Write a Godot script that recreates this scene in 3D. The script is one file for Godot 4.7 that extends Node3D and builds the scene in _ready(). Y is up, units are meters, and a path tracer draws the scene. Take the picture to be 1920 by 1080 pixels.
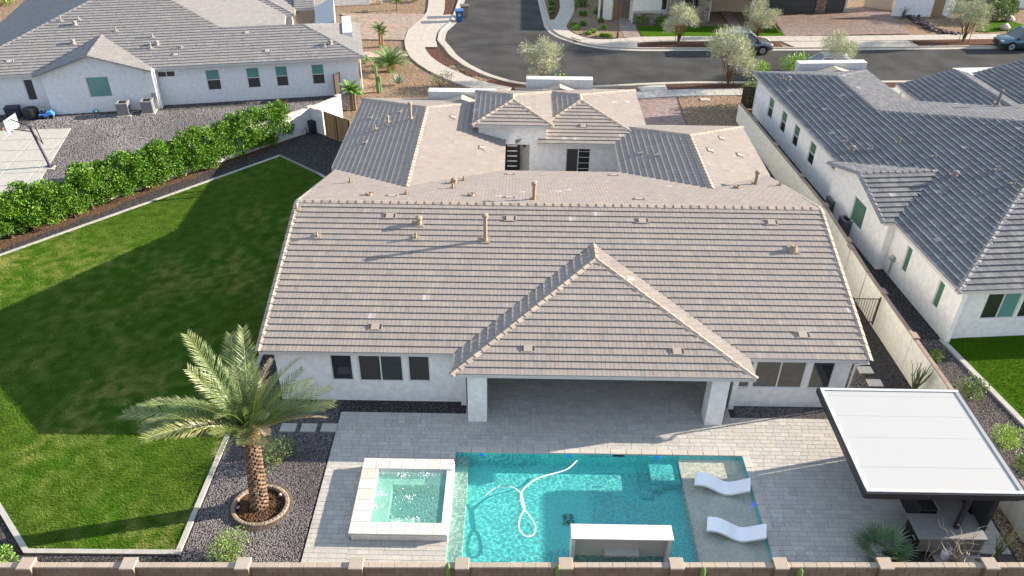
extends Node3D

var rng := RandomNumberGenerator.new()
var M := {}
var used := {}
var grain := FastNoiseLite.new()


# ---------------------------------------------------------------- meshes
class MB:
	var v := PackedVector3Array()
	var c := PackedColorArray()
	var uv := PackedVector2Array()
	var col := Color.WHITE
	var off := Vector3.ZERO
	func tri(a: Vector3, b: Vector3, d: Vector3) -> void:
		v.append(a - off); v.append(d - off); v.append(b - off)
		c.append(col); c.append(col); c.append(col)
	func quad(a: Vector3, b: Vector3, d: Vector3, e: Vector3) -> void:
		tri(a, b, d); tri(a, d, e)
	func hexa(p: Array) -> void:  # bottom four counter-clockwise seen from above, then the top four
		quad(p[3], p[2], p[1], p[0]); quad(p[4], p[5], p[6], p[7])
		for i in 4:
			var j := (i + 1) % 4
			quad(p[i], p[j], p[j + 4], p[i + 4])
	func box(o: Vector3, s: Vector3, b := Basis.IDENTITY) -> void:
		var p := []
		for y in [-0.5, 0.5]:
			for q in [Vector2(-0.5, 0.5), Vector2(0.5, 0.5), Vector2(0.5, -0.5), Vector2(-0.5, -0.5)]:
				p.append(o + b * Vector3(q.x * s.x, y * s.y, q.y * s.z))
		hexa(p)
	func bevel(o: Vector3, s: Vector3, r: float, b := Basis.IDENTITY) -> void:  # a slab whose top edges are chamfered
		var p := []
		for k in [[-0.5, 0.0], [0.5, 0.0]]:
			for q in [Vector2(-0.5, 0.5), Vector2(0.5, 0.5), Vector2(0.5, -0.5), Vector2(-0.5, -0.5)]:
				p.append(o + b * Vector3(q.x * s.x, k[0] * s.y - (r if k[0] > 0 else 0.0), q.y * s.z))
		var t := []
		for q in [Vector2(-0.5, 0.5), Vector2(0.5, 0.5), Vector2(0.5, -0.5), Vector2(-0.5, -0.5)]:
			t.append(o + b * Vector3(q.x * (s.x - 2 * r), 0.5 * s.y, q.y * (s.z - 2 * r)))
		for i in 4:
			var j := (i + 1) % 4
			quad(p[i], p[j], p[j + 4], p[i + 4]); quad(p[i + 4], p[j + 4], t[j], t[i])
		quad(t[0], t[1], t[2], t[3]); quad(p[3], p[2], p[1], p[0])
	func tube(path: Array, radii: Array, n := 8, caps := true) -> void:
		var rings := []
		var side := Vector3.ZERO
		for i in path.size():
			var d: Vector3 = (path[mini(i + 1, path.size() - 1)] - path[maxi(i - 1, 0)]).normalized()
			if side == Vector3.ZERO:
				side = d.cross(Vector3.UP if absf(d.y) < 0.9 else Vector3.RIGHT).normalized()
			side = (side - d * side.dot(d)).normalized()
			var o := d.cross(side)
			var ring := []
			for k in n:
				var a := TAU * k / n
				ring.append(path[i] + (side * cos(a) + o * sin(a)) * float(radii[mini(i, radii.size() - 1)]))
			rings.append(ring)
		for i in rings.size() - 1:
			for k in n:
				quad(rings[i][k], rings[i][(k + 1) % n], rings[i + 1][(k + 1) % n], rings[i + 1][k])
		if caps:
			for k in range(1, n - 1):
				tri(rings[0][0], rings[0][k + 1], rings[0][k])
				tri(rings[-1][0], rings[-1][k], rings[-1][k + 1])
	func lathe(o: Vector3, prof: Array, n := 16) -> void:  # prof: Vector2(radius, height) from the bottom up
		for i in prof.size() - 1:
			for k in n:
				var a := TAU * k / n
				var b := TAU * (k + 1) / n
				var p0 := o + Vector3(cos(a) * prof[i].x, prof[i].y, -sin(a) * prof[i].x)
				var p1 := o + Vector3(cos(b) * prof[i].x, prof[i].y, -sin(b) * prof[i].x)
				var p2 := o + Vector3(cos(b) * prof[i + 1].x, prof[i + 1].y, -sin(b) * prof[i + 1].x)
				var p3 := o + Vector3(cos(a) * prof[i + 1].x, prof[i + 1].y, -sin(a) * prof[i + 1].x)
				if prof[i].x > 0.0005: tri(p0, p1, p2 if prof[i + 1].x > 0.0005 else p3)
				if prof[i + 1].x > 0.0005: tri(p0, p2, p3)
	func flat(a: Vector3, b: Vector3, d: Vector3, up := Vector3.UP) -> void:
		if (b - a).cross(d - a).dot(up) < 0.0: tri(a, d, b)
		else: tri(a, b, d)
	func prism(poly: PackedVector2Array, y0: float, y1: float) -> void:  # poly in x, z
		var ids := Geometry2D.triangulate_polygon(poly)
		for i in range(0, ids.size(), 3):
			var a := poly[ids[i]]; var b := poly[ids[i + 1]]; var d := poly[ids[i + 2]]
			flat(Vector3(a.x, y1, a.y), Vector3(b.x, y1, b.y), Vector3(d.x, y1, d.y))
			flat(Vector3(a.x, y0, a.y), Vector3(b.x, y0, b.y), Vector3(d.x, y0, d.y), Vector3.DOWN)
		var cw := Geometry2D.is_polygon_clockwise(poly)
		for i in poly.size():
			var a := poly[i]; var b := poly[(i + 1) % poly.size()]
			if cw: var t := a; a = b; b = t
			quad(Vector3(b.x, y0, b.y), Vector3(a.x, y0, a.y), Vector3(a.x, y1, a.y), Vector3(b.x, y1, b.y))
	func panel(o: Vector3, ux: Vector3, uy: Vector3, poly: PackedVector2Array, depth: Vector3) -> void:  # a polygon in the plane of ux and uy, thick along depth
		var ids := Geometry2D.triangulate_polygon(poly)
		var n := -depth.normalized()
		for i in range(0, ids.size(), 3):
			var q := []
			for k in 3: q.append(o + ux * poly[ids[i + k]].x + uy * poly[ids[i + k]].y)
			flat(q[0], q[1], q[2], n)
			flat(q[0] + depth, q[1] + depth, q[2] + depth, -n)
		for i in poly.size():
			var a := o + ux * poly[i].x + uy * poly[i].y
			var b := o + ux * poly[(i + 1) % poly.size()].x + uy * poly[(i + 1) % poly.size()].y
			quad(a, b, b + depth, a + depth)
	func mesh(smooth := false) -> ArrayMesh:
		if v.is_empty(): return ArrayMesh.new()
		var arr := []
		arr.resize(Mesh.ARRAY_MAX)
		arr[Mesh.ARRAY_VERTEX] = v
		arr[Mesh.ARRAY_COLOR] = c
		if uv.size() == v.size(): arr[Mesh.ARRAY_TEX_UV] = uv
		var m := ArrayMesh.new()
		m.add_surface_from_arrays(Mesh.PRIMITIVE_TRIANGLES, arr)
		if smooth:
			var st := SurfaceTool.new()
			st.create_from(m, 0)
			st.set_smooth_group(0)
			st.generate_normals()
			return st.commit()
		return m


func put(called: String, what, mat: Material, parent: Node = null, at := Vector3.ZERO, smooth := false) -> MeshInstance3D:
	var o := MeshInstance3D.new()
	o.mesh = what.mesh(smooth) if what is MB else what
	o.material_override = mat
	place(o, called, parent, at)
	return o


func place(o: Node3D, called: String, parent: Node, at := Vector3.ZERO) -> void:
	var p: Node = parent if parent else self
	var key := str(p.get_instance_id()) + called
	used[key] = used.get(key, -1) + 1
	o.name = called if used[key] == 0 else "%s_%03d" % [called, used[key]]
	o.position = at
	p.add_child(o, true)


func thing(called: String, label: String, category: String, at := Vector3.ZERO, turn := 0.0, group := "") -> Node3D:
	var o := Node3D.new()
	place(o, called, self, at)
	o.rotation.y = turn
	return tag(o, label, category, group)


func tag(o: Node3D, label: String, category: String, group := "") -> Node3D:
	o.set_meta("label", label)
	o.set_meta("category", category)
	if group != "": o.set_meta("group", group)
	return o


func dup(o: Node3D, called: String, label: String, at: Vector3, turn := 0.0, size := 1.0) -> Node3D:
	var r: Node3D = o.duplicate()
	place(r, called, self, at)
	r.rotation.y = turn
	r.scale = Vector3.ONE * size
	r.set_meta("label", label)
	return r


func struct(called: String, what, mat: Material) -> MeshInstance3D:
	var o := put(called, what, mat)
	o.set_meta("kind", "structure")
	return o


func stuff(o: Node3D) -> Node3D:
	o.set_meta("kind", "stuff")
	return o


func vary(base: Color, amount: float, warm := 0.02) -> Color:
	var k := 1.0 + rng.randf_range(-amount, amount)
	var w := rng.randf_range(-warm, warm)
	return Color(base.r * k * (1 + w), base.g * k, base.b * k * (1 - w))


# ---------------------------------------------------------------- materials
func noise_tex(id: int, freq: float, colors: Array, kind := FastNoiseLite.TYPE_SIMPLEX_SMOOTH, octaves := 4, size := 512) -> NoiseTexture2D:
	var n := FastNoiseLite.new()
	n.seed = id; n.frequency = freq; n.noise_type = kind; n.fractal_octaves = octaves
	if kind == FastNoiseLite.TYPE_CELLULAR: n.cellular_return_type = FastNoiseLite.RETURN_CELL_VALUE; n.fractal_type = FastNoiseLite.FRACTAL_NONE
	var t := NoiseTexture2D.new()
	t.width = size; t.height = size; t.seamless = true; t.noise = n
	if colors.size():
		var g := Gradient.new()
		var offs := PackedFloat32Array(); var cols := PackedColorArray()
		for i in colors.size(): offs.append(float(i) / (colors.size() - 1)); cols.append(colors[i])
		g.offsets = offs; g.colors = cols
		t.color_ramp = g
	return t


func grey(k: float) -> Color: return Color(k, k, k)


func mat(id: String, lin: Color, rough := 0.85, tex: Texture2D = null, size := 1.0, bump: Texture2D = null, relief := 0.0, vcol := false) -> StandardMaterial3D:
	var m := StandardMaterial3D.new()
	m.resource_name = id
	m.albedo_color = lin.linear_to_srgb()
	m.roughness = rough
	if rough > 0.75: m.metallic_specular = 0.15
	m.vertex_color_use_as_albedo = vcol
	if tex or bump:
		m.uv1_triplanar = true; m.uv1_world_triplanar = true
		m.uv1_scale = Vector3.ONE / size
	if tex: m.albedo_texture = tex
	if bump: m.heightmap_enabled = true; m.heightmap_texture = bump; m.heightmap_scale = relief
	M[id] = m
	return m


func materials() -> void:
	var fine := noise_tex(1, 0.06, [grey(0.72), grey(0.9), grey(1.0)])
	var soft := noise_tex(2, 0.012, [grey(0.9), grey(0.96), grey(1.0)], FastNoiseLite.TYPE_SIMPLEX_SMOOTH, 5)
	var lumps := noise_tex(3, 0.08, [], FastNoiseLite.TYPE_SIMPLEX_SMOOTH, 3)
	var pebble := noise_tex(4, 0.09, [grey(0.3), grey(0.62), grey(0.72), grey(1.0)], FastNoiseLite.TYPE_CELLULAR)
	var pebble_h := noise_tex(4, 0.09, [], FastNoiseLite.TYPE_CELLULAR)
	var blades := noise_tex(5, 0.12, [grey(0.45), grey(0.8), grey(1.0)], FastNoiseLite.TYPE_SIMPLEX, 3)
	mat("stucco", Color(0.8, 0.79, 0.77), 0.95, soft, 2.6, lumps, 0.9)
	mat("stucco_grey", Color(0.72, 0.73, 0.74), 0.95, soft, 2.2, lumps, 0.6)
	mat("stucco_cream", Color(0.70, 0.695, 0.62), 0.95, soft, 2.4, lumps, 0.5)
	mat("stucco_tan", Color(0.5, 0.42, 0.33), 0.95, soft, 2.4, lumps, 1.0)
	mat("trim", Color(0.6, 0.59, 0.57), 0.8)
	mat("tile", Color.WHITE, 0.8, fine, 0.9, lumps, 0.4, true)
	mat("felt", Color(0.09, 0.085, 0.08), 0.95)
	mat("joint_sand", Color(0.2, 0.19, 0.175), 0.95)
	mat("fascia", Color(0.5, 0.48, 0.46), 0.8)
	mat("tinted", Color.WHITE, 0.85, fine, 0.8, lumps, 0.3, true)
	mat("plain", Color.WHITE, 0.7, null, 1.0, null, 0.0, true)
	mat("paver", Color.WHITE, 0.85, soft, 0.7, lumps, 0.5, true)
	mat("concrete", Color(0.42, 0.385, 0.335), 0.9, soft, 3.0, lumps, 0.4)
	mat("concrete_pale", Color(0.40, 0.385, 0.355), 0.9, soft, 3.0, lumps, 0.4)
	mat("asphalt", Color(0.070, 0.069, 0.068), 0.9, noise_tex(8, 0.008, [grey(0.78), grey(0.9), grey(1.0)], FastNoiseLite.TYPE_SIMPLEX_SMOOTH, 6), 14.0, lumps, 0.5)
	mat("gravel_dark", Color(0.125, 0.119, 0.12), 0.95, pebble, 1.6, pebble_h, 4.0)
	mat("gravel_grey", Color(0.185, 0.175, 0.178), 0.95, pebble, 2.6, pebble_h, 4.0)
	mat("gravel_tan", Color(0.48, 0.35, 0.24), 0.95, pebble, 2.0, pebble_h, 4.0)
	mat("mulch", Color(0.22, 0.125, 0.09), 0.95, pebble, 1.6, pebble_h, 4.0)
	mat("soil", Color(0.07, 0.045, 0.03), 1.0, pebble, 1.0, pebble_h, 4.0)
	mat("lawn", Color.WHITE, 1.0, blades, 1.5, blades, 5.0, true)
	mat("turf", Color(0.07, 0.16, 0.006), 1.0, blades, 0.9, blades, 4.0)
	mat("stone", Color.WHITE, 0.9, null, 1.0, null, 0.0, true)
	mat("grass", Color.WHITE, 0.9, null, 1.0, null, 0.0, true)
	var leaf := mat("leaf", Color.WHITE, 0.6, null, 1.0, null, 0.0, true)
	leaf.backlight_enabled = true; leaf.backlight = Color(0.34, 0.36, 0.16)
	var palm_leaf := mat("palm_leaf", Color.WHITE, 0.42, null, 1.0, null, 0.0, true)
	palm_leaf.backlight_enabled = true; palm_leaf.backlight = Color(0.22, 0.24, 0.1)
	mat("bark", Color(0.19, 0.12, 0.075), 0.95, fine, 0.4, lumps, 2.0)
	mat("palm_bark", Color.WHITE, 0.95, fine, 0.5, lumps, 1.0, true)
	mat("wood", Color.WHITE, 0.8, fine, 0.7, null, 0.0, true)
	mat("metal_dark", Color(0.018, 0.018, 0.022), 0.45)
	mat("metal_bronze", Color(0.05, 0.03, 0.025), 0.5)
	mat("metal_grey", Color(0.3, 0.3, 0.31), 0.5).metallic = 0.4
	mat("white_paint", Color(0.56, 0.56, 0.555), 0.45, soft, 3.0)
	mat("panel_white", Color(0.365, 0.365, 0.36), 0.4)
	mat("plastic_white", Color(0.82, 0.84, 0.86), 0.3)
	mat("frame", Color(0.6, 0.59, 0.57), 0.5)
	mat("frame_dark", Color(0.03, 0.028, 0.028), 0.5)
	mat("glass_dark", Color(0.028, 0.031, 0.031), 0.04).metallic_specular = 0.8
	mat("glass_green", Color(0.075, 0.16, 0.11), 0.08)
	mat("glass_teal", Color(0.1, 0.25, 0.225), 0.15)
	mat("screen", Color(0.04, 0.038, 0.036), 0.7)
	mat("rubber", Color(0.02, 0.02, 0.02), 0.9)
	mat("black", Color(0.012, 0.012, 0.013), 0.6)
	mat("block", Color.WHITE, 0.95, fine, 0.6, lumps, 1.0, true)
	mat("counter", Color(0.22, 0.21, 0.2), 0.5, soft, 1.2)
	mat("plaster", Color.WHITE, 0.8, null, 1.0, null, 0.0, true)


# ---------------------------------------------------------------- ground
func rect(x0: float, z0: float, x1: float, z1: float) -> PackedVector2Array:
	return PackedVector2Array([Vector2(x0, z0), Vector2(x1, z0), Vector2(x1, z1), Vector2(x0, z1)])


func grid_sheet(b: MB, poly: PackedVector2Array, y: float, cell: float, tint: Callable) -> void:
	var lo := poly[0]; var hi := poly[0]
	for p in poly: lo = lo.min(p); hi = hi.max(p)
	for i in int(ceil((hi.x - lo.x) / cell)):
		for j in int(ceil((hi.y - lo.y) / cell)):
			var r := rect(lo.x + i * cell, lo.y + j * cell, lo.x + (i + 1) * cell, lo.y + (j + 1) * cell)
			for piece in Geometry2D.intersect_polygons(r, poly):
				var ids := Geometry2D.triangulate_polygon(piece)
				for k in range(0, ids.size(), 3):
					var q := []
					for s in 3: q.append(Vector3(piece[ids[k + s]].x, y, piece[ids[k + s]].y))
					var at := b.v.size()
					b.flat(q[0], q[1], q[2])
					for s in range(at, b.v.size()): b.c[s] = tint.call(b.v[s] + b.off)


func sheet(b: MB, poly: PackedVector2Array, y: float) -> void:
	var ids := Geometry2D.triangulate_polygon(poly)
	for i in range(0, ids.size(), 3):
		var q := []
		for k in 3: q.append(Vector3(poly[ids[i + k]].x, y, poly[ids[i + k]].y))
		b.flat(q[0], q[1], q[2])


func offset_path(path: PackedVector2Array, d: float) -> PackedVector2Array:  # to the side that is clockwise of the way, seen from above
	var out := PackedVector2Array()
	for i in path.size():
		var a := (path[i] - path[maxi(i - 1, 0)]).normalized()
		var b := (path[mini(i + 1, path.size() - 1)] - path[i]).normalized()
		if i == 0: a = b
		if i == path.size() - 1: b = a
		var n := (a + b).normalized()
		n = Vector2(-n.y, n.x)
		out.append(path[i] + n * d / maxf(0.5, n.dot(Vector2(-a.y, a.x))))
	return out


func resample(path: PackedVector2Array, step: float) -> PackedVector2Array:
	var c := Curve2D.new()
	for i in path.size():
		var t := Vector2.ZERO
		if i > 0 and i < path.size() - 1:
			t = (path[i + 1] - path[i - 1]) / 6.0
			var s := minf(path[i].distance_to(path[i - 1]), path[i].distance_to(path[i + 1])) / 3.0
			if t.length() > s: t = t.normalized() * s
		c.add_point(path[i], -t, t)
	var out := PackedVector2Array()
	var n := maxi(1, int(round(c.get_baked_length() / step)))
	for i in n + 1: out.append(c.sample_baked(c.get_baked_length() * i / n))
	return out


func ribbon(b: MB, path: PackedVector2Array, d0: float, d1: float, y0: float, y1: float, gap := 0.0) -> void:
	var l := offset_path(path, d0); var r := offset_path(path, d1)
	for i in path.size() - 1:
		var poly := PackedVector2Array([l[i].lerp(l[i + 1], gap), l[i + 1].lerp(l[i], gap), r[i + 1].lerp(r[i], gap), r[i].lerp(r[i + 1], gap)])
		b.prism(poly, y0, y1)


func inside(p: Vector2, poly: PackedVector2Array) -> bool:
	return Geometry2D.is_point_in_polygon(p, poly)


func scatter(called: String, m: Mesh, material: Material, poly: PackedVector2Array, count: int, y: float, size: Vector2, tints: Array, parent: Node = null, holes: Array = [], patchy := false) -> MultiMeshInstance3D:
	var lo := poly[0]; var hi := poly[0]
	for p in poly: lo = lo.min(p); hi = hi.max(p)
	var ts := []; var cs := []
	var tries := 0
	while ts.size() < count and tries < count * 6:
		tries += 1
		var p := Vector2(rng.randf_range(lo.x, hi.x), rng.randf_range(lo.y, hi.y))
		if not inside(p, poly): continue
		var bad := false
		for h in holes:
			if inside(p, h): bad = true; break
		if bad: continue
		var b := Basis(Vector3.UP, rng.randf() * TAU) * Basis(Vector3.RIGHT, rng.randf_range(-0.35, 0.35))
		ts.append(Transform3D(b.scaled(Vector3.ONE * rng.randf_range(size.x, size.y)), Vector3(p.x, y, p.y)))
		var k := (grain.get_noise_2d(p.x * 3.0, p.y * 3.0) * 0.5 + 0.5)
		if patchy: cs.append(vary(lawn_tint(Vector3(p.x, 0, p.y)) * 1.15, 0.2))
		else: cs.append(vary(tints[0].lerp(tints[1], clampf(k + rng.randf_range(-0.3, 0.3), 0, 1)), 0.18))
	var mm := MultiMesh.new()
	mm.transform_format = MultiMesh.TRANSFORM_3D
	mm.use_colors = true
	mm.mesh = m
	mm.instance_count = ts.size()
	for i in ts.size():
		mm.set_instance_transform(i, ts[i]); mm.set_instance_color(i, cs[i])
	var o := MultiMeshInstance3D.new()
	o.multimesh = mm
	o.material_override = material
	place(o, called, parent)
	stuff(o)
	return o


func pebble_mesh() -> ArrayMesh:
	var b := MB.new()
	b.lathe(Vector3.ZERO, [Vector2(0.55, -0.2), Vector2(1.0, 0.1), Vector2(0.6, 0.55), Vector2(0.0, 0.65)], 5)
	return b.mesh()


func tuft_mesh() -> ArrayMesh:
	var b := MB.new()
	for i in 5:
		var a := i * 1.257
		var d := Vector3(cos(a), 0, sin(a)); var s := Vector3(-sin(a), 0, cos(a)) * 0.12
		b.tri(d * 0.15 - s, d * 0.15 + s, d * 0.75 + Vector3(0, 1, 0))
	return b.mesh()


# ---------------------------------------------------------------- roofs, walls, windows
class Roof:
	var node: MeshInstance3D
	var under := MB.new()
	var tiles := []
	var caps := []
	var color := Color.WHITE
	var spread := 0.08
	var ex := 0.343
	var tw := 0.33
	var off := Vector3.ZERO
	var eye := Vector3(0, 23, 0)  # distances are measured from here in the house's own axes
	var odd := 0.0
	var thick := 0.05


func span(poly: PackedVector2Array, y: float) -> Vector2:
	var lo := 1e9; var hi := -1e9
	for i in poly.size():
		var a := poly[i]; var b := poly[(i + 1) % poly.size()]
		if (a.y <= y) != (b.y <= y):
			var x := a.x + (b.x - a.x) * (y - a.y) / (b.y - a.y)
			lo = minf(lo, x); hi = maxf(hi, x)
	return Vector2(lo, hi)


# One slope: its outline in plan, a point on the eave, the way up, the height of the eave and the pitch. The outline must be convex.
func slope(R: Roof, outline: PackedVector2Array, e0: Vector2, up: Vector2, h0: float, pitch: float) -> void:
	var u2 := Vector2(-up.y, up.x)
	var k := sqrt(1 + pitch * pitch)
	var U := Vector3(u2.x, 0, u2.y)
	var V := Vector3(up.x, pitch, up.y) / k
	var N := U.cross(V)
	if N.y < 0: U = -U; u2 = -u2; N = -N
	var O := Vector3(e0.x, h0, e0.y)
	var poly := PackedVector2Array()
	var top := []
	for p in outline:
		var q := Vector2((p - e0).dot(u2), (p - e0).dot(up) * k)
		poly.append(q)
		top.append(O + U * q.x + V * q.y)
	# boards and felt below the tiles
	R.under.off = R.off
	for i in range(1, top.size() - 1):
		R.under.flat(top[0], top[i], top[i + 1])
		R.under.flat(top[0] - Vector3(0, 0.15, 0), top[i] - Vector3(0, 0.15, 0), top[i + 1] - Vector3(0, 0.15, 0), Vector3.DOWN)
	for i in top.size():
		var a: Vector3 = top[i]; var b: Vector3 = top[(i + 1) % top.size()]
		R.under.quad(a, b, b - Vector3(0, 0.15, 0), a - Vector3(0, 0.15, 0))
	var lo := 1e9; var hi := -1e9
	for q in poly: lo = minf(lo, q.y); hi = maxf(hi, q.y)
	for row in range(int(floor(lo / R.ex)) - 1, int(ceil(hi / R.ex)) + 1):
		var v0 := row * R.ex; var v1 := v0 + R.ex
		var va := maxf(v0, lo); var vb := minf(v1, hi)
		if vb - va < 0.04: continue
		var s0 := span(poly, va + 0.004); var s1 := span(poly, vb - 0.004)
		if s0.x > s0.y or s1.x > s1.y: continue
		var shift := (0.5 if posmod(row, 2) else 0.0) * R.tw
		for i in range(int(floor((minf(s0.x, s1.x) - shift) / R.tw)), int(ceil((maxf(s0.y, s1.y) - shift) / R.tw))):
			var l := i * R.tw + shift; var r := l + R.tw
			var c := [maxf(l, s0.x), minf(r, s0.y), minf(r, s1.y), maxf(l, s1.x)]
			if c[1] - c[0] < 0.01 and c[2] - c[3] < 0.01: continue
			if c[1] < c[0]: c[0] = (c[0] + c[1]) / 2; c[1] = c[0]
			if c[2] < c[3]: c[2] = (c[2] + c[3]) / 2; c[3] = c[2]
			var whole: bool = is_equal_approx(c[0], l) and is_equal_approx(c[1], r) and is_equal_approx(c[2], r) and is_equal_approx(c[3], l) and vb - va > R.ex - 0.01
			var at := O + U * l + V * v0
			R.tiles.append([whole, (at - R.eye).length(), Transform3D(Basis(U, V, N), at), c[0] - l, c[1] - l, c[2] - l, c[3] - l, va - v0, vb - v0])


# A tile in its own axes: x along the eave, y up the slope, z out of the roof. The two halves of a tile differ a little.
func tile_shape(b: MB, t: Transform3D, x0: float, x1: float, x2: float, x3: float, y0: float, y1: float, tw: float, ca: Color, cb: Color, z0 := 0.05) -> void:
	var z1 := 0.008
	for half in 2:
		var lo := 0.004 if half == 0 else tw / 2 + 0.003
		var hi := tw / 2 - 0.003 if half == 0 else tw - 0.004
		var a := clampf(lo, x0, x1); var e := clampf(hi, x0, x1)
		var d := clampf(lo, x3, x2); var f := clampf(hi, x3, x2)
		if e - a < 0.003 and f - d < 0.003: continue
		b.col = ca if half == 0 else cb
		var dz := 0.0 if half == 0 else 0.004
		var p := t * Vector3(a, y0, z0 + dz); var q := t * Vector3(e, y0, z0 + dz)
		var r := t * Vector3(f, y1, z1 + dz); var s := t * Vector3(d, y1, z1 + dz)
		b.quad(p, q, r, s)
		# the butt end stands clear of the course below, so that a dark gap shows under it
		var g := z0 * 0.45
		var p2 := t * Vector3(a, y0, g); var q2 := t * Vector3(e, y0, g)
		b.quad(p2, q2, q, p)
		var p3 := t * Vector3(a, y0 + (y1 - y0) * 0.6, 0.006); var q3 := t * Vector3(e, y0 + (y1 - y0) * 0.6, 0.006)
		b.quad(p3, q3, q2, p2)
		b.tri(q2, q3, q); b.tri(p3, p2, p)


func tile_tint(R: Roof) -> Color:
	var c := vary(R.color, R.spread, 0.03)
	var k := rng.randf()
	if k < 0.12: c = c.lerp(c * Color(1.2, 1.19, 1.1), 0.6)
	elif k < 0.2: c = c * Color(0.9, 0.9, 0.9)
	return c


func cap_line(R: Roof, a: Vector3, b: Vector3, drop := 0.32) -> void:  # ridge and hip tiles from the low end up
	if a.y > b.y: var t := a; a = b; b = t
	var n := maxi(1, int(round((b - a).length() / 0.4)))
	for i in n: R.caps.append([a.lerp(b, float(i) / n), a.lerp(b, float(i + 1) / n), drop])


func cap_shape(b: MB, t: Transform3D, l: float, drop: float) -> void:  # x along the ridge, y up
	var w := 0.15
	for s in [-1.0, 1.0]:
		var p := [Vector3(-0.02, 0.085, 0), Vector3(l, 0.055, 0), Vector3(l, 0.055 - drop * w, w * s), Vector3(-0.02, 0.085 - drop * w, w * s)]
		var q := []
		for e in p: q.append(t * e)
		if s > 0: b.quad(q[3], q[2], q[1], q[0])
		else: b.quad(q[0], q[1], q[2], q[3])
		var e0 := t * Vector3(-0.02, 0.05, 0); var e1 := t * Vector3(-0.02, 0.05 - drop * w - 0.035, w * s)
		b.quad(e0, q[0], q[3], e1) if s > 0 else b.quad(e1, q[3], q[0], e0)
		var e2 := t * Vector3(l, 0.055 - drop * w - 0.05, w * s)
		b.quad(e1, q[3], q[2], e2) if s > 0 else b.quad(e2, q[2], q[3], e1)


func close_roof(R: Roof, house: Node3D, singles: int, cap_color: Color, caps_single := true) -> void:
	R.node = put("roof", R.under, M.fascia, house)
	var protos := []
	for i in 24:
		var b := MB.new()
		var c := tile_tint(R)
		tile_shape(b, Transform3D.IDENTITY, 0, R.tw, R.tw, 0, 0, R.ex, R.tw, c, c.lerp(tile_tint(R), 0.55), R.thick)
		protos.append(b.mesh())
	R.tiles.sort_custom(func(a, b): return a[1] < b[1])
	var rest := MB.new()
	rest.off = R.off
	var n := 0
	for t in R.tiles:
		if t[0] and n < singles:
			n += 1
			var o := put("roof_tile", protos[rng.randi() % protos.size()], M.tile, R.node)
			o.transform = Transform3D(t[2].basis, t[2].origin - R.off)
		else:
			var c := tile_tint(R)
			if R.odd > 0 and rng.randf() < R.odd: c = c.lerp(Color(0.62, 0.6, 0.58), 0.6)
			tile_shape(rest, t[2], t[3], t[4], t[5], t[6], t[7], t[8], R.tw, c, c.lerp(tile_tint(R), 0.55), R.thick)
	stuff(put("tile_field", rest, M.tile, R.node))
	var cap_protos := []
	for i in 6:
		var b := MB.new()
		b.col = vary(cap_color, 0.12)
		cap_shape(b, Transform3D.IDENTITY, 0.4, 0.42)
		cap_protos.append(b.mesh())
	var merged := MB.new()
	merged.off = R.off
	for c in R.caps:
		var d: Vector3 = c[1] - c[0]
		var x := d.normalized()
		var side := x.cross(Vector3.UP).normalized()
		var basis := Basis(x * d.length() / 0.4, side.cross(x), side)
		if caps_single:
			var o := put("ridge_tile", cap_protos[rng.randi() % 6], M.tile, R.node)
			o.transform = Transform3D(basis, c[0] - R.off)
		else:
			merged.col = vary(cap_color, 0.12)
			cap_shape(merged, Transform3D(basis, c[0]), 0.4, 0.42)
	if merged.v.size(): stuff(put("ridge_tiles", merged, M.tile, R.node))


# A hip roof over a rectangle: the slopes asked for in which ("NESW").
func hip_roof(R: Roof, x0: float, z0: float, x1: float, z1: float, h: float, pitch: float, which := "NESW", caps := true) -> void:
	var w := x1 - x0; var d := z1 - z0  # z0 is the north edge
	var run := minf(w, d) / 2
	var a := Vector2(x0 + run, z0 + run); var b := Vector2(x1 - run, z1 - run)
	if w < d: a = Vector2(x0 + run, z0 + run); b = Vector2(x0 + run, z1 - run)
	else: a = Vector2(x0 + run, z0 + run); b = Vector2(x1 - run, z0 + run)
	var nw := Vector2(x0, z0); var ne := Vector2(x1, z0); var se := Vector2(x1, z1); var sw := Vector2(x0, z1)
	if w < d:
		if "N" in which: slope(R, PackedVector2Array([nw, ne, a]), nw, Vector2(0, 1), h, pitch)
		if "S" in which: slope(R, PackedVector2Array([sw, se, b]), sw, Vector2(0, -1), h, pitch)
		if "W" in which: slope(R, PackedVector2Array([sw, nw, a, b]), sw, Vector2(1, 0), h, pitch)
		if "E" in which: slope(R, PackedVector2Array([ne, se, b, a]), ne, Vector2(-1, 0), h, pitch)
	else:
		if "N" in which: slope(R, PackedVector2Array([nw, ne, b, a]), nw, Vector2(0, 1), h, pitch)
		if "S" in which: slope(R, PackedVector2Array([sw, se, b, a]), sw, Vector2(0, -1), h, pitch)
		if "W" in which: slope(R, PackedVector2Array([sw, nw, a]), sw, Vector2(1, 0), h, pitch)
		if "E" in which: slope(R, PackedVector2Array([ne, se, b]), ne, Vector2(-1, 0), h, pitch)
	if caps:
		var y := h + run * pitch
		var A := Vector3(a.x, y, a.y); var B := Vector3(b.x, y, b.y)
		for q in [[nw, "N", "W"], [ne, "N", "E"], [se, "S", "E"], [sw, "S", "W"]]:
			if q[1] in which and q[2] in which:
				var e := Vector3(q[0].x, h, q[0].y)
				cap_line(R, e, A if e.distance_to(A) < e.distance_to(B) else B)
		if A.distance_to(B) > 0.3: cap_line(R, A, B)


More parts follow.
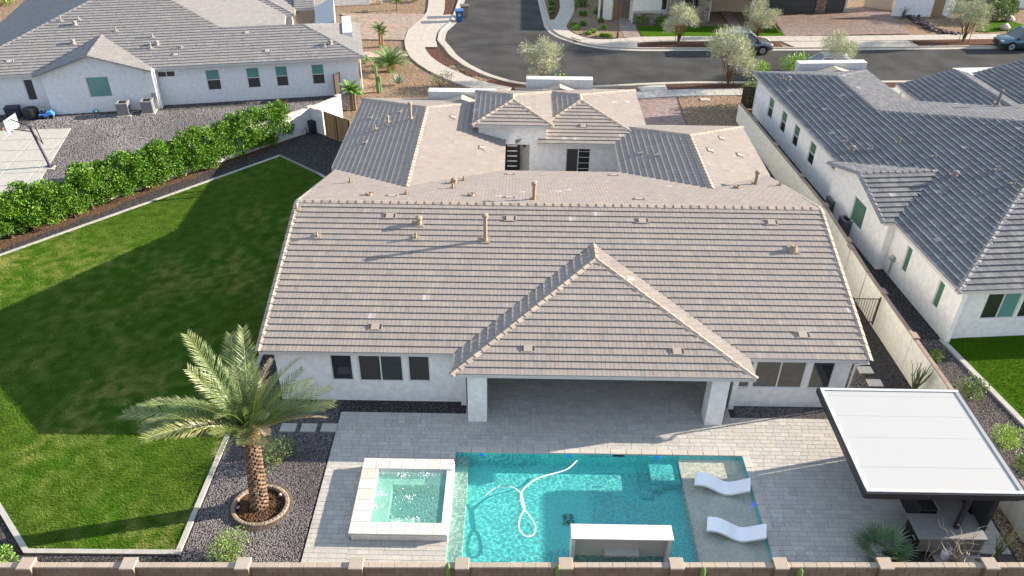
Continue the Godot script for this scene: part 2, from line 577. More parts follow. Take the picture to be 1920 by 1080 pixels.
func roof_vent(R: Roof, p: Vector3, up: Vector3, color: Color) -> void:  # a flat attic vent that lies in the tiles
	var V := up.normalized()
	var U := V.cross(Vector3.UP).normalized()
	var N := U.cross(V)
	if N.y < 0: U = -U; N = -N
	var b := MB.new()
	var bs := Basis(U, V, N)
	b.col = color
	b.box(Vector3(0, 0, 0.045), Vector3(0.56, 0.34, 0.045))
	b.box(Vector3(0, 0.0, 0.07), Vector3(0.34, 0.3, 0.014))
	b.col = Color(0.03, 0.026, 0.024)
	for s in [-1, 1]: b.box(Vector3(s * 0.215, 0, 0.069), Vector3(0.085, 0.25, 0.01))
	var o := put("roof_vent", b, M.plain, R.node)
	o.transform = Transform3D(bs, p - R.off)


func roof_pipe(R: Roof, p: Vector3, h: float, r: float, color: Color, hood := false) -> void:
	var b := MB.new()
	b.col = color
	b.box(Vector3(0, 0.05, 0), Vector3(r * 2 + 0.22, 0.05, r * 2 + 0.22), Basis(Vector3.RIGHT, 0.3))
	b.lathe(Vector3.ZERO, [Vector2(r * 1.7, 0.0), Vector2(r * 1.15, 0.16), Vector2(r, 0.18), Vector2(r, h), Vector2(r * 0.7, h), Vector2(0, h - 0.02)], 12)
	if hood:
		b.lathe(Vector3(0, h - 0.04, 0), [Vector2(r * 1.0, 0.0), Vector2(r * 1.6, 0.02), Vector2(r * 1.6, 0.13), Vector2(r * 0.6, 0.17), Vector2(0, 0.18)], 12)
	var o := put("vent_pipe" if r < 0.1 else "flue_pipe", b, M.tinted, R.node)
	o.position = p - R.off


# A stretch of wall from a to b (plan), its outer face on the line, out pointing outwards. Openings: [centre along it, width, bottom, top].
func wall(house: Node3D, off: Vector3, a: Vector2, b: Vector2, out: Vector2, y0: float, y1: float, material: Material, openings: Array = [], thick := 0.22) -> MeshInstance3D:
	var m := MB.new()
	m.off = off
	var d := (b - a).normalized()
	var n := (b - a).length()
	var bs := Basis(Vector3(d.x, 0, d.y), Vector3.UP, Vector3(d.x, 0, d.y).cross(Vector3.UP))
	var cut := func(u0: float, u1: float, h0: float, h1: float) -> void:
		if u1 - u0 < 0.005 or h1 - h0 < 0.005: return
		var c := a + d * (u0 + u1) / 2 - out * thick / 2
		m.box(Vector3(c.x, (h0 + h1) / 2, c.y), Vector3(u1 - u0, h1 - h0, thick), bs)
	var at := 0.0
	openings.sort_custom(func(p, q): return p[0] < q[0])
	for o in openings:
		cut.call(at, o[0] - o[1] / 2, y0, y1)
		cut.call(o[0] - o[1] / 2, o[0] + o[1] / 2, y0, o[2])
		cut.call(o[0] - o[1] / 2, o[0] + o[1] / 2, o[3], y1)
		at = o[0] + o[1] / 2
	cut.call(at, n, y0, y1)
	return put("wall", m, material, house)


# A window in such a wall: frame, the panes as its children, a backing board behind. panes: materials in rows from the bottom.
func window(house: Node3D, off: Vector3, c: Vector3, out: Vector2, w: float, h: float, cols: int, panes: Array, frame: Material, called := "window", trim: Material = null) -> MeshInstance3D:
	var n := Vector3(out.x, 0, out.y)
	var x := Vector3.UP.cross(n)
	var bs := Basis(x, Vector3.UP, n)
	var f := MB.new()
	var t := 0.055
	var rows: int = panes.size() / cols
	for s in [-1, 1]:
		f.box(Vector3(s * (w - t) / 2, 0, -0.06), Vector3(t, h, 0.06))
		f.box(Vector3(0, s * (h - t) / 2, -0.06), Vector3(w - 2 * t, t, 0.06))
	for i in range(1, cols): f.box(Vector3(-w / 2 + w * i / cols, 0, -0.062), Vector3(t, h - 2 * t, 0.05))
	for j in range(1, rows): f.box(Vector3(0, -h / 2 + h * j / rows, -0.064), Vector3(w - 2 * t, 0.045, 0.045))
	f.box(Vector3(0, 0, -0.17), Vector3(w, h, 0.03))
	if trim:
		for s in [-1, 1]: f.box(Vector3(s * (w + 0.1) / 2, 0, 0.01), Vector3(0.1, h + 0.2, 0.06))
		f.box(Vector3(0, (h + 0.1) / 2, 0.01), Vector3(w, 0.1, 0.058)); f.box(Vector3(0, -(h + 0.1) / 2, 0.012), Vector3(w, 0.1, 0.08))
	var o := put(called, f, frame, house)
	o.transform = Transform3D(bs, c - off)
	for j in rows:
		for i in cols:
			var p := MB.new()
			var pw := w / cols - t * 0.9; var ph := h / rows - t * 0.9
			p.box(Vector3(-w / 2 + w * (i + 0.5) / cols, -h / 2 + h * (j + 0.5) / rows, -0.075), Vector3(pw, ph, 0.012))
			put("pane", p, panes[j * cols + i], o)
	return o


func lawn_tint(p: Vector3) -> Color:
	# mown turf: patches of dormant straw, streaks from mowing, deep green between
	var a := grain.get_noise_2d(p.x * 1.1, p.z * 1.1)
	var b := grain.get_noise_2d(p.x * 5.0 + 90.0, p.z * 5.0)
	var d := grain.get_noise_2d(p.x * 21.0 - 40.0, p.z * 21.0)
	var k := clampf((b * 1.0 + d * 1.3 + 0.15) * smoothstep(-0.25, 0.55, a) + 0.12, 0, 1)
	return Color(0.062, 0.132, 0.012).lerp(Color(0.28, 0.25, 0.09), k * 0.6) * (1.2 + 0.45 * d + 0.3 * a)


func _ready() -> void:
	rng.seed = 20250
	grain.seed = 7; grain.frequency = 0.06; grain.noise_type = FastNoiseLite.TYPE_SIMPLEX_SMOOTH; grain.fractal_octaves = 4
	var cam := Camera3D.new()
	cam.name = "camera"
	cam.fov = 39.16; cam.near = 0.2; cam.far = 1500.0
	cam.position = Vector3(0, 23, 0)
	cam.rotation = Vector3(deg_to_rad(-34.26), deg_to_rad(0.186), deg_to_rad(0.763))
	add_child(cam)
	var env := Environment.new()
	var sky_mat := ProceduralSkyMaterial.new()
	sky_mat.sky_top_color = Color(0.60, 0.665, 0.755); sky_mat.sky_horizon_color = Color(0.82, 0.84, 0.86)
	sky_mat.sky_curve = 0.16; sky_mat.sky_energy_multiplier = 0.82
	sky_mat.ground_bottom_color = Color(0.42, 0.38, 0.34); sky_mat.ground_horizon_color = Color(0.66, 0.65, 0.63)
	var sky := Sky.new(); sky.sky_material = sky_mat
	env.background_mode = Environment.BG_SKY; env.sky = sky
	env.tonemap_mode = Environment.TONE_MAPPER_LINEAR; env.tonemap_exposure = 3.4
	env.sdfgi_enabled = true; env.ssao_enabled = true; env.ssil_enabled = true
	var we := WorldEnvironment.new(); we.name = "environment"; we.environment = env
	add_child(we)
	var sun := DirectionalLight3D.new()
	sun.name = "sun"; sun.light_energy = 1.6; sun.light_color = Color(1.0, 0.945, 0.865); sun.light_angular_distance = 0.5; sun.shadow_enabled = true
	add_child(sun)
	sun.look_at_from_position(Vector3.ZERO, Vector3(-0.973, -0.315, 0.229))
	materials()
	ground()
	street()
	yard()
	pool()
	main_house()
	west_house()
	east_house()
	far_houses()
	fences()
	yard_things()
	greenery()
	street_things()


func ground() -> void:
	var b := MB.new()
	# the hole is the pit of the pool and the spa
	for r in [rect(-300, -400, 300, -56), rect(-300, -56, 15.3, -22.38), rect(17.6, -56, 300, -22.8), rect(15.3, -22.8, 300, -22.38), rect(-300, -22.38, -5.0, -16.7), rect(8.92, -22.38, 300, -16.7), rect(-300, -16.7, 300, 200)]:
		sheet(b, r, -0.03)
	struct("ground", b, M.gravel_tan)
	b = MB.new()
	for r in [PackedVector2Array([Vector2(-14.3, -53.0), Vector2(-10.4, -50.6), Vector2(-10.4, -22.38), Vector2(-37, -22.38), Vector2(-37, -28.8)]), rect(-10.4, -42, 15.3, -22.38), rect(15.3, -22.8, 17.3, -22.38), rect(-37, -22.38, -5.0, -15.2), rect(8.92, -22.38, 17.3, -15.2), rect(-5.0, -16.7, 8.92, -15.2)]:
		sheet(b, r, 0.0)
	struct("gravel_bed", b, M.gravel_dark)
	# the side yard falls away towards the fence
	b = MB.new()
	for i in 6:
		var x0 := 15.3 + i * 0.4; var x1 := x0 + 0.4
		var h0 := -0.5 * smoothstep(15.3, 17.4, x0); var h1 := -0.5 * smoothstep(15.3, 17.4, x1)
		b.quad(Vector3(x0, h0, -22.85), Vector3(x1, h1, -22.85), Vector3(x1, h1, -56), Vector3(x0, h0, -56))
	struct("gravel_slope", b, M.gravel_dark)
	# bare soil that has washed out along the foot of the hedge
	var foot := PackedVector2Array()
	for i in 40: foot.append(Vector2(-15.75, -51.3).lerp(Vector2(-30.0, -34.6), i / 39.0) + Vector2(0.72, 0.62) * (0.42 + 0.5 * grain.get_noise_1d(i * 9.0)))
	for i in 40: foot.append(Vector2(-30.0, -34.6).lerp(Vector2(-15.75, -51.3), i / 39.0) - Vector2(0.72, 0.62) * 0.5)
	b = MB.new(); sheet(b, foot, 0.006)
	struct("soil", b, mat("dry_soil", Color(0.25, 0.165, 0.105), 1.0, M.gravel_dark.albedo_texture, 1.3, M.gravel_dark.heightmap_texture, 3.0))
	b = MB.new(); b.box(Vector3(16.5, -0.34, -22.86), Vector3(2.5, 0.7, 0.12))
	struct("kerb", b, M.concrete)
	# the neighbour's yard behind the white wall, and its side strip
	b = MB.new()
	sheet(b, PackedVector2Array([Vector2(-14.6, -53.2), Vector2(-12.0, -58.0), Vector2(-12.6, -61.5), Vector2(-70, -49), Vector2(-70, -10), Vector2(-53, -12.5)]), 0.0)
	struct("gravel_yard", b, M.gravel_grey)
	b = MB.new()
	sheet(b, PackedVector2Array([Vector2(16.0, -56), Vector2(17.6, -56), Vector2(20.6, -29.5), Vector2(23.6, -16), Vector2(18.05, -16), Vector2(17.42, -33.5), Vector2(17.42, -40.5)]), 0.002)
	struct("gravel_strip", b, M.gravel_dark)
	b = MB.new()
	var lawn: PackedVector2Array = PackedVector2Array([Vector2(-15.54, -48.76), Vector2(-12.36, -46.11), Vector2(-11.25, -44.9), Vector2(-11.25, -17.5), Vector2(-16.37, -17.45), Vector2(-18.2, -19.24), Vector2(-31.1, -31.8)])
	grid_sheet(b, lawn, 0.03, 0.22, lawn_tint)
	struct("lawn", b, M.lawn)
	tag(scatter("grass", tuft_mesh(), M.grass, Geometry2D.offset_polygon(lawn, 0.07)[0], 100000, 0.03, Vector2(0.03, 0.06), [Color(0.05, 0.12, 0.004), Color(0.19, 0.2, 0.04)], null, [], true), "short mown green grass covering the big lawn left of the house", "grass")
	b = MB.new()
	var closed := lawn.duplicate(); closed.append(lawn[0]); closed.append(lawn[1])
	ribbon(b, closed, -0.09, 0.09, -0.02, 0.075)
	struct("kerb", b, M.concrete_pale)
	# artificial turf of the house on the east side with its edging
	b = MB.new()
	var turf := PackedVector2Array([Vector2(20.05, -30.0), Vector2(40, -33.5), Vector2(40, -12), Vector2(23.3, -12)])
	sheet(b, turf, 0.03)
	struct("turf", b, M.turf)
	tag(scatter("turf_grass", tuft_mesh(), M.grass, PackedVector2Array([Vector2(20.2, -29.9), Vector2(25.5, -30.8), Vector2(25.5, -17), Vector2(22.7, -17)]), 16000, 0.03, Vector2(0.03, 0.05), [Color(0.06, 0.15, 0.004), Color(0.1, 0.2, 0.008)]), "short artificial grass blades of the shaded turf beside the slate roofed house", "grass")
	b = MB.new()
	ribbon(b, PackedVector2Array([Vector2(20.0, -30.0), Vector2(23.25, -12)]), -0.02, 0.22, -0.02, 0.09)
	struct("kerb", b, M.concrete_pale)
	var peb := pebble_mesh()
	var palm_ring := []
	for i in 20: palm_ring.append(Vector2(-9.05 + cos(i * TAU / 20) * 1.05, -19.55 + sin(i * TAU / 20) * 1.0))
	tag(scatter("gravel", peb, M.stone, PackedVector2Array([Vector2(-11.1, -25.2), Vector2(-7.1, -25.2), Vector2(-7.1, -16), Vector2(-11.1, -16)]), 26000, 0.0, Vector2(0.012, 0.03), [Color(0.075, 0.07, 0.075), Color(0.23, 0.21, 0.215)], null, [PackedVector2Array(palm_ring)]), "dark gravel stones of the bed round the palm", "gravel")
	tag(scatter("gravel", peb, M.stone, rect(9.2, -25.2, 13.8, -24.5), 3000, 0.0, Vector2(0.012, 0.03), [Color(0.09, 0.085, 0.09), Color(0.2, 0.18, 0.18)]), "dark gravel stones below the windows right of the patio", "gravel")
	tag(scatter("gravel", peb, M.stone, rect(13.9, -34, 15.4, -23.0), 5000, 0.0, Vector2(0.012, 0.035), [Color(0.09, 0.075, 0.07), Color(0.2, 0.17, 0.16)]), "dark gravel stones round the two pads at the house's side", "gravel")
	tag(scatter("gravel", peb, M.stone, PackedVector2Array([Vector2(17.8, -30), Vector2(20.0, -30), Vector2(22.6, -16.5), Vector2(18.2, -16.5)]), 14000, 0.0, Vector2(0.015, 0.035), [Color(0.08, 0.07, 0.07), Color(0.24, 0.2, 0.19)]), "dark gravel stones of the strip along the artificial turf", "gravel")
	tag(scatter("gravel", peb, M.stone, PackedVector2Array([Vector2(-15.2, -54), Vector2(-30, -38), Vector2(-40, -42), Vector2(-34, -54.5), Vector2(-14.5, -58.5)]), 45000, 0.0, Vector2(0.025, 0.05), [Color(0.11, 0.103, 0.107), Color(0.25, 0.235, 0.24)], null, [PackedVector2Array([Vector2(-37.87, -51.86), Vector2(-31.13, -52.75), Vector2(-29.08, -43.47), Vector2(-32.65, -41.54)])]), "grey gravel stones of the yard with the basketball court", "gravel")


func slabs(called: String, path: PackedVector2Array, d0: float, d1: float, y1: float, step: float, material: Material) -> void:
	var s := struct(called, MB.new(), material)
	var bed := MB.new()
	var pts := resample(path, step)
	ribbon(bed, pts, d0 + 0.02, d1 - 0.02, -0.05, y1 - 0.02)
	s.mesh = bed.mesh()
	for i in pts.size() - 1:
		var l := MB.new()
		var p := PackedVector2Array([pts[i], pts[i + 1]])
		var a := offset_path(pts, d0); var b := offset_path(pts, d1)
		l.prism(PackedVector2Array([a[i].lerp(a[i + 1], 0.008), a[i + 1].lerp(a[i], 0.008), b[i + 1].lerp(b[i], 0.008), b[i].lerp(b[i + 1], 0.008)]), -0.04, y1)
		put("slab", l, material, s)


func street() -> void:
	var west := PackedVector2Array([Vector2(-5.13, -120.69), Vector2(-5.57, -101.81), Vector2(-5.74, -87.52), Vector2(-6.04, -79.42), Vector2(-6.83, -76.29), Vector2(-6.76, -73.55), Vector2(-6.1, -71.9), Vector2(-5.37, -69.59), Vector2(-4.23, -67.41), Vector2(-2.65, -65.24), Vector2(-0.86, -63.68), Vector2(0.69, -62.89), Vector2(3.41, -62.52), Vector2(6.14, -62.63), Vector2(8.14, -62.95), Vector2(11.73, -63.58), Vector2(14.28, -63.87), Vector2(17.95, -64.02), Vector2(23.05, -64.29), Vector2(30.02, -64.7), Vector2(36.05, -65.01), Vector2(44.96, -65.44), Vector2(59.1, -66.15)])
	var east := PackedVector2Array([Vector2(1.04, -121.12), Vector2(1.59, -102.23), Vector2(2.13, -87.94), Vector2(2.63, -77.92), Vector2(3.32, -75.78), Vector2(4.31, -74.38), Vector2(6.02, -72.75), Vector2(7.68, -71.92), Vector2(10.69, -71.61), Vector2(15.67, -71.83), Vector2(25.11, -72.4), Vector2(30.23, -72.71), Vector2(37.27, -73.25), Vector2(43.95, -73.78), Vector2(49.81, -74.27), Vector2(65.78, -75.46)])
	var w := resample(west, 1.0); var e := resample(east, 1.0)
	var b := MB.new()
	var outline := w.duplicate()
	for i in e.size(): outline.append(e[e.size() - 1 - i])
	sheet(b, outline, 0.0)
	struct("road", b, M.asphalt)
	b = MB.new()
	ribbon(b, resample(PackedVector2Array([Vector2(-5.74, -71.61), Vector2(-3.39, -72.17), Vector2(-0.53, -72.76), Vector2(2.37, -73.35), Vector2(4.34, -73.91)]), 1.5), -0.05, 0.05, -0.02, 0.003)
	ribbon(b, resample(PackedVector2Array([Vector2(1.64, -72.86), Vector2(2.87, -73.69), Vector2(3.56, -74.03)]), 1.5), -0.22, 0.22, -0.02, 0.004)
	struct("road_seam", b, mat("tar", Color(0.03, 0.03, 0.032), 0.7))
	for q in [[w, 1.0], [e, -1.0]]:
		b = MB.new()
		ribbon(b, q[0], minf(-0.1 * q[1], 0.4 * q[1]), maxf(-0.1 * q[1], 0.4 * q[1]), -0.05, 0.008)
		struct("gutter", b, M.concrete)
		b = MB.new()
		ribbon(b, q[0], minf(0.4 * q[1], 0.58 * q[1]), maxf(0.4 * q[1], 0.58 * q[1]), -0.05, 0.11)
		struct("kerb", b, M.concrete)
	# pavements: each slab between its joints
	slabs("sidewalk", PackedVector2Array([Vector2(-8.82, -101.61), Vector2(-8.6, -87.37), Vector2(-8.33, -81.86), Vector2(-9.52, -76.66), Vector2(-9.48, -73.59), Vector2(-9.1, -71.02), Vector2(-8.11, -68.2), Vector2(-6.43, -65.6), Vector2(-4.9, -63.88), Vector2(-3.4, -62.48), Vector2(-0.82, -61.06)]), -0.85, 0.85, 0.07, 1.6, M.concrete)
	slabs("sidewalk", PackedVector2Array([Vector2(9.14, -60.54), Vector2(11.28, -61.03), Vector2(13.84, -61.36), Vector2(17.67, -61.62), Vector2(23.22, -61.9), Vector2(30.11, -62.3), Vector2(43.65, -63.07), Vector2(57.37, -63.74)]), -0.7, 0.7, 0.07, 1.6, M.concrete_pale)
	slabs("sidewalk", PackedVector2Array([Vector2(5.58, -102.47), Vector2(5.07, -88.09), Vector2(5.01, -84.44), Vector2(4.44, -81.01), Vector2(3.9, -79.2), Vector2(3.97, -77.14), Vector2(4.8, -75.36), Vector2(6.05, -73.99), Vector2(7.72, -73.6), Vector2(9.72, -74.16), Vector2(11.25, -74.7), Vector2(16.24, -75.09), Vector2(26.26, -75.64), Vector2(31.33, -75.95), Vector2(39.08, -76.64), Vector2(47.98, -77.38), Vector2(68.44, -79.18)]), -0.75, 0.75, 0.07, 1.6, M.concrete)
	# aprons and driveways
	var flat := func(called: String, poly: PackedVector2Array, y: float, m: Material) -> void:
		var s := MB.new()
		s.prism(poly, -0.05, y)
		struct(called, s, m)
	flat.call("pavement", PackedVector2Array([Vector2(-7.57, -81.71), Vector2(-6.17, -82.15), Vector2(-6.71, -79.39), Vector2(-7.42, -76.76), Vector2(-7.54, -74.15), Vector2(-7.18, -71.7), Vector2(-8.51, -71.64), Vector2(-8.85, -74.09), Vector2(-8.75, -77.55)]), 0.05, M.concrete)
	flat.call("pavement", PackedVector2Array([Vector2(-6.19, -66.52), Vector2(-5.17, -67.37), Vector2(-4.53, -65.68), Vector2(-3.74, -64.18), Vector2(-2.66, -63.12), Vector2(-2, -64), Vector2(-3.21, -64.96), Vector2(-4.01, -65.96)]), 0.052, M.concrete)
	flat.call("pavement", PackedVector2Array([Vector2(3.11, -80.58), Vector2(3.9, -80.62), Vector2(3.52, -78.83), Vector2(3.95, -76.47), Vector2(5.1, -74.58), Vector2(7.7, -73.29), Vector2(10.93, -74.06), Vector2(10.7, -72.06), Vector2(7.73, -72.52), Vector2(6.06, -73.37), Vector2(4.48, -75.03), Vector2(3.56, -76.78), Vector2(3, -78.46)]), 0.05, M.concrete)
	flat.call("pavement", PackedVector2Array([Vector2(24.32, -74.67), Vector2(36.14, -75.53), Vector2(36.79, -73.84), Vector2(30.41, -73.25), Vector2(25.21, -72.93)]), 0.05, M.concrete)
	flat.call("pavement", PackedVector2Array([Vector2(9.61, -62.41), Vector2(11.85, -63.22), Vector2(11.92, -61.92), Vector2(9.8, -61.48)]), 0.05, M.concrete_pale)
	flat.call("planting_bed", PackedVector2Array([Vector2(-8.57, -96.46), Vector2(-7.02, -96.55), Vector2(-6.22, -82.15), Vector2(-7.58, -81.8)]), 0.03, M.mulch)
	flat.call("planting_bed", PackedVector2Array([Vector2(-8.46, -71.64), Vector2(-7.17, -71.55), Vector2(-6.26, -69.12), Vector2(-5.17, -67.37), Vector2(-6.19, -66.52), Vector2(-7.33, -68.24), Vector2(-7.94, -69.76)]), 0.06, M.mulch)
	flat.call("planting_bed", PackedVector2Array([Vector2(-4.52, -65.55), Vector2(-4.09, -65.82), Vector2(-3.2, -64.71), Vector2(-3.66, -64.37)]), 0.063, M.mulch)
	flat.call("planting_bed", PackedVector2Array([Vector2(-2.65, -62.99), Vector2(-2, -64), Vector2(-0.85, -62.95), Vector2(0.65, -62.29), Vector2(0.64, -61.23), Vector2(-0.83, -61.87)]), 0.06, M.mulch)
	flat.call("planting_bed", PackedVector2Array([Vector2(12.03, -63.23), Vector2(17.87, -63.65), Vector2(27.35, -64.16), Vector2(45.26, -65.21), Vector2(44.36, -63.58), Vector2(26.88, -62.75), Vector2(17.56, -62.26), Vector2(11.92, -61.92)]), 0.03, M.mulch)
	flat.call("planting_bed", PackedVector2Array([Vector2(4.57, -74.71), Vector2(4.98, -75.05), Vector2(5.85, -73.98), Vector2(5.3, -73.64)]), 0.075, M.mulch)
	flat.call("planting_bed", PackedVector2Array([Vector2(10.84, -73.28), Vector2(11.45, -73.92), Vector2(16.1, -74.29), Vector2(24.02, -74.66), Vector2(24, -73.11), Vector2(15.83, -72.74), Vector2(10.75, -72.51)]), 0.06, M.mulch)
	flat.call("planting_bed", PackedVector2Array([Vector2(36.75, -75.56), Vector2(39.31, -76), Vector2(51.23, -76.87), Vector2(50.33, -75.23), Vector2(36.61, -73.99)]), 0.06, M.mulch)
	flat.call("garden_bed", PackedVector2Array([Vector2(3.14, -92.37), Vector2(4.38, -92.43), Vector2(4.25, -84.4), Vector2(3.87, -81.35), Vector2(3.18, -81.13)]), 0.04, M.mulch)
	flat.call("garden_bed", PackedVector2Array([Vector2(6.21, -92.53), Vector2(9.88, -92.74), Vector2(9, -82.72), Vector2(11.44, -80.63), Vector2(11.35, -75.51), Vector2(9.57, -75.1), Vector2(7.83, -74.86), Vector2(5.9, -75.58), Vector2(4.89, -77.35), Vector2(4.76, -78.89), Vector2(5.54, -81.07), Vector2(5.92, -84.1)]), 0.03, M.gravel_tan)
	flat.call("turf", PackedVector2Array([Vector2(11.4, -78.95), Vector2(20.54, -79.3), Vector2(20.44, -76.01), Vector2(11.6, -75.52)]), 0.05, M.turf)
	flat.call("turf", PackedVector2Array([Vector2(24.33, -79.84), Vector2(24.86, -79.86), Vector2(25.12, -76.39), Vector2(21.6, -76.07), Vector2(21.48, -77.3), Vector2(22.7, -79.06)]), 0.05, M.turf)
	flat.call("turf", PackedVector2Array([Vector2(44.18, -78.88), Vector2(45.76, -81.05), Vector2(47.41, -82.31), Vector2(48.78, -82.93), Vector2(49.5, -82.13), Vector2(49.94, -80.72), Vector2(49.83, -79.49), Vector2(47.14, -79.28), Vector2(45.05, -78.66)]), 0.05, M.turf)
	paved("driveway", PackedVector2Array([Vector2(25.53, -83.55), Vector2(30.42, -84.57), Vector2(38.84, -88.2), Vector2(37.72, -83.4), Vector2(37.14, -77.7), Vector2(25.07, -76.39)]), Vector2(0.24, 0.16), 0.05, Color(0.27, 0.205, 0.185))
	paved("driveway", PackedVector2Array([Vector2(-17.61, -81.76), Vector2(-9.14, -82), Vector2(-9.24, -80.88), Vector2(-10.4, -76.45), Vector2(-10.3, -73.55), Vector2(-14.33, -73.52), Vector2(-15.77, -75.87)]), Vector2(0.26, 0.2), 0.05, Color(0.36, 0.28, 0.23))
	paved("driveway", PackedVector2Array([Vector2(9.31, -59.88), Vector2(12.26, -60.33), Vector2(12.21, -54.14), Vector2(8.77, -54.02)]), Vector2(0.24, 0.18), 0.03, Color(0.3, 0.23, 0.21))
	paved("footpath", PackedVector2Array([Vector2(-13.58, -70.08), Vector2(-9.79, -70.4), Vector2(-9.4, -69.12), Vector2(-13.33, -68.53)]), Vector2(0.3, 0.25), 0.04, Color(0.42, 0.35, 0.28))
	paved("footpath", PackedVector2Array([Vector2(9.42, -81.44), Vector2(11.12, -81.53), Vector2(11.43, -75.35), Vector2(9.92, -75.12)]), Vector2(0.24, 0.18), 0.05, Color(0.3, 0.24, 0.22))
	paved("footpath", PackedVector2Array([Vector2(20.5, -88.49), Vector2(21.87, -88.56), Vector2(21.45, -76.3), Vector2(20.49, -76.01)]), Vector2(0.24, 0.18), 0.05, Color(0.3, 0.22, 0.2))
	flat.call("garden_bed", PackedVector2Array([Vector2(12.46, -60.56), Vector2(17.32, -60.98), Vector2(16.41, -54.58), Vector2(12.32, -54.33)]), 0.01, M.gravel_tan)
	# the slab of the basketball court
	var court := PackedVector2Array([Vector2(-37.87, -51.86), Vector2(-31.13, -52.75), Vector2(-29.08, -43.47), Vector2(-32.65, -41.54)])
	var bed := struct("court", MB.new(), M.concrete_pale)
	var cb := MB.new(); cb.prism(court, -0.05, 0.02); bed.mesh = cb.mesh()
	var c0: Vector2 = court[1]; var dirx := (court[0] - court[1]).normalized(); var dirz := Vector2(-dirx.y, dirx.x)
	if (court[2] - court[1]).dot(dirz) < 0: dirz = -dirz
	for i in 6:
		for j in range(-3, 8):
			var q := PackedVector2Array()
			for k in [Vector2(0.02, 0.02), Vector2(0.98, 0.02), Vector2(0.98, 0.98), Vector2(0.02, 0.98)]: q.append(c0 + dirx * (j + k.x) * 1.9 + dirz * (i + k.y) * 1.75)
			for piece in Geometry2D.intersect_polygons(q, court):
				var l := MB.new()
				l.prism(piece, 0.0, 0.04)
				put("slab", l, M.concrete_pale, bed)
	var pad := MB.new()
	pad.prism(PackedVector2Array([Vector2(-29.91, -46.29), Vector2(-30.04, -46.98), Vector2(-29.4, -46.85), Vector2(-29.24, -46.24)]), -0.02, 0.05)
	struct("pavement", pad, M.concrete)


func paved(called: String, poly: PackedVector2Array, s: Vector2, y: float, color: Color) -> void:  # far pavers, laid in rows and joined: too small to tell apart one by one
	var b := MB.new()
	b.prism(poly, -0.05, y - 0.02)
	var o := struct(called, b, M.felt)
	var lo := poly[0]; var hi := poly[0]
	for p in poly: lo = lo.min(p); hi = hi.max(p)
	b = MB.new()
	for j in int((hi.y - lo.y) / s.y) + 1:
		for i in range(-1, int((hi.x - lo.x) / s.x) + 1):
			var x := lo.x + (i + (0.5 if j % 2 else 0.0)) * s.x; var z := lo.y + j * s.y
			if not inside(Vector2(x + s.x / 2, z + s.y / 2), poly): continue
			b.col = vary(color, 0.22, 0.05)
			var h := y + rng.randf_range(-0.004, 0.004); var g := 0.008
			b.quad(Vector3(x + g, h, z + s.y - g), Vector3(x + s.x - g, h, z + s.y - g), Vector3(x + s.x - g, h, z + g), Vector3(x + g, h, z + g))
	stuff(put("pavers", b, M.paver, o))


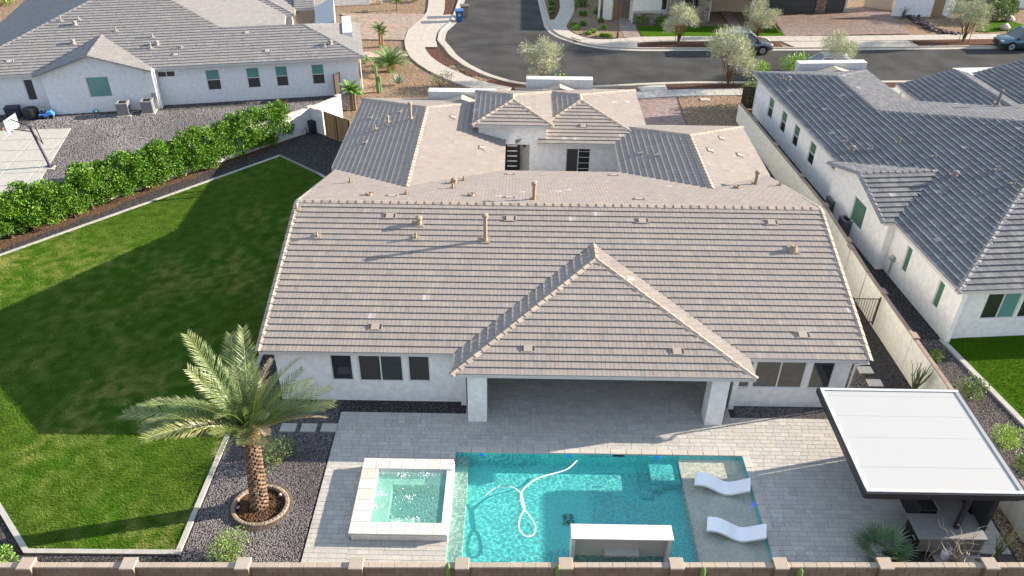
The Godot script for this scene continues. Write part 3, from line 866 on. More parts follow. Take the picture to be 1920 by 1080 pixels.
# ---------------------------------------------------------------- terrace and pool
func yard() -> void:
	var deck := struct("terrace", MB.new(), M.joint_sand)
	var bed := MB.new()
	var parts := [rect(-7.02, -24.53, 13.75, -22.66), rect(-1.9, -29.0, 8.95, -24.53), rect(-7.02, -22.66, -5.55, -15.95), rect(-5.55, -22.66, -2.16, -21.6), rect(-5.55, -18.14, -2.16, -15.95), rect(9.2, -22.66, 17.2, -15.95)]
	for r in parts: bed.prism(r, -0.1, 0.0)
	deck.mesh = bed.mesh()
	var holes := [rect(13.0, -17.55, 14.35, -15.9), rect(15.9, -17.95, 17.4, -15.9), rect(13.6, -17.0, 17.4, -15.9), rect(12.0, -16.55, 13.2, -15.9)]
	var list := []
	for r in parts:
		var rows := int(round((r[2].y - r[0].y) / 0.205))
		var d: float = (r[2].y - r[0].y) / rows
		for row in rows:
			var z: float = r[0].y + row * d
			var x: float = r[0].x - [0.0, 0.22, 0.1, 0.15][row % 4]
			while x < r[2].x:
				var w: float = [0.31, 0.41, 0.31, 0.21, 0.41, 0.52][rng.randi() % 6]
				if r[2].x - x - w < 0.13: w = r[2].x - x
				var a := maxf(x, r[0].x); var b := minf(x + w, r[2].x)
				x += w
				if b - a < 0.02: continue
				var mid := Vector2((a + b) / 2, z + d / 2)
				var skip := false
				for h in holes:
					if inside(mid, h): skip = true; break
				if not skip: list.append([mid, b - a, d])
	list.sort_custom(func(p, q): return Vector3(p[0].x, -23, p[0].y).length() < Vector3(q[0].x, -23, q[0].y).length())
	var rest := MB.new()
	for i in list.size():
		var b := MB.new() if i < 300 else rest
		var base := Color(0.44, 0.425, 0.395)
		var k := rng.randf()
		if k < 0.2: base = Color(0.415, 0.40, 0.38)
		elif k > 0.75: base = Color(0.47, 0.45, 0.415)
		b.col = vary(base, 0.06, 0.02)
		var o := Vector3(list[i][0].x, rng.randf_range(-0.002, 0.002), list[i][0].y)
		if i < 300:
			b.bevel(Vector3.ZERO, Vector3(list[i][1] - 0.007, 0.06, list[i][2] - 0.007), 0.005)
			put("paver", b, M.paver, deck, o)
		else: b.bevel(o, Vector3(list[i][1] - 0.007, 0.06, list[i][2] - 0.007), 0.005)
	stuff(put("paver_field", rest, M.paver, deck))
	# stepping slabs
	var spots := [[Vector3(-8.14, 0, -23.56), "stepping slab in the gravel nearest the terrace"], [Vector3(-7.33, 0, -23.58), "x"], [Vector3(-8.95, 0, -23.55), "x"], [Vector3(15.57, 0, -27.7), "x"], [Vector3(15.68, 0, -26.84), "x"]]
	var labels := ["pale square stepping slab, middle of three in the dark gravel left of the terrace", "pale square stepping slab next to the terrace edge in dark gravel", "pale stepping slab half hidden under the palm fronds", "pale stepping slab beside the house corner, farther of two at the side gravel", "pale stepping slab in the side gravel, nearer the pavilion roof"]
	for i in 5:
		var b := MB.new()
		b.bevel(Vector3(0, 0.03, 0), Vector3(0.62, 0.06, 0.46), 0.01)
		tag(put("stepping_slab", b, M.concrete_pale, null, spots[i][0]), labels[i], "stepping stone", "stepping slabs in the gravel")


func water_material(id: int, deep: Color, lo: float, hi: float, freq: float) -> StandardMaterial3D:
	var n := FastNoiseLite.new()
	n.seed = id; n.frequency = freq; n.noise_type = FastNoiseLite.TYPE_SIMPLEX_SMOOTH
	n.fractal_type = FastNoiseLite.FRACTAL_RIDGED; n.fractal_octaves = 2
	n.domain_warp_enabled = true; n.domain_warp_amplitude = 18.0; n.domain_warp_frequency = 0.02
	var im := n.get_seamless_image(768, 768)
	im.convert(Image.FORMAT_RGBA8)
	var c := deep.linear_to_srgb()
	var data := im.get_data()
	for i in range(0, data.size(), 4):
		var k := smoothstep(0.5, 0.97, data[i] / 255.0)
		data[i] = int(c.r * 255); data[i + 1] = int(c.g * 255); data[i + 2] = int(c.b * 255)
		data[i + 3] = int(255.0 * lerpf(hi, lo, k))
	var m := StandardMaterial3D.new()
	m.resource_name = "water"
	m.albedo_texture = ImageTexture.create_from_image(Image.create_from_data(768, 768, false, Image.FORMAT_RGBA8, data))
	m.transparency = BaseMaterial3D.TRANSPARENCY_ALPHA
	m.roughness = 0.05
	m.metallic_specular = 0.7
	m.uv1_triplanar = true; m.uv1_world_triplanar = true; m.uv1_scale = Vector3.ONE / 3.4
	m.normal_enabled = true
	m.normal_scale = 0.35
	var nt := NoiseTexture2D.new()
	nt.width = 512; nt.height = 512; nt.seamless = true; nt.as_normal_map = true; nt.noise = n
	m.normal_texture = nt
	return m


func pool() -> void:
	var g := thing("swimming_pool", "rectangular teal swimming pool with a sun shelf and white hose floating in it", "pool", Vector3(3.4, 0, -19.5))
	var o := Vector3(3.4, 0, -19.5)
	var b := MB.new(); b.off = o
	var deep := Color(0.13, 0.66, 0.64); var pale := Color(0.34, 0.48, 0.40); var shelf := Color(0.50, 0.50, 0.43)
	# basin: floor, sides
	b.col = deep
	b.box(Vector3(2.4, -0.67, -19.5), Vector3(8.3, 0.1, 5.8))
	b.box(Vector3(3.4, -0.36, -22.43), Vector3(11.3, 0.7, 0.1)); b.box(Vector3(3.4, -0.36, -16.65), Vector3(11.3, 0.7, 0.1))
	b.box(Vector3(8.97, -0.36, -19.54), Vector3(0.1, 0.7, 5.68)); b.box(Vector3(-2.21, -0.36, -19.54), Vector3(0.1, 0.7, 5.68))
	put("basin", b, M.plaster, g)
	b = MB.new(); b.off = o; b.col = pale
	b.box(Vector3(-1.91, -0.43, -19.54), Vector3(0.5, 0.39, 5.66))
	put("bench", b, M.plaster, g)
	b = MB.new(); b.off = o; b.col = shelf
	b.box(Vector3(7.69, -0.4, -19.54), Vector3(2.46, 0.42, 5.66))
	put("sun_shelf", b, M.plaster, g)
	for i in 3:
		b = MB.new(); b.off = o; b.col = deep * 0.8
		var s := [Vector3(5.86, -0.42, -21.8), Vector3(5.5, -0.5, -21.7), Vector3(5.12, -0.56, -21.55)]
		b.bevel(s[i], Vector3([1.15, 0.9, 1.3][i] if i < 1 else [0.0, 0.45, 0.42][i], [0.3, 0.28, 0.24][i], [1.2, 1.45, 1.75][i]), 0.03)
		put("step", b, M.plaster, g)
	# coping stones on the house side and beside the shelf
	var x := -2.16
	while x < 9.2:
		var c := MB.new(); c.off = o
		c.col = vary(Color(0.48, 0.455, 0.41), 0.06, 0.02)
		var w := minf(0.6, 9.22 - x)
		c.bevel(Vector3(x + w / 2, 0.012, -22.52), Vector3(w - 0.01, 0.07, 0.28), 0.012)
		put("coping_stone", c, M.paver, g)
		x += 0.6
	var z := -22.38
	while z < -16.2:
		var c := MB.new(); c.off = o
		c.col = vary(Color(0.48, 0.46, 0.42), 0.06, 0.02)
		c.bevel(Vector3(9.07, 0.012, z + 0.3), Vector3(0.28, 0.07, 0.59), 0.012)
		put("coping_stone", c, M.paver, g)
		z += 0.6
	b = MB.new(); b.off = o; b.col = Color(0.02, 0.02, 0.02)
	b.box(Vector3(4.15, -0.06, -22.38), Vector3(0.45, 0.09, 0.02))
	put("skimmer", b, M.plain, g)
	var lamp := StandardMaterial3D.new()
	lamp.albedo_color = Color(0.2, 0.3, 0.9); lamp.emission_enabled = true; lamp.emission = Color(0.12, 0.18, 1.0); lamp.emission_energy_multiplier = 1.0
	for p in [Vector3(-1.14, -0.1, -22.37), Vector3(2.22, -0.1, -22.37), Vector3(5.65, -0.1, -22.37)]:
		b = MB.new(); b.off = o
		b.tube([p, p + Vector3(0, 0, 0.03)], [0.04], 10)
		put("pool_light", b, lamp, g)
	b = MB.new(); b.off = o
	b.tube([Vector3(8.91, -0.09, -20.1), Vector3(8.88, -0.09, -20.1)], [0.055], 10)
	put("pool_light", b, lamp, g)
	# the water
	b = MB.new()
	b.quad(Vector3(-2.16, -0.06, -16.7), Vector3(6.46, -0.06, -16.7), Vector3(6.46, -0.06, -22.38), Vector3(-2.16, -0.06, -22.38))
	struct("water", b, water_material(31, Color(0.006, 0.13, 0.14), 0.0, 0.54, 0.014))
	# over the sun shelf it is a hand deep and clear
	b = MB.new()
	b.quad(Vector3(6.46, -0.06, -16.7), Vector3(8.92, -0.06, -16.7), Vector3(8.92, -0.06, -22.38), Vector3(6.46, -0.06, -22.38))
	struct("water", b, water_material(31, Color(0.10, 0.16, 0.15), 0.0, 0.34, 0.013))
	# spa
	var so := Vector3(-3.83, 0, -19.88)
	var s := thing("hot_tub", "raised square spa with white tiled rim and bubbling green water", "hot tub", so)
	b = MB.new(); b.off = so
	for r in [[-5.5, -21.58, -2.16, -21.12], [-5.5, -18.6, -2.16, -18.15], [-5.5, -21.12, -4.96, -18.6], [-2.4, -21.12, -2.16, -18.6]]:
		b.prism(rect(r[0], r[1], r[2], r[3]), -0.7, 0.355)
	put("wall", b, M.stucco, s)
	# rim stones
	var k := 0
	for r in [[-5.56, -21.62, -2.2, -21.1, true], [-5.56, -18.62, -2.2, -18.1, true], [-5.56, -21.1, -4.96, -18.62, false]]:
		var n := 7 if r[4] else 5
		for i in n:
			var c := MB.new(); c.off = so
			c.col = vary(Color(0.58, 0.565, 0.53) if rng.randf() > 0.25 else Color(0.54, 0.52, 0.475), 0.05, 0.03)
			if r[4]:
				var w: float = (r[2] - r[0]) / n
				c.bevel(Vector3(r[0] + w * (i + 0.5), 0.38, (r[1] + r[3]) / 2), Vector3(w - 0.008, 0.06, r[3] - r[1] - 0.004), 0.01)
			else:
				var d: float = (r[3] - r[1]) / n
				c.bevel(Vector3((r[0] + r[2]) / 2, 0.38, r[1] + d * (i + 0.5)), Vector3(r[2] - r[0] - 0.004, 0.06, d - 0.008), 0.01)
			put("rim_stone", c, M.paver, s)
	b = MB.new(); b.off = so; b.col = Color(0.62, 0.6, 0.55)
	b.prism(rect(-2.4, -21.1, -2.14, -18.62), 0.3, 0.365)
	put("spillway", b, M.paver, s)
	b = MB.new(); b.off = so; b.col = Color(0.07, 0.40, 0.32)
	b.box(Vector3(-3.68, -0.35, -19.86), Vector3(2.56, 0.1, 2.52))
	put("basin", b, M.plaster, s)
	b = MB.new(); b.off = so; b.col = Color(0.2, 0.46, 0.37)
	b.box(Vector3(-3.68, -0.1, -20.85), Vector3(2.54, 0.4, 0.5)); b.box(Vector3(-4.66, -0.1, -19.6), Vector3(0.56, 0.4, 1.98)); b.box(Vector3(-3.68, -0.1, -18.85), Vector3(1.4, 0.3, 0.46))
	put("bench", b, M.plaster, s)
	b = MB.new(); b.off = so
	b.quad(Vector3(-4.96, 0.3, -18.6), Vector3(-2.4, 0.3, -18.6), Vector3(-2.4, 0.3, -21.12), Vector3(-4.96, 0.3, -21.12))
	put("water", b, water_material(44, Color(0.25, 0.5, 0.42), 0.02, 0.5, 0.045), s)
	b = MB.new(); b.off = so
	for i in 240:  # foam of the jets
		var q: Vector2 = [Vector2(-3.95, -20.85), Vector2(-3.2, -20.9), Vector2(-4.75, -20.0), Vector2(-4.8, -19.4), Vector2(-4.0, -18.8), Vector2(-3.4, -18.85), Vector2(-3.7, -19.8)][rng.randi() % 7]
		var sp := 0.085 if i < 200 else 0.35
		var c := Vector3(clampf(q.x + rng.randfn() * sp * 1.4, -4.9, -2.5), 0.3, clampf(q.y + rng.randfn() * sp, -21.05, -18.66))
		var r := rng.randf_range(0.008, 0.022)
		b.lathe(c, [Vector2(r, 0.0), Vector2(r * 0.7, r * 0.6), Vector2(0, r * 0.8)], 6)
	stuff(put("foam", b, M.plastic_white, s))
	# fountain wall in the pool
	var f := thing("fountain_wall", "low white topped water feature wall standing in the pool", "water feature", Vector3(3.7, 0, -17.75))
	b = MB.new()
	b.box(Vector3(-1.6, 0.15, 0), Vector3(0.12, 1.9, 0.55)); b.box(Vector3(1.6, 0.15, 0), Vector3(0.12, 1.9, 0.55)); b.box(Vector3(0, 0.15, -0.2), Vector3(3.08, 1.9, 0.14))
	put("wall", b, M.stucco, f)
	b = MB.new(); b.box(Vector3(0, 0.15, -0.05), Vector3(3.06, 1.78, 0.15))
	put("niche_back", b, mat("stone_grey", Color(0.56, 0.55, 0.5), 0.85), f)
	for i in 6:
		b = MB.new(); b.col = vary(Color(0.7, 0.69, 0.65), 0.05, 0.02)
		b.bevel(Vector3(-1.41 + i * 0.565, 1.13, 0), Vector3(0.56, 0.05, 0.62), 0.008)
		put("top_stone", b, M.paver, f)
	b = MB.new(); b.box(Vector3(0.05, 0.3, 0.16), Vector3(1.15, 0.1, 0.3))
	put("spout", b, M.white_paint, f)
	# hose and cleaner
	var path := []
	var hose := PackedVector2Array([Vector2(2.52, -22.08), Vector2(2.05, -21.58), Vector2(1.03, -21.16), Vector2(0.53, -20.7), Vector2(0.35, -20.36), Vector2(0.37, -19.99), Vector2(0.48, -19.62), Vector2(0.62, -19.45), Vector2(0.86, -18.91), Vector2(0.8, -18.52), Vector2(0.52, -18.44), Vector2(0.3, -18.78), Vector2(0.33, -19.26), Vector2(0.46, -19.57)])
	var hose2 := PackedVector2Array([Vector2(0.5, -19.57), Vector2(0.43, -20.11), Vector2(0.33, -20.44), Vector2(0.03, -20.72), Vector2(-0.37, -20.79), Vector2(-0.76, -20.6), Vector2(-0.98, -20.34)])
	hose.append_array(hose2)
	var c3 := Curve3D.new()
	for i in hose.size():
		var a: Vector2 = hose[maxi(i - 1, 0)]; var d: Vector2 = hose[mini(i + 1, hose.size() - 1)]
		var t := Vector3(d.x - a.x, 0, d.y - a.y) / 6.0
		var y := -0.035 if i < hose.size() - 4 else -0.035 - 0.04 * (i - hose.size() + 5)
		c3.add_point(Vector3(hose[i].x, y + (0.03 if i in [8, 9, 10] else 0.0), hose[i].y), -t, t)
	for p in c3.tessellate_even_length(5, 0.08): path.append(p)
	b = MB.new(); b.tube(path, [0.023], 6)
	tag(put("pool_hose", b, M.plastic_white, null, Vector3.ZERO, true), "long white floating hose with a loop on the pool water", "hose")
	var cl := thing("pool_cleaner", "dark pool cleaner resting on the pool floor by the fountain wall", "pool cleaner", Vector3(2.1, -0.6, -19.65))
	b = MB.new(); b.bevel(Vector3(0, 0.09, 0), Vector3(0.3, 0.1, 0.42), 0.03); put("body", b, M.black, cl)
	for q in [Vector3(-0.17, 0.06, 0.14), Vector3(0.17, 0.06, 0.14), Vector3(-0.17, 0.06, -0.14), Vector3(0.17, 0.06, -0.14)]:
		b = MB.new(); b.tube([q - Vector3(0.03, 0, 0), q + Vector3(0.03, 0, 0)], [0.075], 10); put("wheel", b, M.rubber, cl)
	for i in 2:
		lounger(Vector3(7.84, -0.15, -20.86) if i == 0 else Vector3(7.9, -0.15, -18.75), ["white moulded chaise in the shallow pool shelf, farther from the block wall", "white moulded chaise in the shallow pool shelf, nearer the block wall"][i])


func lounger(at: Vector3, label: String) -> void:
	var t := thing("pool_lounger", label, "lounger", at + Vector3(0, 0.01, 0), -0.24, "loungers on the pool shelf")
	# side profile from the foot to the head: x along, y up
	var prof := [Vector2(-1.0, 0.2), Vector2(-0.86, 0.25), Vector2(-0.6, 0.26), Vector2(-0.3, 0.17), Vector2(-0.02, 0.05), Vector2(0.18, 0.02), Vector2(0.36, 0.08), Vector2(0.6, 0.22), Vector2(0.88, 0.40), Vector2(0.98, 0.45)]
	var c := Curve2D.new()
	for i in prof.size():
		var a: Vector2 = prof[maxi(i - 1, 0)]; var d: Vector2 = prof[mini(i + 1, prof.size() - 1)]
		c.add_point(prof[i], -(d - a) / 6, (d - a) / 6)
	var b := MB.new()
	var pts := c.tessellate_even_length(5, 0.06)
	var n := pts.size()
	for i in n - 1:
		var p := pts[i]; var q := pts[i + 1]
		var wp := 0.31; var wq := 0.31
		b.quad(Vector3(p.x, p.y + 0.09, wp), Vector3(q.x, q.y + 0.09, wq), Vector3(q.x, q.y + 0.09, -wq), Vector3(p.x, p.y + 0.09, -wp))
		b.quad(Vector3(p.x, p.y, -wp), Vector3(q.x, q.y, -wq), Vector3(q.x, q.y, wq), Vector3(p.x, p.y, wp))
		for s in [-1.0, 1.0]:
			var e := [Vector3(p.x, p.y, wp * s), Vector3(q.x, q.y, wq * s), Vector3(q.x, q.y + 0.09, wq * s), Vector3(p.x, p.y + 0.09, wp * s)]
			if s > 0: b.quad(e[0], e[1], e[2], e[3])
			else: b.quad(e[3], e[2], e[1], e[0])
	for i in [0, n - 1]:
		var p := pts[i]
		b.quad(Vector3(p.x, p.y, -0.31), Vector3(p.x, p.y, 0.31), Vector3(p.x, p.y + 0.09, 0.31), Vector3(p.x, p.y + 0.09, -0.31))
	put("shell", b, M.plastic_white, t)



# ---------------------------------------------------------------- houses
func P2(a: Array) -> PackedVector2Array:
	var out := PackedVector2Array()
	for i in range(0, a.size(), 2): out.append(Vector2(a[i], a[i + 1]))
	return out


func gable(house: Node3D, off: Vector3, o: Vector3, ux: Vector3, poly: Array, depth: Vector3, m: Material) -> void:
	var b := MB.new(); b.off = off
	b.panel(o, ux, Vector3.UP, P2(poly), depth)
	put("gable", b, m, house)


func main_house() -> void:
	var o := Vector3(2, 0, -38)
	var h := thing("main_house", "white stucco house with the taupe tiled roof and covered patio facing the pool", "house", o)
	var R := Roof.new()
	R.off = o
	R.color = Color(0.355, 0.315, 0.29); R.spread = 0.035; R.ex = 0.3392; R.thick = 0.055; R.odd = 0.004
	var s := Vector2(0, -1); var n := Vector2(0, 1); var e := Vector2(1, 0); var w := Vector2(-1, 0)
	var p := 0.285; var y := 2.75
	var a := Vector2(-10.1, -25)
	slope(R, P2([-10.1, -25, -2.35, -25, 3.49, -30.84, -10.1, -30.84]), a, s, y, p)
	slope(R, P2([9.33, -25, 14.1, -25, 14.1, -30.84, 3.49, -30.84]), a, s, y, p)
	slope(R, P2([-10.1, -30.84, 14.1, -30.84, 14.1, -33.2, -10.1, -33.2]), a, s, y, p)
	slope(R, P2([-2.35, -23.78, 9.33, -23.78, 3.49, -29.62]), Vector2(-2.35, -23.78), s, y, p)
	slope(R, P2([-2.35, -23.78, -2.35, -25, 3.49, -30.84, 3.49, -29.62]), Vector2(-2.35, -23.78), e, y, p)
	slope(R, P2([9.33, -25, 9.33, -23.78, 3.49, -29.62, 3.49, -30.84]), Vector2(9.33, -23.78), w, y, p)
	var bk := Vector2(0, -41.4)
	slope(R, P2([-10.1, -36.53, 14.1, -36.53, 14.1, -33.2, -10.1, -33.2]), bk, n, y, p)
	slope(R, P2([-10.1, -41.1, -5.53, -36.53, -10.1, -36.53]), bk, n, y, p)
	slope(R, P2([-0.65, -41.4, 5.9, -41.4, 10.07, -37.23, 10.07, -36.53, -5.53, -36.53]), bk, n, y, p)
	slope(R, P2([14.1, -41.25, 14.1, -36.53, 10.07, -36.53, 10.07, -37.23]), bk, n, y, p)
	slope(R, P2([-10.4, -41.4, -10.4, -52.1, -5.53, -47.23, -5.53, -36.53]), Vector2(-10.4, -41.4), e, y, p)
	slope(R, P2([-0.65, -52.1, -0.65, -41.4, -5.53, -36.53, -5.53, -47.23]), Vector2(-0.65, -41.4), w, y, p)
	slope(R, P2([-10.4, -52.1, -0.65, -52.1, -5.53, -47.23]), Vector2(-10.4, -52.1), n, y, p)
	slope(R, P2([5.9, -41.4, 5.9, -48.2, 10.07, -44.03, 10.07, -37.23]), Vector2(5.9, -41.4), e, y, p)
	slope(R, P2([14.25, -48.2, 14.25, -41.25, 10.07, -37.23, 10.07, -44.03]), Vector2(14.25, -41.4), w, y, p)
	slope(R, P2([5.9, -48.2, 14.25, -48.2, 10.07, -44.03]), Vector2(5.9, -48.2), n, y, p)
	hip_roof(R, -0.05, -54.4, 8.16, -45.24, 2.75, p, "NEW", false)
	slope(R, P2([1.3, -45.24, 8.16, -45.24, 4.055, -49.345, 1.3, -46.59]), Vector2(1.3, -45.24), s, 2.75, p)
	for q in [Vector3(8.16, y, -45.24), Vector3(1.3, y + p * 1.35, -46.59)]: cap_line(R, q, Vector3(4.055, y + p * 4.105, -49.345))
	for q in [Vector3(8.16, y, -54.4), Vector3(-0.05, y, -54.4)]: cap_line(R, q, Vector3(4.055, y + p * 4.105, -50.295))
	cap_line(R, Vector3(4.055, y + p * 4.105, -50.295), Vector3(4.055, y + p * 4.105 + 0.001, -49.345))
	hip_roof(R, -2.65, -50.9, 2.15, -45.3, 3.85, p)
	cap_line(R, Vector3(-10.1, y + p * 8.2, -33.2), Vector3(14.1, y + p * 8.2 + 0.0001, -33.2))
	for q in [[-10.1, -25.0, -33.2], [14.1, -25.0, -33.2], [-10.1, -41.1, -33.2], [14.1, -41.2, -33.2]]:
		cap_line(R, Vector3(q[0], y, q[1]), Vector3(q[0], y + p * 8.2, q[2]))
	cap_line(R, Vector3(-2.35, y, -23.78), Vector3(3.49, y + p * 5.84, -29.62)); cap_line(R, Vector3(9.33, y, -23.78), Vector3(3.49, y + p * 5.84, -29.62))
	cap_line(R, Vector3(3.49, y + p * 5.84, -29.62), Vector3(3.49, y + p * 5.84 + 0.001, -30.84))
	cap_line(R, Vector3(-10.4, y, -52.1), Vector3(-5.53, y + p * 4.87, -47.23)); cap_line(R, Vector3(-0.65, y, -52.1), Vector3(-5.53, y + p * 4.87, -47.23))
	cap_line(R, Vector3(-5.53, y + p * 4.87 + 0.001, -47.23), Vector3(-5.53, y + p * 4.87, -36.6))
	cap_line(R, Vector3(5.9, y, -48.2), Vector3(10.07, y + p * 4.17, -44.03)); cap_line(R, Vector3(14.25, y, -48.2), Vector3(10.07, y + p * 4.17, -44.03))
	cap_line(R, Vector3(10.07, y + p * 4.17 + 0.001, -44.03), Vector3(10.07, y + p * 4.17, -37.3))
	close_roof(R, h, 300, Color(0.40, 0.34, 0.285))
	# vents and pipes
	var up := Vector3(0, p, -1); var un := Vector3(0, p, 1)
	var tan := Color(0.32, 0.27, 0.225)
	for q in [Vector2(-5.72, -32.31), Vector2(-0.24, -32.26), Vector2(5.78, -32.25), Vector2(11.66, -32.27), Vector2(-5.61, -26.22), Vector2(11.71, -26.15)]: roof_vent(R, Vector3(q.x, y + p * (-25 - q.y), q.y), up, tan)
	for q in [Vector2(0.58, -24.97), Vector2(6.43, -24.95)]: roof_vent(R, Vector3(q.x, y + p * (-23.78 - q.y), q.y), up, tan)
	for q in [Vector2(-0.33, -40.34), Vector2(5.38, -40.47), Vector2(-5.91, -34.38), Vector2(-0.3, -34.42), Vector2(5.91, -34.49)]: roof_vent(R, Vector3(q.x, y + p * (q.y + 41.4), q.y), un, tan)
	for q in [[Vector2(-1.31, -30.93), 1.25, 0.085, true], [Vector2(-4.34, -31.85), 0.3, 0.1, true], [Vector2(-4.41, -30.99), 0.35, 0.045, false], [Vector2(12.3, -30.64), 0.28, 0.13, false], [Vector2(-8.8, -31), 0.3, 0.045, false], [Vector2(-10.03, -32.66), 0.3, 0.04, false]]:
		roof_pipe(R, Vector3(q[0].x, y + p * (-25 - q[0].y), q[0].y), q[1], q[2], Color(0.36, 0.30, 0.23), q[3])
	for q in [[Vector2(0.87, -34.03), 0.85, 0.085, true], [Vector2(12.64, -38.52), 0.7, 0.085, true], [Vector2(-3.18, -37.64), 0.2, 0.1, true], [Vector2(-3.15, -36.31), 0.35, 0.045, false], [Vector2(-2.73, -38.37), 0.3, 0.04, false], [Vector2(-5.27, -34.79), 0.3, 0.04, false], [Vector2(-6.99, -34.43), 0.16, 0.11, false], [Vector2(-2.12, -34.64), 0.16, 0.11, false], [Vector2(-8.48, -37.25), 0.4, 0.04, false], [Vector2(11.41, -37.48), 0.16, 0.1, false], [Vector2(13.83, -38.2), 0.3, 0.045, false]]:
		roof_pipe(R, Vector3(q[0].x, y + p * (q[0].y + 41.4), q[0].y), q[1], q[2], Color(0.36, 0.28, 0.21), q[3])
	for q in [[Vector3(-6.35, 0, -45.8), 1.0, 0.085, true], [Vector3(-7.8, 0, -46.2), 0.4, 0.06, true], [Vector3(-8.5, 0, -45.6), 0.35, 0.04, false]]:
		q[0].y = y + p * (q[0].x + 10.4)
		roof_pipe(R, q[0], q[1], q[2], Color(0.40, 0.34, 0.27), q[3])
	for q in [Vector2(-9.2, -47.9), Vector2(-8.9, -44.0), Vector2(-7.3, -47.6)]: roof_vent(R, Vector3(q.x, y + p * (q.y * 0 + q.x + 10.4), q.y), Vector3(1, p, 0), tan)
	for q in [Vector2(-3.9, -46.8), Vector2(-2.0, -43.6)]: roof_vent(R, Vector3(q.x, y + p * (-0.65 - q.x), q.y), Vector3(-1, p, 0), tan)
	for q in [Vector2(12.2, -45.0), Vector2(11.0, -42.5), Vector2(12.9, -43.1)]: roof_vent(R, Vector3(q.x, y + p * (14.25 - q.x), q.y), Vector3(-1, p, 0), tan)
	for q in [Vector2(8.0, -42.5), Vector2(7.2, -43.2)]: roof_vent(R, Vector3(q.x, y + p * (q.x - 5.9), q.y), Vector3(1, p, 0), tan)
	roof_vent(R, Vector3(4.1, 2.75 + p * 1.6, -46.84), Vector3(0, 0.31, -1), tan)
	# walls
	var st: Material = M.stucco
	wall(h, o, Vector2(-9.6, -25.27), Vector2(-1.9, -25.27), Vector2(0, 1), 0, 2.62, st, [[2.65, 0.9, 1.05, 2.46], [4.23, 1.82, 1.03, 2.48], [5.79, 0.9, 1.05, 2.48]])
	window(h, o, Vector3(-6.95, 1.755, -25.27), Vector2(0, 1), 0.9, 1.41, 1, [M.glass_dark], M.frame)
	window(h, o, Vector3(-5.37, 1.755, -25.27), Vector2(0, 1), 1.82, 1.45, 2, [M.screen, M.glass_dark], M.frame)
	window(h, o, Vector3(-3.81, 1.765, -25.27), Vector2(0, 1), 0.9, 1.43, 1, [M.screen], M.frame)
	wall(h, o, Vector2(8.95, -25.27), Vector2(13.6, -25.27), Vector2(0, 1), 0, 2.62, st, [[0.45, 0.6, 1.0, 2.46], [1.86, 2.06, 1.0, 2.46], [3.57, 0.94, 1.0, 2.46]])
	window(h, o, Vector3(9.4, 1.73, -25.27), Vector2(0, 1), 0.6, 1.46, 1, [M.glass_dark], M.frame)
	window(h, o, Vector3(10.81, 1.73, -25.27), Vector2(0, 1), 2.06, 1.46, 2, [M.glass_dark, M.glass_dark], M.frame)
	window(h, o, Vector3(12.52, 1.73, -25.27), Vector2(0, 1), 0.94, 1.46, 1, [M.glass_dark], M.frame)
	# patio recess
	wall(h, o, Vector2(-1.9, -25.05), Vector2(-1.9, -29.0), Vector2(1, 0), 0, 2.62, st)
	wall(h, o, Vector2(8.95, -29.0), Vector2(8.95, -25.05), Vector2(-1, 0), 0, 2.62, st)
	wall(h, o, Vector2(-1.9, -29.0), Vector2(8.95, -29.0), Vector2(0, 1), 0, 2.62, st, [[5.4, 6.0, 0.02, 2.4]])
	window(h, o, Vector3(3.5, 1.21, -29.0), Vector2(0, 1), 6.0, 2.38, 4, [M.glass_dark, M.glass_dark, M.glass_dark, M.glass_dark], M.frame_dark, "sliding_door")
	for q in [[-1.40, 0.76], [8.13, 0.7]]:
		var b := MB.new(); b.off = o
		b.box(Vector3(q[0], 1.35, -24.42), Vector3(q[1], 2.7, 0.7))
		put("column", b, st, h)
	var b := MB.new(); b.off = o
	b.box(Vector3(3.36, 2.5, -24.42), Vector3(8.8, 0.4, 0.4)); put("beam", b, st, h)
	# outer sides
	wall(h, o, Vector2(-9.6, -41), Vector2(-9.6, -25.5), Vector2(-1, 0), 0, 2.62, st)
	wall(h, o, Vector2(13.6, -25.5), Vector2(13.6, -41), Vector2(1, 0), 0, 2.62, st)
	gable(h, o, Vector3(-9.6, 2.62, -25.27), Vector3(0, 0, -1), [0, 0, 15.8, 0, 7.93, 2.18], Vector3(0.2, 0, 0), st)
	gable(h, o, Vector3(13.6, 2.62, -25.27), Vector3(0, 0, -1), [0, 0, 15.8, 0, 7.93, 2.18], Vector3(-0.2, 0, 0), st)
	wall(h, o, Vector2(-9.95, -51.7), Vector2(-9.95, -41), Vector2(-1, 0), 0, 2.62, st)
	wall(h, o, Vector2(13.85, -41), Vector2(13.85, -47.8), Vector2(1, 0), 0, 2.62, st)
	wall(h, o, Vector2(-1.1, -51.7), Vector2(-9.95, -51.7), Vector2(0, -1), 0, 2.62, st)
	wall(h, o, Vector2(13.85, -47.8), Vector2(7.8, -47.8), Vector2(0, -1), 0, 2.62, st)
	wall(h, o, Vector2(7.75, -54.0), Vector2(-1.1, -54.0), Vector2(0, -1), 0, 2.62, st)
	wall(h, o, Vector2(7.75, -47.8), Vector2(7.75, -54.0), Vector2(1, 0), 0, 2.62, st)
	# courtyard: the wall that looks south, with the gate opening and the sliding window
	wall(h, o, Vector2(-1.1, -45.6), Vector2(6.3, -45.6), Vector2(0, 1), 0, 2.62, st, [[1.16, 1.5, 0.0, 2.5], [4.9, 1.5, 0.25, 2.3]])
	window(h, o, Vector3(3.8, 1.275, -45.6), Vector2(0, 1), 1.5, 2.05, 2, [M.screen, M.glass_dark], M.frame, "sliding_door")
	b = MB.new(); b.off = o
	for i in 5: b.box(Vector3(4.17, 0.55 + i * 0.38, -45.66), Vector3(0.66, 0.025, 0.02))
	put("blind", b, M.frame, h)
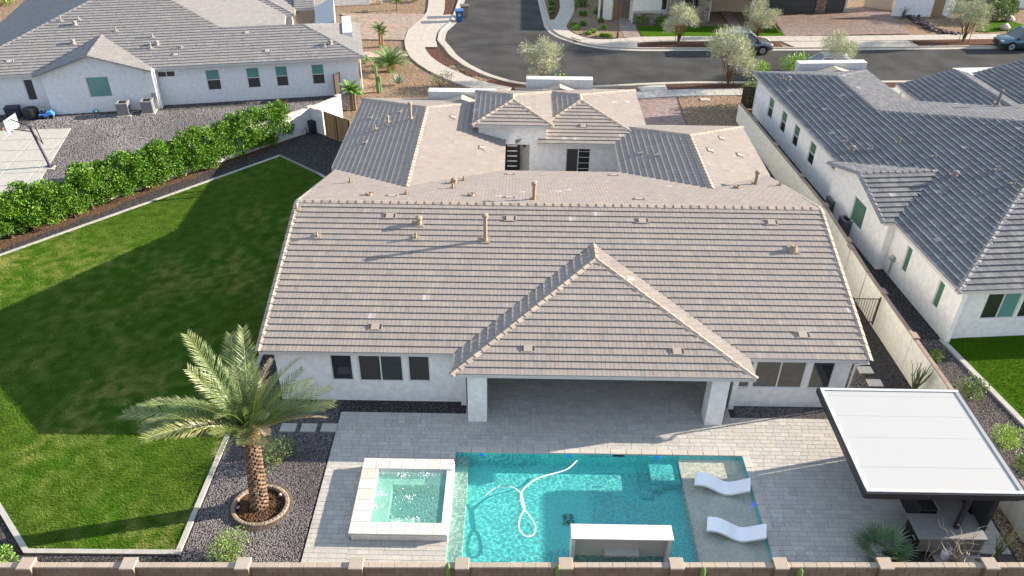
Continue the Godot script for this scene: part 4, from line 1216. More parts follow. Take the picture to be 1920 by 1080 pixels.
	b = MB.new(); b.off = o
	b.box(Vector3(-0.22, 1.2, -46.1), Vector3(0.9, 2.36, 0.06))
	put("door", b, M.black, h)
	b = MB.new(); b.off = o
	for i in 6: b.box(Vector3(-0.25, 0.5 + i * 0.34, -46.065), Vector3(0.62, 0.07, 0.012))
	put("door_light", b, M.plastic_white, h)
	b = MB.new(); b.off = o
	b.box(Vector3(0.55, 1.25, -46.6), Vector3(0.7, 2.5, 0.1)); b.box(Vector3(-0.9, 1.25, -46.0), Vector3(0.1, 2.5, 0.6)); b.box(Vector3(0.06, 2.56, -46.2), Vector3(1.8, 0.06, 1.0))
	put("entry_wall", b, M.stucco_cream, h)
	b = MB.new(); b.off = o
	b.box(Vector3(0.5, 2.05, -46.53), Vector3(0.14, 0.3, 0.06)); put("wall_lamp", b, M.metal_dark, h)
	b = MB.new(); b.off = o
	b.box(Vector3(2.6, 0.02, -43.4), Vector3(7.2, 0.06, 5.6)); put("courtyard_floor", b, M.mulch, h)
	wall(h, o, Vector2(-1.1, -41.0), Vector2(-1.1, -45.6), Vector2(1, 0), 0, 2.62, st)
	wall(h, o, Vector2(6.3, -45.6), Vector2(6.3, -41.0), Vector2(-1, 0), 0, 2.62, st)
	wall(h, o, Vector2(6.3, -41.0), Vector2(-1.1, -41.0), Vector2(0, -1), 0, 2.62, st)
	# entry tower above the lower roofs
	wall(h, o, Vector2(-2.3, -45.605), Vector2(1.8, -45.605), Vector2(0, 1), 2.625, 3.74, st)
	wall(h, o, Vector2(-2.3, -50.5), Vector2(-2.3, -45.83), Vector2(-1, 0), 2.4, 3.74, st)
	wall(h, o, Vector2(1.8, -45.83), Vector2(1.8, -50.5), Vector2(1, 0), 2.4, 3.74, st)
	wall(h, o, Vector2(1.8, -50.5), Vector2(-2.3, -50.5), Vector2(0, -1), 2.4, 3.74, st)
	for q in [[-5.9, -1.4, -52.3, -51.6, 3.5], [0.62, 5.2, -54.6, -53.95, 3.6]]:
		b = MB.new(); b.off = o
		b.box(Vector3((q[0] + q[1]) / 2, q[4] / 2, (q[2] + q[3]) / 2), Vector3(q[1] - q[0], q[4], q[3] - q[2]))
		put("parapet", b, M.white_paint, h)
		b = MB.new(); b.off = o
		var mx: float = (q[0] + q[1]) / 2
		b.panel(Vector3(mx, 2.75, q[3] + 0.02), Vector3.RIGHT, Vector3.UP, P2([-1.8, 0, 1.8, 0, 0, 0.62]), Vector3(0, 0, 0.9))
		put("cricket", b, M.stucco_tan, h)
	b = MB.new(); b.off = o
	b.tube([Vector3(14.12, 2.6, -25.02), Vector3(13.72, 2.35, -25.2), Vector3(13.7, 0.1, -25.2)], [0.045], 6)
	put("downspout", b, M.trim, h)


func house_frame(called: String, label: String, at: Vector3, deg: float) -> Node3D:
	return thing(called, label, "house", at, deg_to_rad(deg))


func west_house() -> void:
	var h := house_frame("neighbour_house", "pale grey stucco house with light grey tile roof beyond the white boundary wall", Vector3(-11.55, 0, -59.84), 11.66)
	var R := Roof.new()
	R.color = Color(0.295, 0.285, 0.285); R.spread = 0.07; R.ex = 0.345; R.thick = 0.06
	R.eye = h.transform.affine_inverse() * Vector3(0, 23, 0)
	var s := Vector2(0, -1); var n := Vector2(0, 1); var e := Vector2(1, 0); var w := Vector2(-1, 0)
	var O := Vector2.ZERO; var p := 0.31; var y := 3.0
	slope(R, P2([-6.1, 0, 0, 0, -4.35, -4.35, -10.45, -4.35]), O, s, y, p)
	slope(R, P2([-29, 0, -6.1, 0, -17.55, -11.45]), O, s, y, p)
	slope(R, P2([-40, 0, -29, 0, -29, -4, -40, -4]), O, s, y, p)
	slope(R, P2([0, 0, 0, -8.7, -4.35, -4.35]), O, w, y, p)
	slope(R, P2([0, -8.7, -6.1, -8.7, -10.45, -4.35, -4.35, -4.35]), Vector2(0, -8.7), n, y, p)
	slope(R, P2([-6.1, -8.7, -6.1, -22.9, -17.55, -11.45, -10.45, -4.35]), Vector2(-6.1, 0), w, y, p)
	slope(R, P2([-29, 0, -29, -22.9, -17.55, -11.45]), Vector2(-29, 0), e, y, p)
	slope(R, P2([-29, -22.9, -6.1, -22.9, -17.55, -11.45]), Vector2(-29, -22.9), n, y, p)
	slope(R, P2([-22.9, 0.5, -18.98, 0.5, -18.98, -4.17, -22.9, 0]), Vector2(-22.9, 0), e, y, 0.33)
	slope(R, P2([-15.06, 0.5, -18.98, 0.5, -18.98, -4.17, -15.06, 0]), Vector2(-15.06, 0), w, y, 0.33)
	hip_roof(R, -16.0, -24.0, -5.35, -12.1, 3.0, 0.31)
	slope(R, P2([-5.45, -13.9, -3.7, -13.9, -3.7, -20, -5.45, -20]), Vector2(-5.45, -13.9), s, y, p)
	cap_line(R, Vector3(0, y, 0), Vector3(-4.35, 4.35, -4.35)); cap_line(R, Vector3(0, y, -8.7), Vector3(-4.35, 4.35, -4.35))
	cap_line(R, Vector3(-4.35, 4.35, -4.35), Vector3(-10.45, 4.3505, -4.35)); cap_line(R, Vector3(-10.45, 4.24, -4.35), Vector3(-17.55, 6.55, -11.45))
	cap_line(R, Vector3(-29, y, 0), Vector3(-17.55, 6.55, -11.45)); cap_line(R, Vector3(-18.98, 4.3, 0.5), Vector3(-18.98, 4.3005, -4.1))
	cap_line(R, Vector3(-22.9, y, 0.5), Vector3(-18.98, 4.29, 0.5)); cap_line(R, Vector3(-15.06, y, 0.5), Vector3(-18.98, 4.29, 0.5))
	close_roof(R, h, 0, Color(0.25, 0.245, 0.25), false)
	var grey_c := Color(0.31, 0.3, 0.29)
	for q in [Vector2(-24.81, -1.5), Vector2(-13.51, -1.36), Vector2(-8.5, -3.6), Vector2(-6.99, -1.27)]: roof_vent(R, Vector3(q.x, y - p * q.y, q.y), Vector3(0, p, -1), grey_c)
	for q in [[Vector2(-22.08, -6.04), 0.5, 0.05], [Vector2(-20.85, -6.14), 0.35, 0.05], [Vector2(-21.02, -5.49), 0.25, 0.11], [Vector2(-18, -4.47), 0.4, 0.05], [Vector2(-20.8, -3.21), 0.25, 0.11], [Vector2(-15.34, -3.54), 0.4, 0.06], [Vector2(-15.33, -2.2), 0.5, 0.07], [Vector2(-14.92, -2.61), 0.25, 0.11], [Vector2(-13.19, -2.09), 0.3, 0.05], [Vector2(-2.81, -1.39), 0.35, 0.05], [Vector2(-2.36, -1.67), 0.25, 0.11]]:
		roof_pipe(R, Vector3(q[0].x, y - p * q[0].y, q[0].y), q[1], q[2], grey_c, q[2] > 0.1)
	var st: Material = M.stucco_grey
	var z := Vector3.ZERO
	# [left, right, bottom, top]
	var op := []
	for q in [[-24.0, -23.36], [-11.6, -10.6], [-8.71, -7.77], [-6.61, -5.72], [-3.97, -3.03]]: op.append([(q[0] + q[1]) / 2 + 40.0, q[1] - q[0], 0.93, 2.5])
	op.append([-14.3 + 40.0, 1.24, 2.1, 2.56])
	wall(h, z, Vector2(-40, -0.45), Vector2(-0.45, -0.45), Vector2(0, 1), 0, 2.85, st, op)
	window(h, z, Vector3(-23.68, 1.715, -0.45), Vector2(0, 1), 0.64, 1.57, 1, [M.screen], M.frame)
	for q in [[-11.1, 1.0], [-8.24, 0.94], [-6.165, 0.89], [-3.5, 0.94]]:
		window(h, z, Vector3(q[0], 1.715, -0.45), Vector2(0, 1), q[1], 1.57, 1, [M.screen, M.glass_teal], M.frame)
	window(h, z, Vector3(-14.3, 2.33, -0.45), Vector2(0, 1), 1.24, 0.46, 2, [M.screen, M.screen], M.frame)
	wall(h, z, Vector2(-22.5, 0.16), Vector2(-14.95, 0.16), Vector2(0, 1), 0, 2.95, st, [[3.6, 1.54, 1.1, 2.62]], 0.6)
	window(h, z, Vector3(-18.9, 1.86, 0.16), Vector2(0, 1), 1.54, 1.52, 1, [M.glass_teal], M.frame)
	gable(h, z, Vector3(-18.98, 2.95, 0.16), Vector3.RIGHT, [-3.6, 0, 3.6, 0, 0, 1.17], Vector3(0, 0, -0.3), st)
	var b := MB.new(); b.box(Vector3(-15.4, 1.4, 0.22), Vector3(0.55, 2.8, 0.12)); put("pilaster", b, st, h)
	b = MB.new(); b.box(Vector3(-15.3, 1.05, 0.34), Vector3(0.35, 0.5, 0.14)); put("meter_box", b, M.metal_grey, h)
	wall(h, z, Vector2(-0.45, -0.67), Vector2(-0.45, -8.3), Vector2(1, 0), 0, 2.85, M.stucco)
	wall(h, z, Vector2(-0.45, -8.3), Vector2(-6, -8.3), Vector2(0, -1), 0, 2.85, M.stucco)
	wall(h, z, Vector2(-6.5, -8.5), Vector2(-6.5, -22), Vector2(1, 0), 0, 2.85, st)
	wall(h, z, Vector2(-15.5, -12.5), Vector2(-5.75, -12.5), Vector2(0, 1), 0, 2.85, M.stucco)
	wall(h, z, Vector2(-5.75, -12.7), Vector2(-5.75, -23.6), Vector2(1, 0), 0, 2.85, M.stucco)
	wall(h, z, Vector2(-5.7, -14.3), Vector2(-3.7, -14.3), Vector2(0, 1), 0, 2.85, M.stucco_tan)
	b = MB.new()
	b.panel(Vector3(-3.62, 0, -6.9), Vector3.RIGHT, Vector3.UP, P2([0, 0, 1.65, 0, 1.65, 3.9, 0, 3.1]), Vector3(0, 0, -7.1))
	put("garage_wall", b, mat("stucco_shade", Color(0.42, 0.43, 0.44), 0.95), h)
	b = MB.new(); b.box(Vector3(-1.03, 1.8, -6.6), Vector3(0.75, 3.6, 4.6)); put("parapet", b, M.white_paint, h)
	b = MB.new(); b.tube([Vector3(-0.3, 2.9, -0.4), Vector3(-0.3, 0.1, -0.4)], [0.05], 6); put("downspout", b, M.trim, h)
	# side gate of that house
	var g := thing("side_gate", "narrow dark brown gate post and leaf at the grey house's corner", "gate", Vector3(-13.56, 0, -59.87), deg_to_rad(75))
	b = MB.new(); b.box(Vector3(0, 0.9, 0), Vector3(1.6, 1.8, 0.07)); put("leaf", b, M.metal_bronze, g)
	b = MB.new(); b.box(Vector3(-0.85, 0.95, 0), Vector3(0.1, 1.9, 0.1)); put("post", b, M.metal_bronze, g)


func east_house() -> void:
	var h := house_frame("neighbour_house", "white stucco house with slate grey tile roof next to the cream fence", Vector3(19.67, 0, -29.75), 5.046)
	var R := Roof.new()
	R.color = Color(0.205, 0.208, 0.222); R.thick = 0.085; R.spread = 0.2; R.ex = 0.36; R.odd = 0.004
	R.eye = h.transform.affine_inverse() * Vector3(0, 23, 0)
	var s := Vector2(0, -1); var n := Vector2(0, 1); var e := Vector2(1, 0); var w := Vector2(-1, 0)
	var O := Vector2.ZERO; var p := 0.27; var y := 2.9
	slope(R, P2([0, 0, 0, -22.1, 11.05, -11.05]), O, e, y, p)
	slope(R, P2([0, -22.1, 0, -28.3, 4.3, -24.0, 4.3, -17.8]), O, e, y, p)
	slope(R, P2([0, -28.3, 8.6, -28.3, 4.3, -24.0]), Vector2(0, -28.3), n, y, p)
	slope(R, P2([8.6, -28.3, 8.6, -22.1, 4.3, -17.8, 4.3, -24.0]), Vector2(8.6, 0), w, y, p)
	slope(R, P2([8.6, -22.1, 24, -22.1, 12.95, -11.05, 11.05, -11.05, 4.3, -17.8]), Vector2(0, -22.1), n, y, p)
	slope(R, P2([0, 0, 24, 0, 12.95, -11.05, 11.05, -11.05]), O, s, y, p)
	slope(R, P2([24, 0, 24, -22.1, 12.95, -11.05]), Vector2(24, 0), w, y, p)
	slope(R, P2([-0.5, -6.13, -0.5, -9.65, 3.96, -9.65, 0, -6.13]), Vector2(0, -6.13), s, y, 0.305)
	slope(R, P2([-0.5, -13.17, -0.5, -9.65, 3.96, -9.65, 0, -13.17]), Vector2(0, -13.17), n, y, 0.305)
	slope(R, P2([9.4, -25.3, 9.4, -17, 13.3, -17, 13.3, -25.3]), Vector2(9.4, 0), e, y, p)
	slope(R, P2([14.6, -25.3, 14.6, -17, 13.3, -17, 13.3, -25.3]), Vector2(17.2, 0), w, y, p)
	slope(R, P2([14.6, -25.3, 14.6, -17, 21, -17, 21, -25.3]), Vector2(12.0, 0), e, y, p)
	cap_line(R, Vector3(0, y, 0), Vector3(11.05, y + p * 11.05, -11.05)); cap_line(R, Vector3(4.3, y + p * 4.3, -17.8), Vector3(11.05, y + p * 11.05, -11.05))
	cap_line(R, Vector3(0, y, -28.3), Vector3(4.3, y + p * 4.3, -24)); cap_line(R, Vector3(8.6, y, -28.3), Vector3(4.3, y + p * 4.3, -24)); cap_line(R, Vector3(4.3, y + p * 4.3, -24), Vector3(4.3, y + p * 4.3 + 0.0005, -17.9))
	cap_line(R, Vector3(-0.5, 3.97, -9.65), Vector3(3.9, 3.9705, -9.65)); cap_line(R, Vector3(11.05, y + p * 11.05, -11.05), Vector3(12.95, y + p * 11.05 + 0.0005, -11.05))
	cap_line(R, Vector3(-0.5, y, -6.13), Vector3(-0.5, 3.96, -9.65)); cap_line(R, Vector3(-0.5, y, -13.17), Vector3(-0.5, 3.96, -9.65))
	cap_line(R, Vector3(13.3, 3.955, -17), Vector3(13.3, 3.9555, -25.3))
	close_roof(R, h, 300, Color(0.30, 0.29, 0.29))
	var c := Color(0.25, 0.23, 0.22)
	for q in [Vector2(1.02, -23.65), Vector2(3.42, -21.04), Vector2(1.03, -16.55), Vector2(1.02, -3.89)]: roof_vent(R, Vector3(q.x, y + p * q.x, q.y), Vector3(1, p, 0), c)
	for q in [[Vector2(1.22, -25.78), 0.4, 0.06], [Vector2(1.48, -25.26), 0.25, 0.1], [Vector2(1.23, -15.08), 0.4, 0.05], [Vector2(1.13, -13.94), 0.25, 0.11], [Vector2(1.98, -13.48), 0.35, 0.05], [Vector2(3.52, -13.44), 0.4, 0.06], [Vector2(4.32, -11), 0.3, 0.06], [Vector2(4.24, -8.76), 0.25, 0.11], [Vector2(6.13, -8.25), 0.35, 0.05], [Vector2(6.06, -6.71), 0.35, 0.05]]:
		roof_pipe(R, Vector3(q[0].x, y + p * q[0].x, q[0].y), q[1], q[2], c, q[2] > 0.09)
	roof_pipe(R, Vector3(12.5, 4.0, -18.6), 0.9, 0.09, c, true)
	roof_vent(R, Vector3(8.2, y + 1.0, -0.0 - 3.2), Vector3(0, p, -1), Color(0.5, 0.48, 0.45))
	var z := Vector3.ZERO
	var st: Material = M.stucco
	var op := []
	for q in [[-24.6, 0.9], [-22.1, 0.9], [-19.8, 0.9], [-17.1, 0.9], [-4.65, 0.5], [-1.57, 0.5]]: op.append([-q[0], q[1], 0.92, 2.36])
	op.append([13.9, 1.2, 2.0, 2.42])
	wall(h, z, Vector2(0.3, 0), Vector2(0.3, -27.9), Vector2(-1, 0), 0, 2.75, st, op)
	for q in [-24.6, -22.1, -19.8, -17.1]: window(h, z, Vector3(0.3, 1.64, q), Vector2(-1, 0), 0.9, 1.44, 1, [M.glass_dark, M.glass_green], M.frame)
	window(h, z, Vector3(0.3, 2.21, -13.9), Vector2(-1, 0), 1.2, 0.42, 2, [M.glass_dark, M.glass_dark], M.frame)
	window(h, z, Vector3(-0.12, 1.66, -9.4), Vector2(-1, 0), 1.45, 1.48, 1, [M.glass_green], M.frame)
	for q in [-4.65, -1.57]: window(h, z, Vector3(0.3, 1.64, q), Vector2(-1, 0), 0.5, 1.44, 1, [M.glass_green], M.frame)
	wall(h, z, Vector2(-0.12, -6.3), Vector2(-0.12, -13.0), Vector2(-1, 0), 0, 2.8, st, [[3.1, 1.45, 0.92, 2.4]], 0.4)
	gable(h, z, Vector3(-0.12, 2.8, -9.65), Vector3(0, 0, 1), [-3.4, 0, 3.4, 0, 0, 1.05], Vector3(0.3, 0, 0), st)
	wall(h, z, Vector2(0.52, -0.3), Vector2(23, -0.3), Vector2(0, 1), 0, 2.75, st, [[2.06, 1.66, 1.06, 2.5], [3.6, 1.2, 1.06, 2.5], [8.0, 2.4, 0.1, 2.4]])
	window(h, z, Vector3(2.58, 1.78, -0.3), Vector2(0, 1), 1.66, 1.44, 2, [M.glass_dark, M.glass_teal], M.frame)
	window(h, z, Vector3(4.12, 1.78, -0.3), Vector2(0, 1), 1.2, 1.44, 1, [M.glass_dark], M.frame)
	window(h, z, Vector3(8.52, 1.25, -0.3), Vector2(0, 1), 2.4, 2.3, 2, [M.glass_dark, M.glass_dark], M.frame)
	wall(h, z, Vector2(8.3, -27.9), Vector2(0.3, -27.9), Vector2(0, -1), 0, 2.75, st)
	wall(h, z, Vector2(8.3, -22), Vector2(8.3, -27.7), Vector2(1, 0), 0, 2.75, st)
	wall(h, z, Vector2(9.7, -25), Vector2(9.7, -21), Vector2(-1, 0), 0, 2.75, st)
	wall(h, z, Vector2(21, -25), Vector2(9.7, -25), Vector2(0, -1), 0, 2.75, st)
	wall(h, z, Vector2(23.6, -0.5), Vector2(23.6, -21.8), Vector2(1, 0), 0, 2.75, st)
	var b := MB.new(); b.box(Vector3(5.9, 1.78, -28.5), Vector3(5.1, 3.56, 0.7)); put("parapet", b, M.white_paint, h)
	b = MB.new(); b.box(Vector3(18.0, 1.85, -25.6), Vector3(8.2, 3.7, 1.5)); put("parapet", b, M.white_paint, h)
	b = MB.new(); b.panel(Vector3(5.9, 2.85, -28.1), Vector3.RIGHT, Vector3.UP, P2([-2, 0, 2, 0, 0, 0.55]), Vector3(0, 0, 0.9)); put("cricket", b, M.stucco_tan, h)
	b = MB.new(); b.box(Vector3(9.0, 0.02, -24), Vector3(1.3, 0.08, 6)); put("porch_floor", b, M.concrete, h)
	# utility pieces on its side wall
	b = MB.new(); b.tube([Vector3(0.2, 0.05, -5.6), Vector3(0.2, 1.1, -5.6)], [0.04], 8); b.tube([Vector3(0.2, 1.1, -5.72), Vector3(0.2, 1.1, -5.48)], [0.15], 12)
	put("vent_stack", b, M.metal_grey, h)


func stone_face(house: Node3D, x0: float, x1: float, y0: float, y1: float, z: float, depth: float) -> void:  # laid stones too small to tell apart from here
	var b := MB.new()
	var y := y0
	while y < y1 - 0.02:
		var hh := minf(rng.randf_range(0.11, 0.2), y1 - y)
		var x := x0
		while x < x1 - 0.02:
			var w := minf(rng.randf_range(0.18, 0.45), x1 - x)
			b.col = vary([Color(0.24, 0.2, 0.17), Color(0.36, 0.31, 0.26), Color(0.3, 0.25, 0.21), Color(0.42, 0.38, 0.33)][rng.randi() % 4], 0.12)
			b.box(Vector3(x + w / 2, y + hh / 2, z + depth / 2 + rng.randf_range(-0.015, 0.015)), Vector3(w - 0.02, hh - 0.02, depth))
			x += w
		y += hh
	stuff(put("stone_veneer", b, M.tinted, house))


func far_houses() -> void:
	var o := Vector3(20, 0, -84)
	var h := thing("stone_house", "house across the street with stone veneer, cream wall and two dark garage doors", "house", o)
	var ww := Vector2(0, 1)
	var w1 := wall(h, o, Vector2(11.05, -79.9), Vector2(18.8, -81.0), Vector2(0.14, 0.99).normalized(), 0, 3.2, M.stucco_cream, [[3.1, 0.6, 1.2, 2.6], [6.0, 1.9, 1.0, 2.5]])
	window(h, o, Vector3(14.12, 1.9, -80.34), Vector2(0.14, 0.99).normalized(), 0.6, 1.4, 1, [M.glass_dark], M.frame)
	window(h, o, Vector3(17.0, 1.75, -80.75), Vector2(0.14, 0.99).normalized(), 1.9, 1.5, 2, [M.glass_dark, M.glass_dark], M.frame)
	stone_face(h, -8.9, -5.6, 0, 1.05, 4.05, 0.12)
	stone_face(h, -5.6, -4.2, 0, 3.0, 4.0, 0.4)
	stone_face(h, -4.2, -2.6, 0, 0.95, 3.6, 0.12)
	stone_face(h, -2.6, -1.4, 0, 3.0, 3.1, 0.4)
	var b := MB.new(); b.off = o; b.box(Vector3(12.75, 1.12, -79.85), Vector3(3.3, 0.14, 0.3)); put("sill", b, M.concrete, h)
	b = MB.new(); b.off = o; b.box(Vector3(21.2, 1.6, -84.6), Vector3(5.2, 3.2, 0.2)); put("porch_wall", b, M.stucco_tan, h)
	wall(h, o, Vector2(18.8, -81.0), Vector2(18.8, -84.6), Vector2(1, 0), 0, 3.2, M.stucco_cream)
	wall(h, o, Vector2(24.3, -89.5), Vector2(23.6, -84.1), Vector2(-1, 0.1).normalized(), 0, 3.2, M.stucco_grey)
	b = MB.new(); b.off = o; b.box(Vector3(21.2, 3.1, -83.2), Vector3(5.2, 0.2, 3.4)); put("porch_roof", b, M.fascia, h)
	stone_face(h, 4.1, 5.3, 0, 3.0, -0.35, 0.4)
	stone_face(h, 10.2, 11.2, 0, 3.0, -0.75, 0.4)
	for q in [[27.7, 4.9, -84.5, "garage_door"], [32.3, 2.1, -85.0, "garage_door"]]:
		b = MB.new(); b.off = o
		for k in 4: b.bevel(Vector3(q[0], 0.3 + k * 0.6, q[2]), Vector3(q[1], 0.585, 0.08), 0.01)
		b.box(Vector3(q[0], 1.2, q[2] - 0.06), Vector3(q[1], 2.4, 0.05))
		var g := MB.new(); g.off = o; g.col = Color(0.05, 0.062, 0.07)
		put(q[3], b, mat("garage_paint", Color(0.05, 0.062, 0.07), 0.5), h)
	b = MB.new(); b.off = o; b.box(Vector3(28.7, 2.85, -84.8), Vector3(9.4, 0.9, 0.3)); put("wall", b, M.stucco_cream, h)
	wall(h, o, Vector2(33.5, -84.8), Vector2(33.9, -94), Vector2(1, 0.05).normalized(), 0, 3.2, M.stucco_cream)
	var R := Roof.new()
	R.off = o; R.color = Color(0.27, 0.23, 0.2); R.tw = 0.66; R.ex = 0.68
	hip_roof(R, 10.6, -97, 34.4, -79.6, 3.3, 0.31, "NESW", false)
	close_roof(R, h, 0, Color(0.3, 0.25, 0.2), false)
	# front garden wall and gate of that house
	var f := thing("garden_wall", "cream garden wall with a slatted wooden gate across the street by the lamp post", "wall", Vector3(9.5, 0, -81.5))
	b = MB.new(); b.box(Vector3(-1.3, 0.95, -2.0), Vector3(0.2, 1.9, 4.5), Basis(Vector3.UP, -0.12)); b.box(Vector3(-0.75, 0.95, 0.5), Vector3(0.9, 1.9, 0.2)); put("wall", b, M.stucco_cream, f)
	b = MB.new(); b.box(Vector3(1.75, 0.95, 0.6), Vector3(0.7, 1.9, 0.2)); put("wall", b, M.stucco_cream, f)
	slat_gate(f, Vector3(-0.25, 0, 0.55), 1.5, 1.8)
	# walls of the houses at the top edge
	var e := thing("corner_house", "white and tan house end with a brown gate beyond the driveway across the street", "house", Vector3(40, 0, -86))
	b = MB.new()
	b.panel(Vector3(-3.9, 0, -1.0), Vector3(0.86, 0, 0.5).normalized(), Vector3.UP, P2([0, 0, 2.7, 0, 2.7, 3.0, 0, 3.0]), Vector3(0.1, 0, -0.2)); put("wall", b, M.stucco_tan, e)
	b = MB.new(); b.box(Vector3(-0.25, 1.1, 2.2), Vector3(3.9, 2.2, 0.2)); put("wall", b, M.stucco_grey, e)
	b = MB.new(); b.box(Vector3(2.3, 1.0, 2.1), Vector3(1.2, 2.0, 0.08)); put("gate", b, mat("gate_brown", Color(0.25, 0.17, 0.1), 0.7), e)
	b = MB.new(); b.box(Vector3(3.3, 1.2, 1.5), Vector3(0.25, 2.4, 2.2), Basis(Vector3.UP, 0.35)); put("wall", b, M.stucco_grey, e)
	b = MB.new(); b.box(Vector3(9, 1.6, -1.5), Vector3(11, 3.2, 0.3)); put("wall", b, M.stucco_grey, e)
	stone_face(e, 3.9, 8.5, 0, 1.3, -1.3, 0.12)
	var k := thing("corner_house", "pale house wall at the top of the photo beside the paved drive", "house", Vector3(-16.82, 0, -84.9), deg_to_rad(11))
	b = MB.new(); b.box(Vector3(-1.2, 1.1, -1.3), Vector3(5.6, 2.2, 2.6)); put("wall", b, M.stucco, k)
	var bench := thing("garden_bench", "thin white bench frame on the bare ground at the top edge", "bench", Vector3(-14.74, 0, -85.61), 0.1)
	b = MB.new(); b.box(Vector3(0, 0.45, 0), Vector3(1.4, 0.05, 0.4)); put("seat", b, M.white_paint, bench)
	for q in [-0.6, 0.6]:
		b = MB.new(); b.box(Vector3(q, 0.22, 0), Vector3(0.06, 0.42, 0.36)); put("leg", b, M.white_paint, bench)


func slat_gate(t: Node3D, at: Vector3, w: float, hgt: float, turn := 0.0) -> void:
	var bs := Basis(Vector3.UP, turn)
	var b := MB.new()
	for s in [-1, 1]: b.box(at + bs * Vector3(s * w / 2, hgt / 2, 0), Vector3(0.06, hgt, 0.06), bs)
	for y in [0.08, hgt * 0.5, hgt - 0.03]: b.box(at + bs * Vector3(0, y, -0.01), Vector3(w - 0.06, 0.05, 0.05), bs)
	put("gate_frame", b, M.metal_bronze, t)
	var n := int(w / 0.115)
	for i in n:
		var p := MB.new()
		p.col = vary(Color(0.30, 0.20, 0.11), 0.3, 0.08)
		p.box(at + bs * Vector3(-w / 2 + 0.03 + (w - 0.06) * (i + 0.5) / n, hgt / 2, 0.035), Vector3((w - 0.06) / n - 0.012, hgt - 0.1, 0.022), bs)
		put("slat", p, M.wood, t)


# ---------------------------------------------------------------- walls and gates
func fence_run(t: Node3D, a: Vector2, b: Vector2, h: float, m: Material, cap: Color, posts: Array) -> void:
	var d := (b - a).normalized()
	var bs := Basis(Vector3(d.x, 0, d.y), Vector3.UP, Vector3(d.x, 0, d.y).cross(Vector3.UP))
	var n := (b - a).length()
	var body := MB.new(); body.off = t.position
	var c := (a + b) / 2
	body.box(Vector3(c.x, (h - 0.7) / 2, c.y), Vector3(n, h + 0.62, 0.17), bs)
	put("wall_panel", body, m, t)
	var k := int(n / 0.8)
	var caps := MB.new(); caps.off = t.position
	for i in k:
		var p := a.lerp(b, (i + 0.5) / k)
		caps.col = vary(cap, 0.1)
		caps.bevel(Vector3(p.x, h - 0.01, p.y), Vector3(n / k - 0.01, 0.05, 0.19), 0.01, bs)
	stuff(put("wall_cap", caps, M.tinted, t))
	for q in posts:
		var p := a + d * float(q)
		var pm := MB.new(); pm.off = t.position
		pm.box(Vector3(p.x, (h - 0.66) / 2, p.y), Vector3(0.12 if h < 1.5 else 0.4, h + 0.74, 0.2), bs)
		put("post", pm, m, t)
		pm = MB.new(); pm.off = t.position; pm.col = vary(cap, 0.1)
		pm.bevel(Vector3(p.x, h + 0.065, p.y), Vector3(0.46, 0.07, 0.3), 0.015, bs)
		put("post_cap", pm, M.tinted, t)


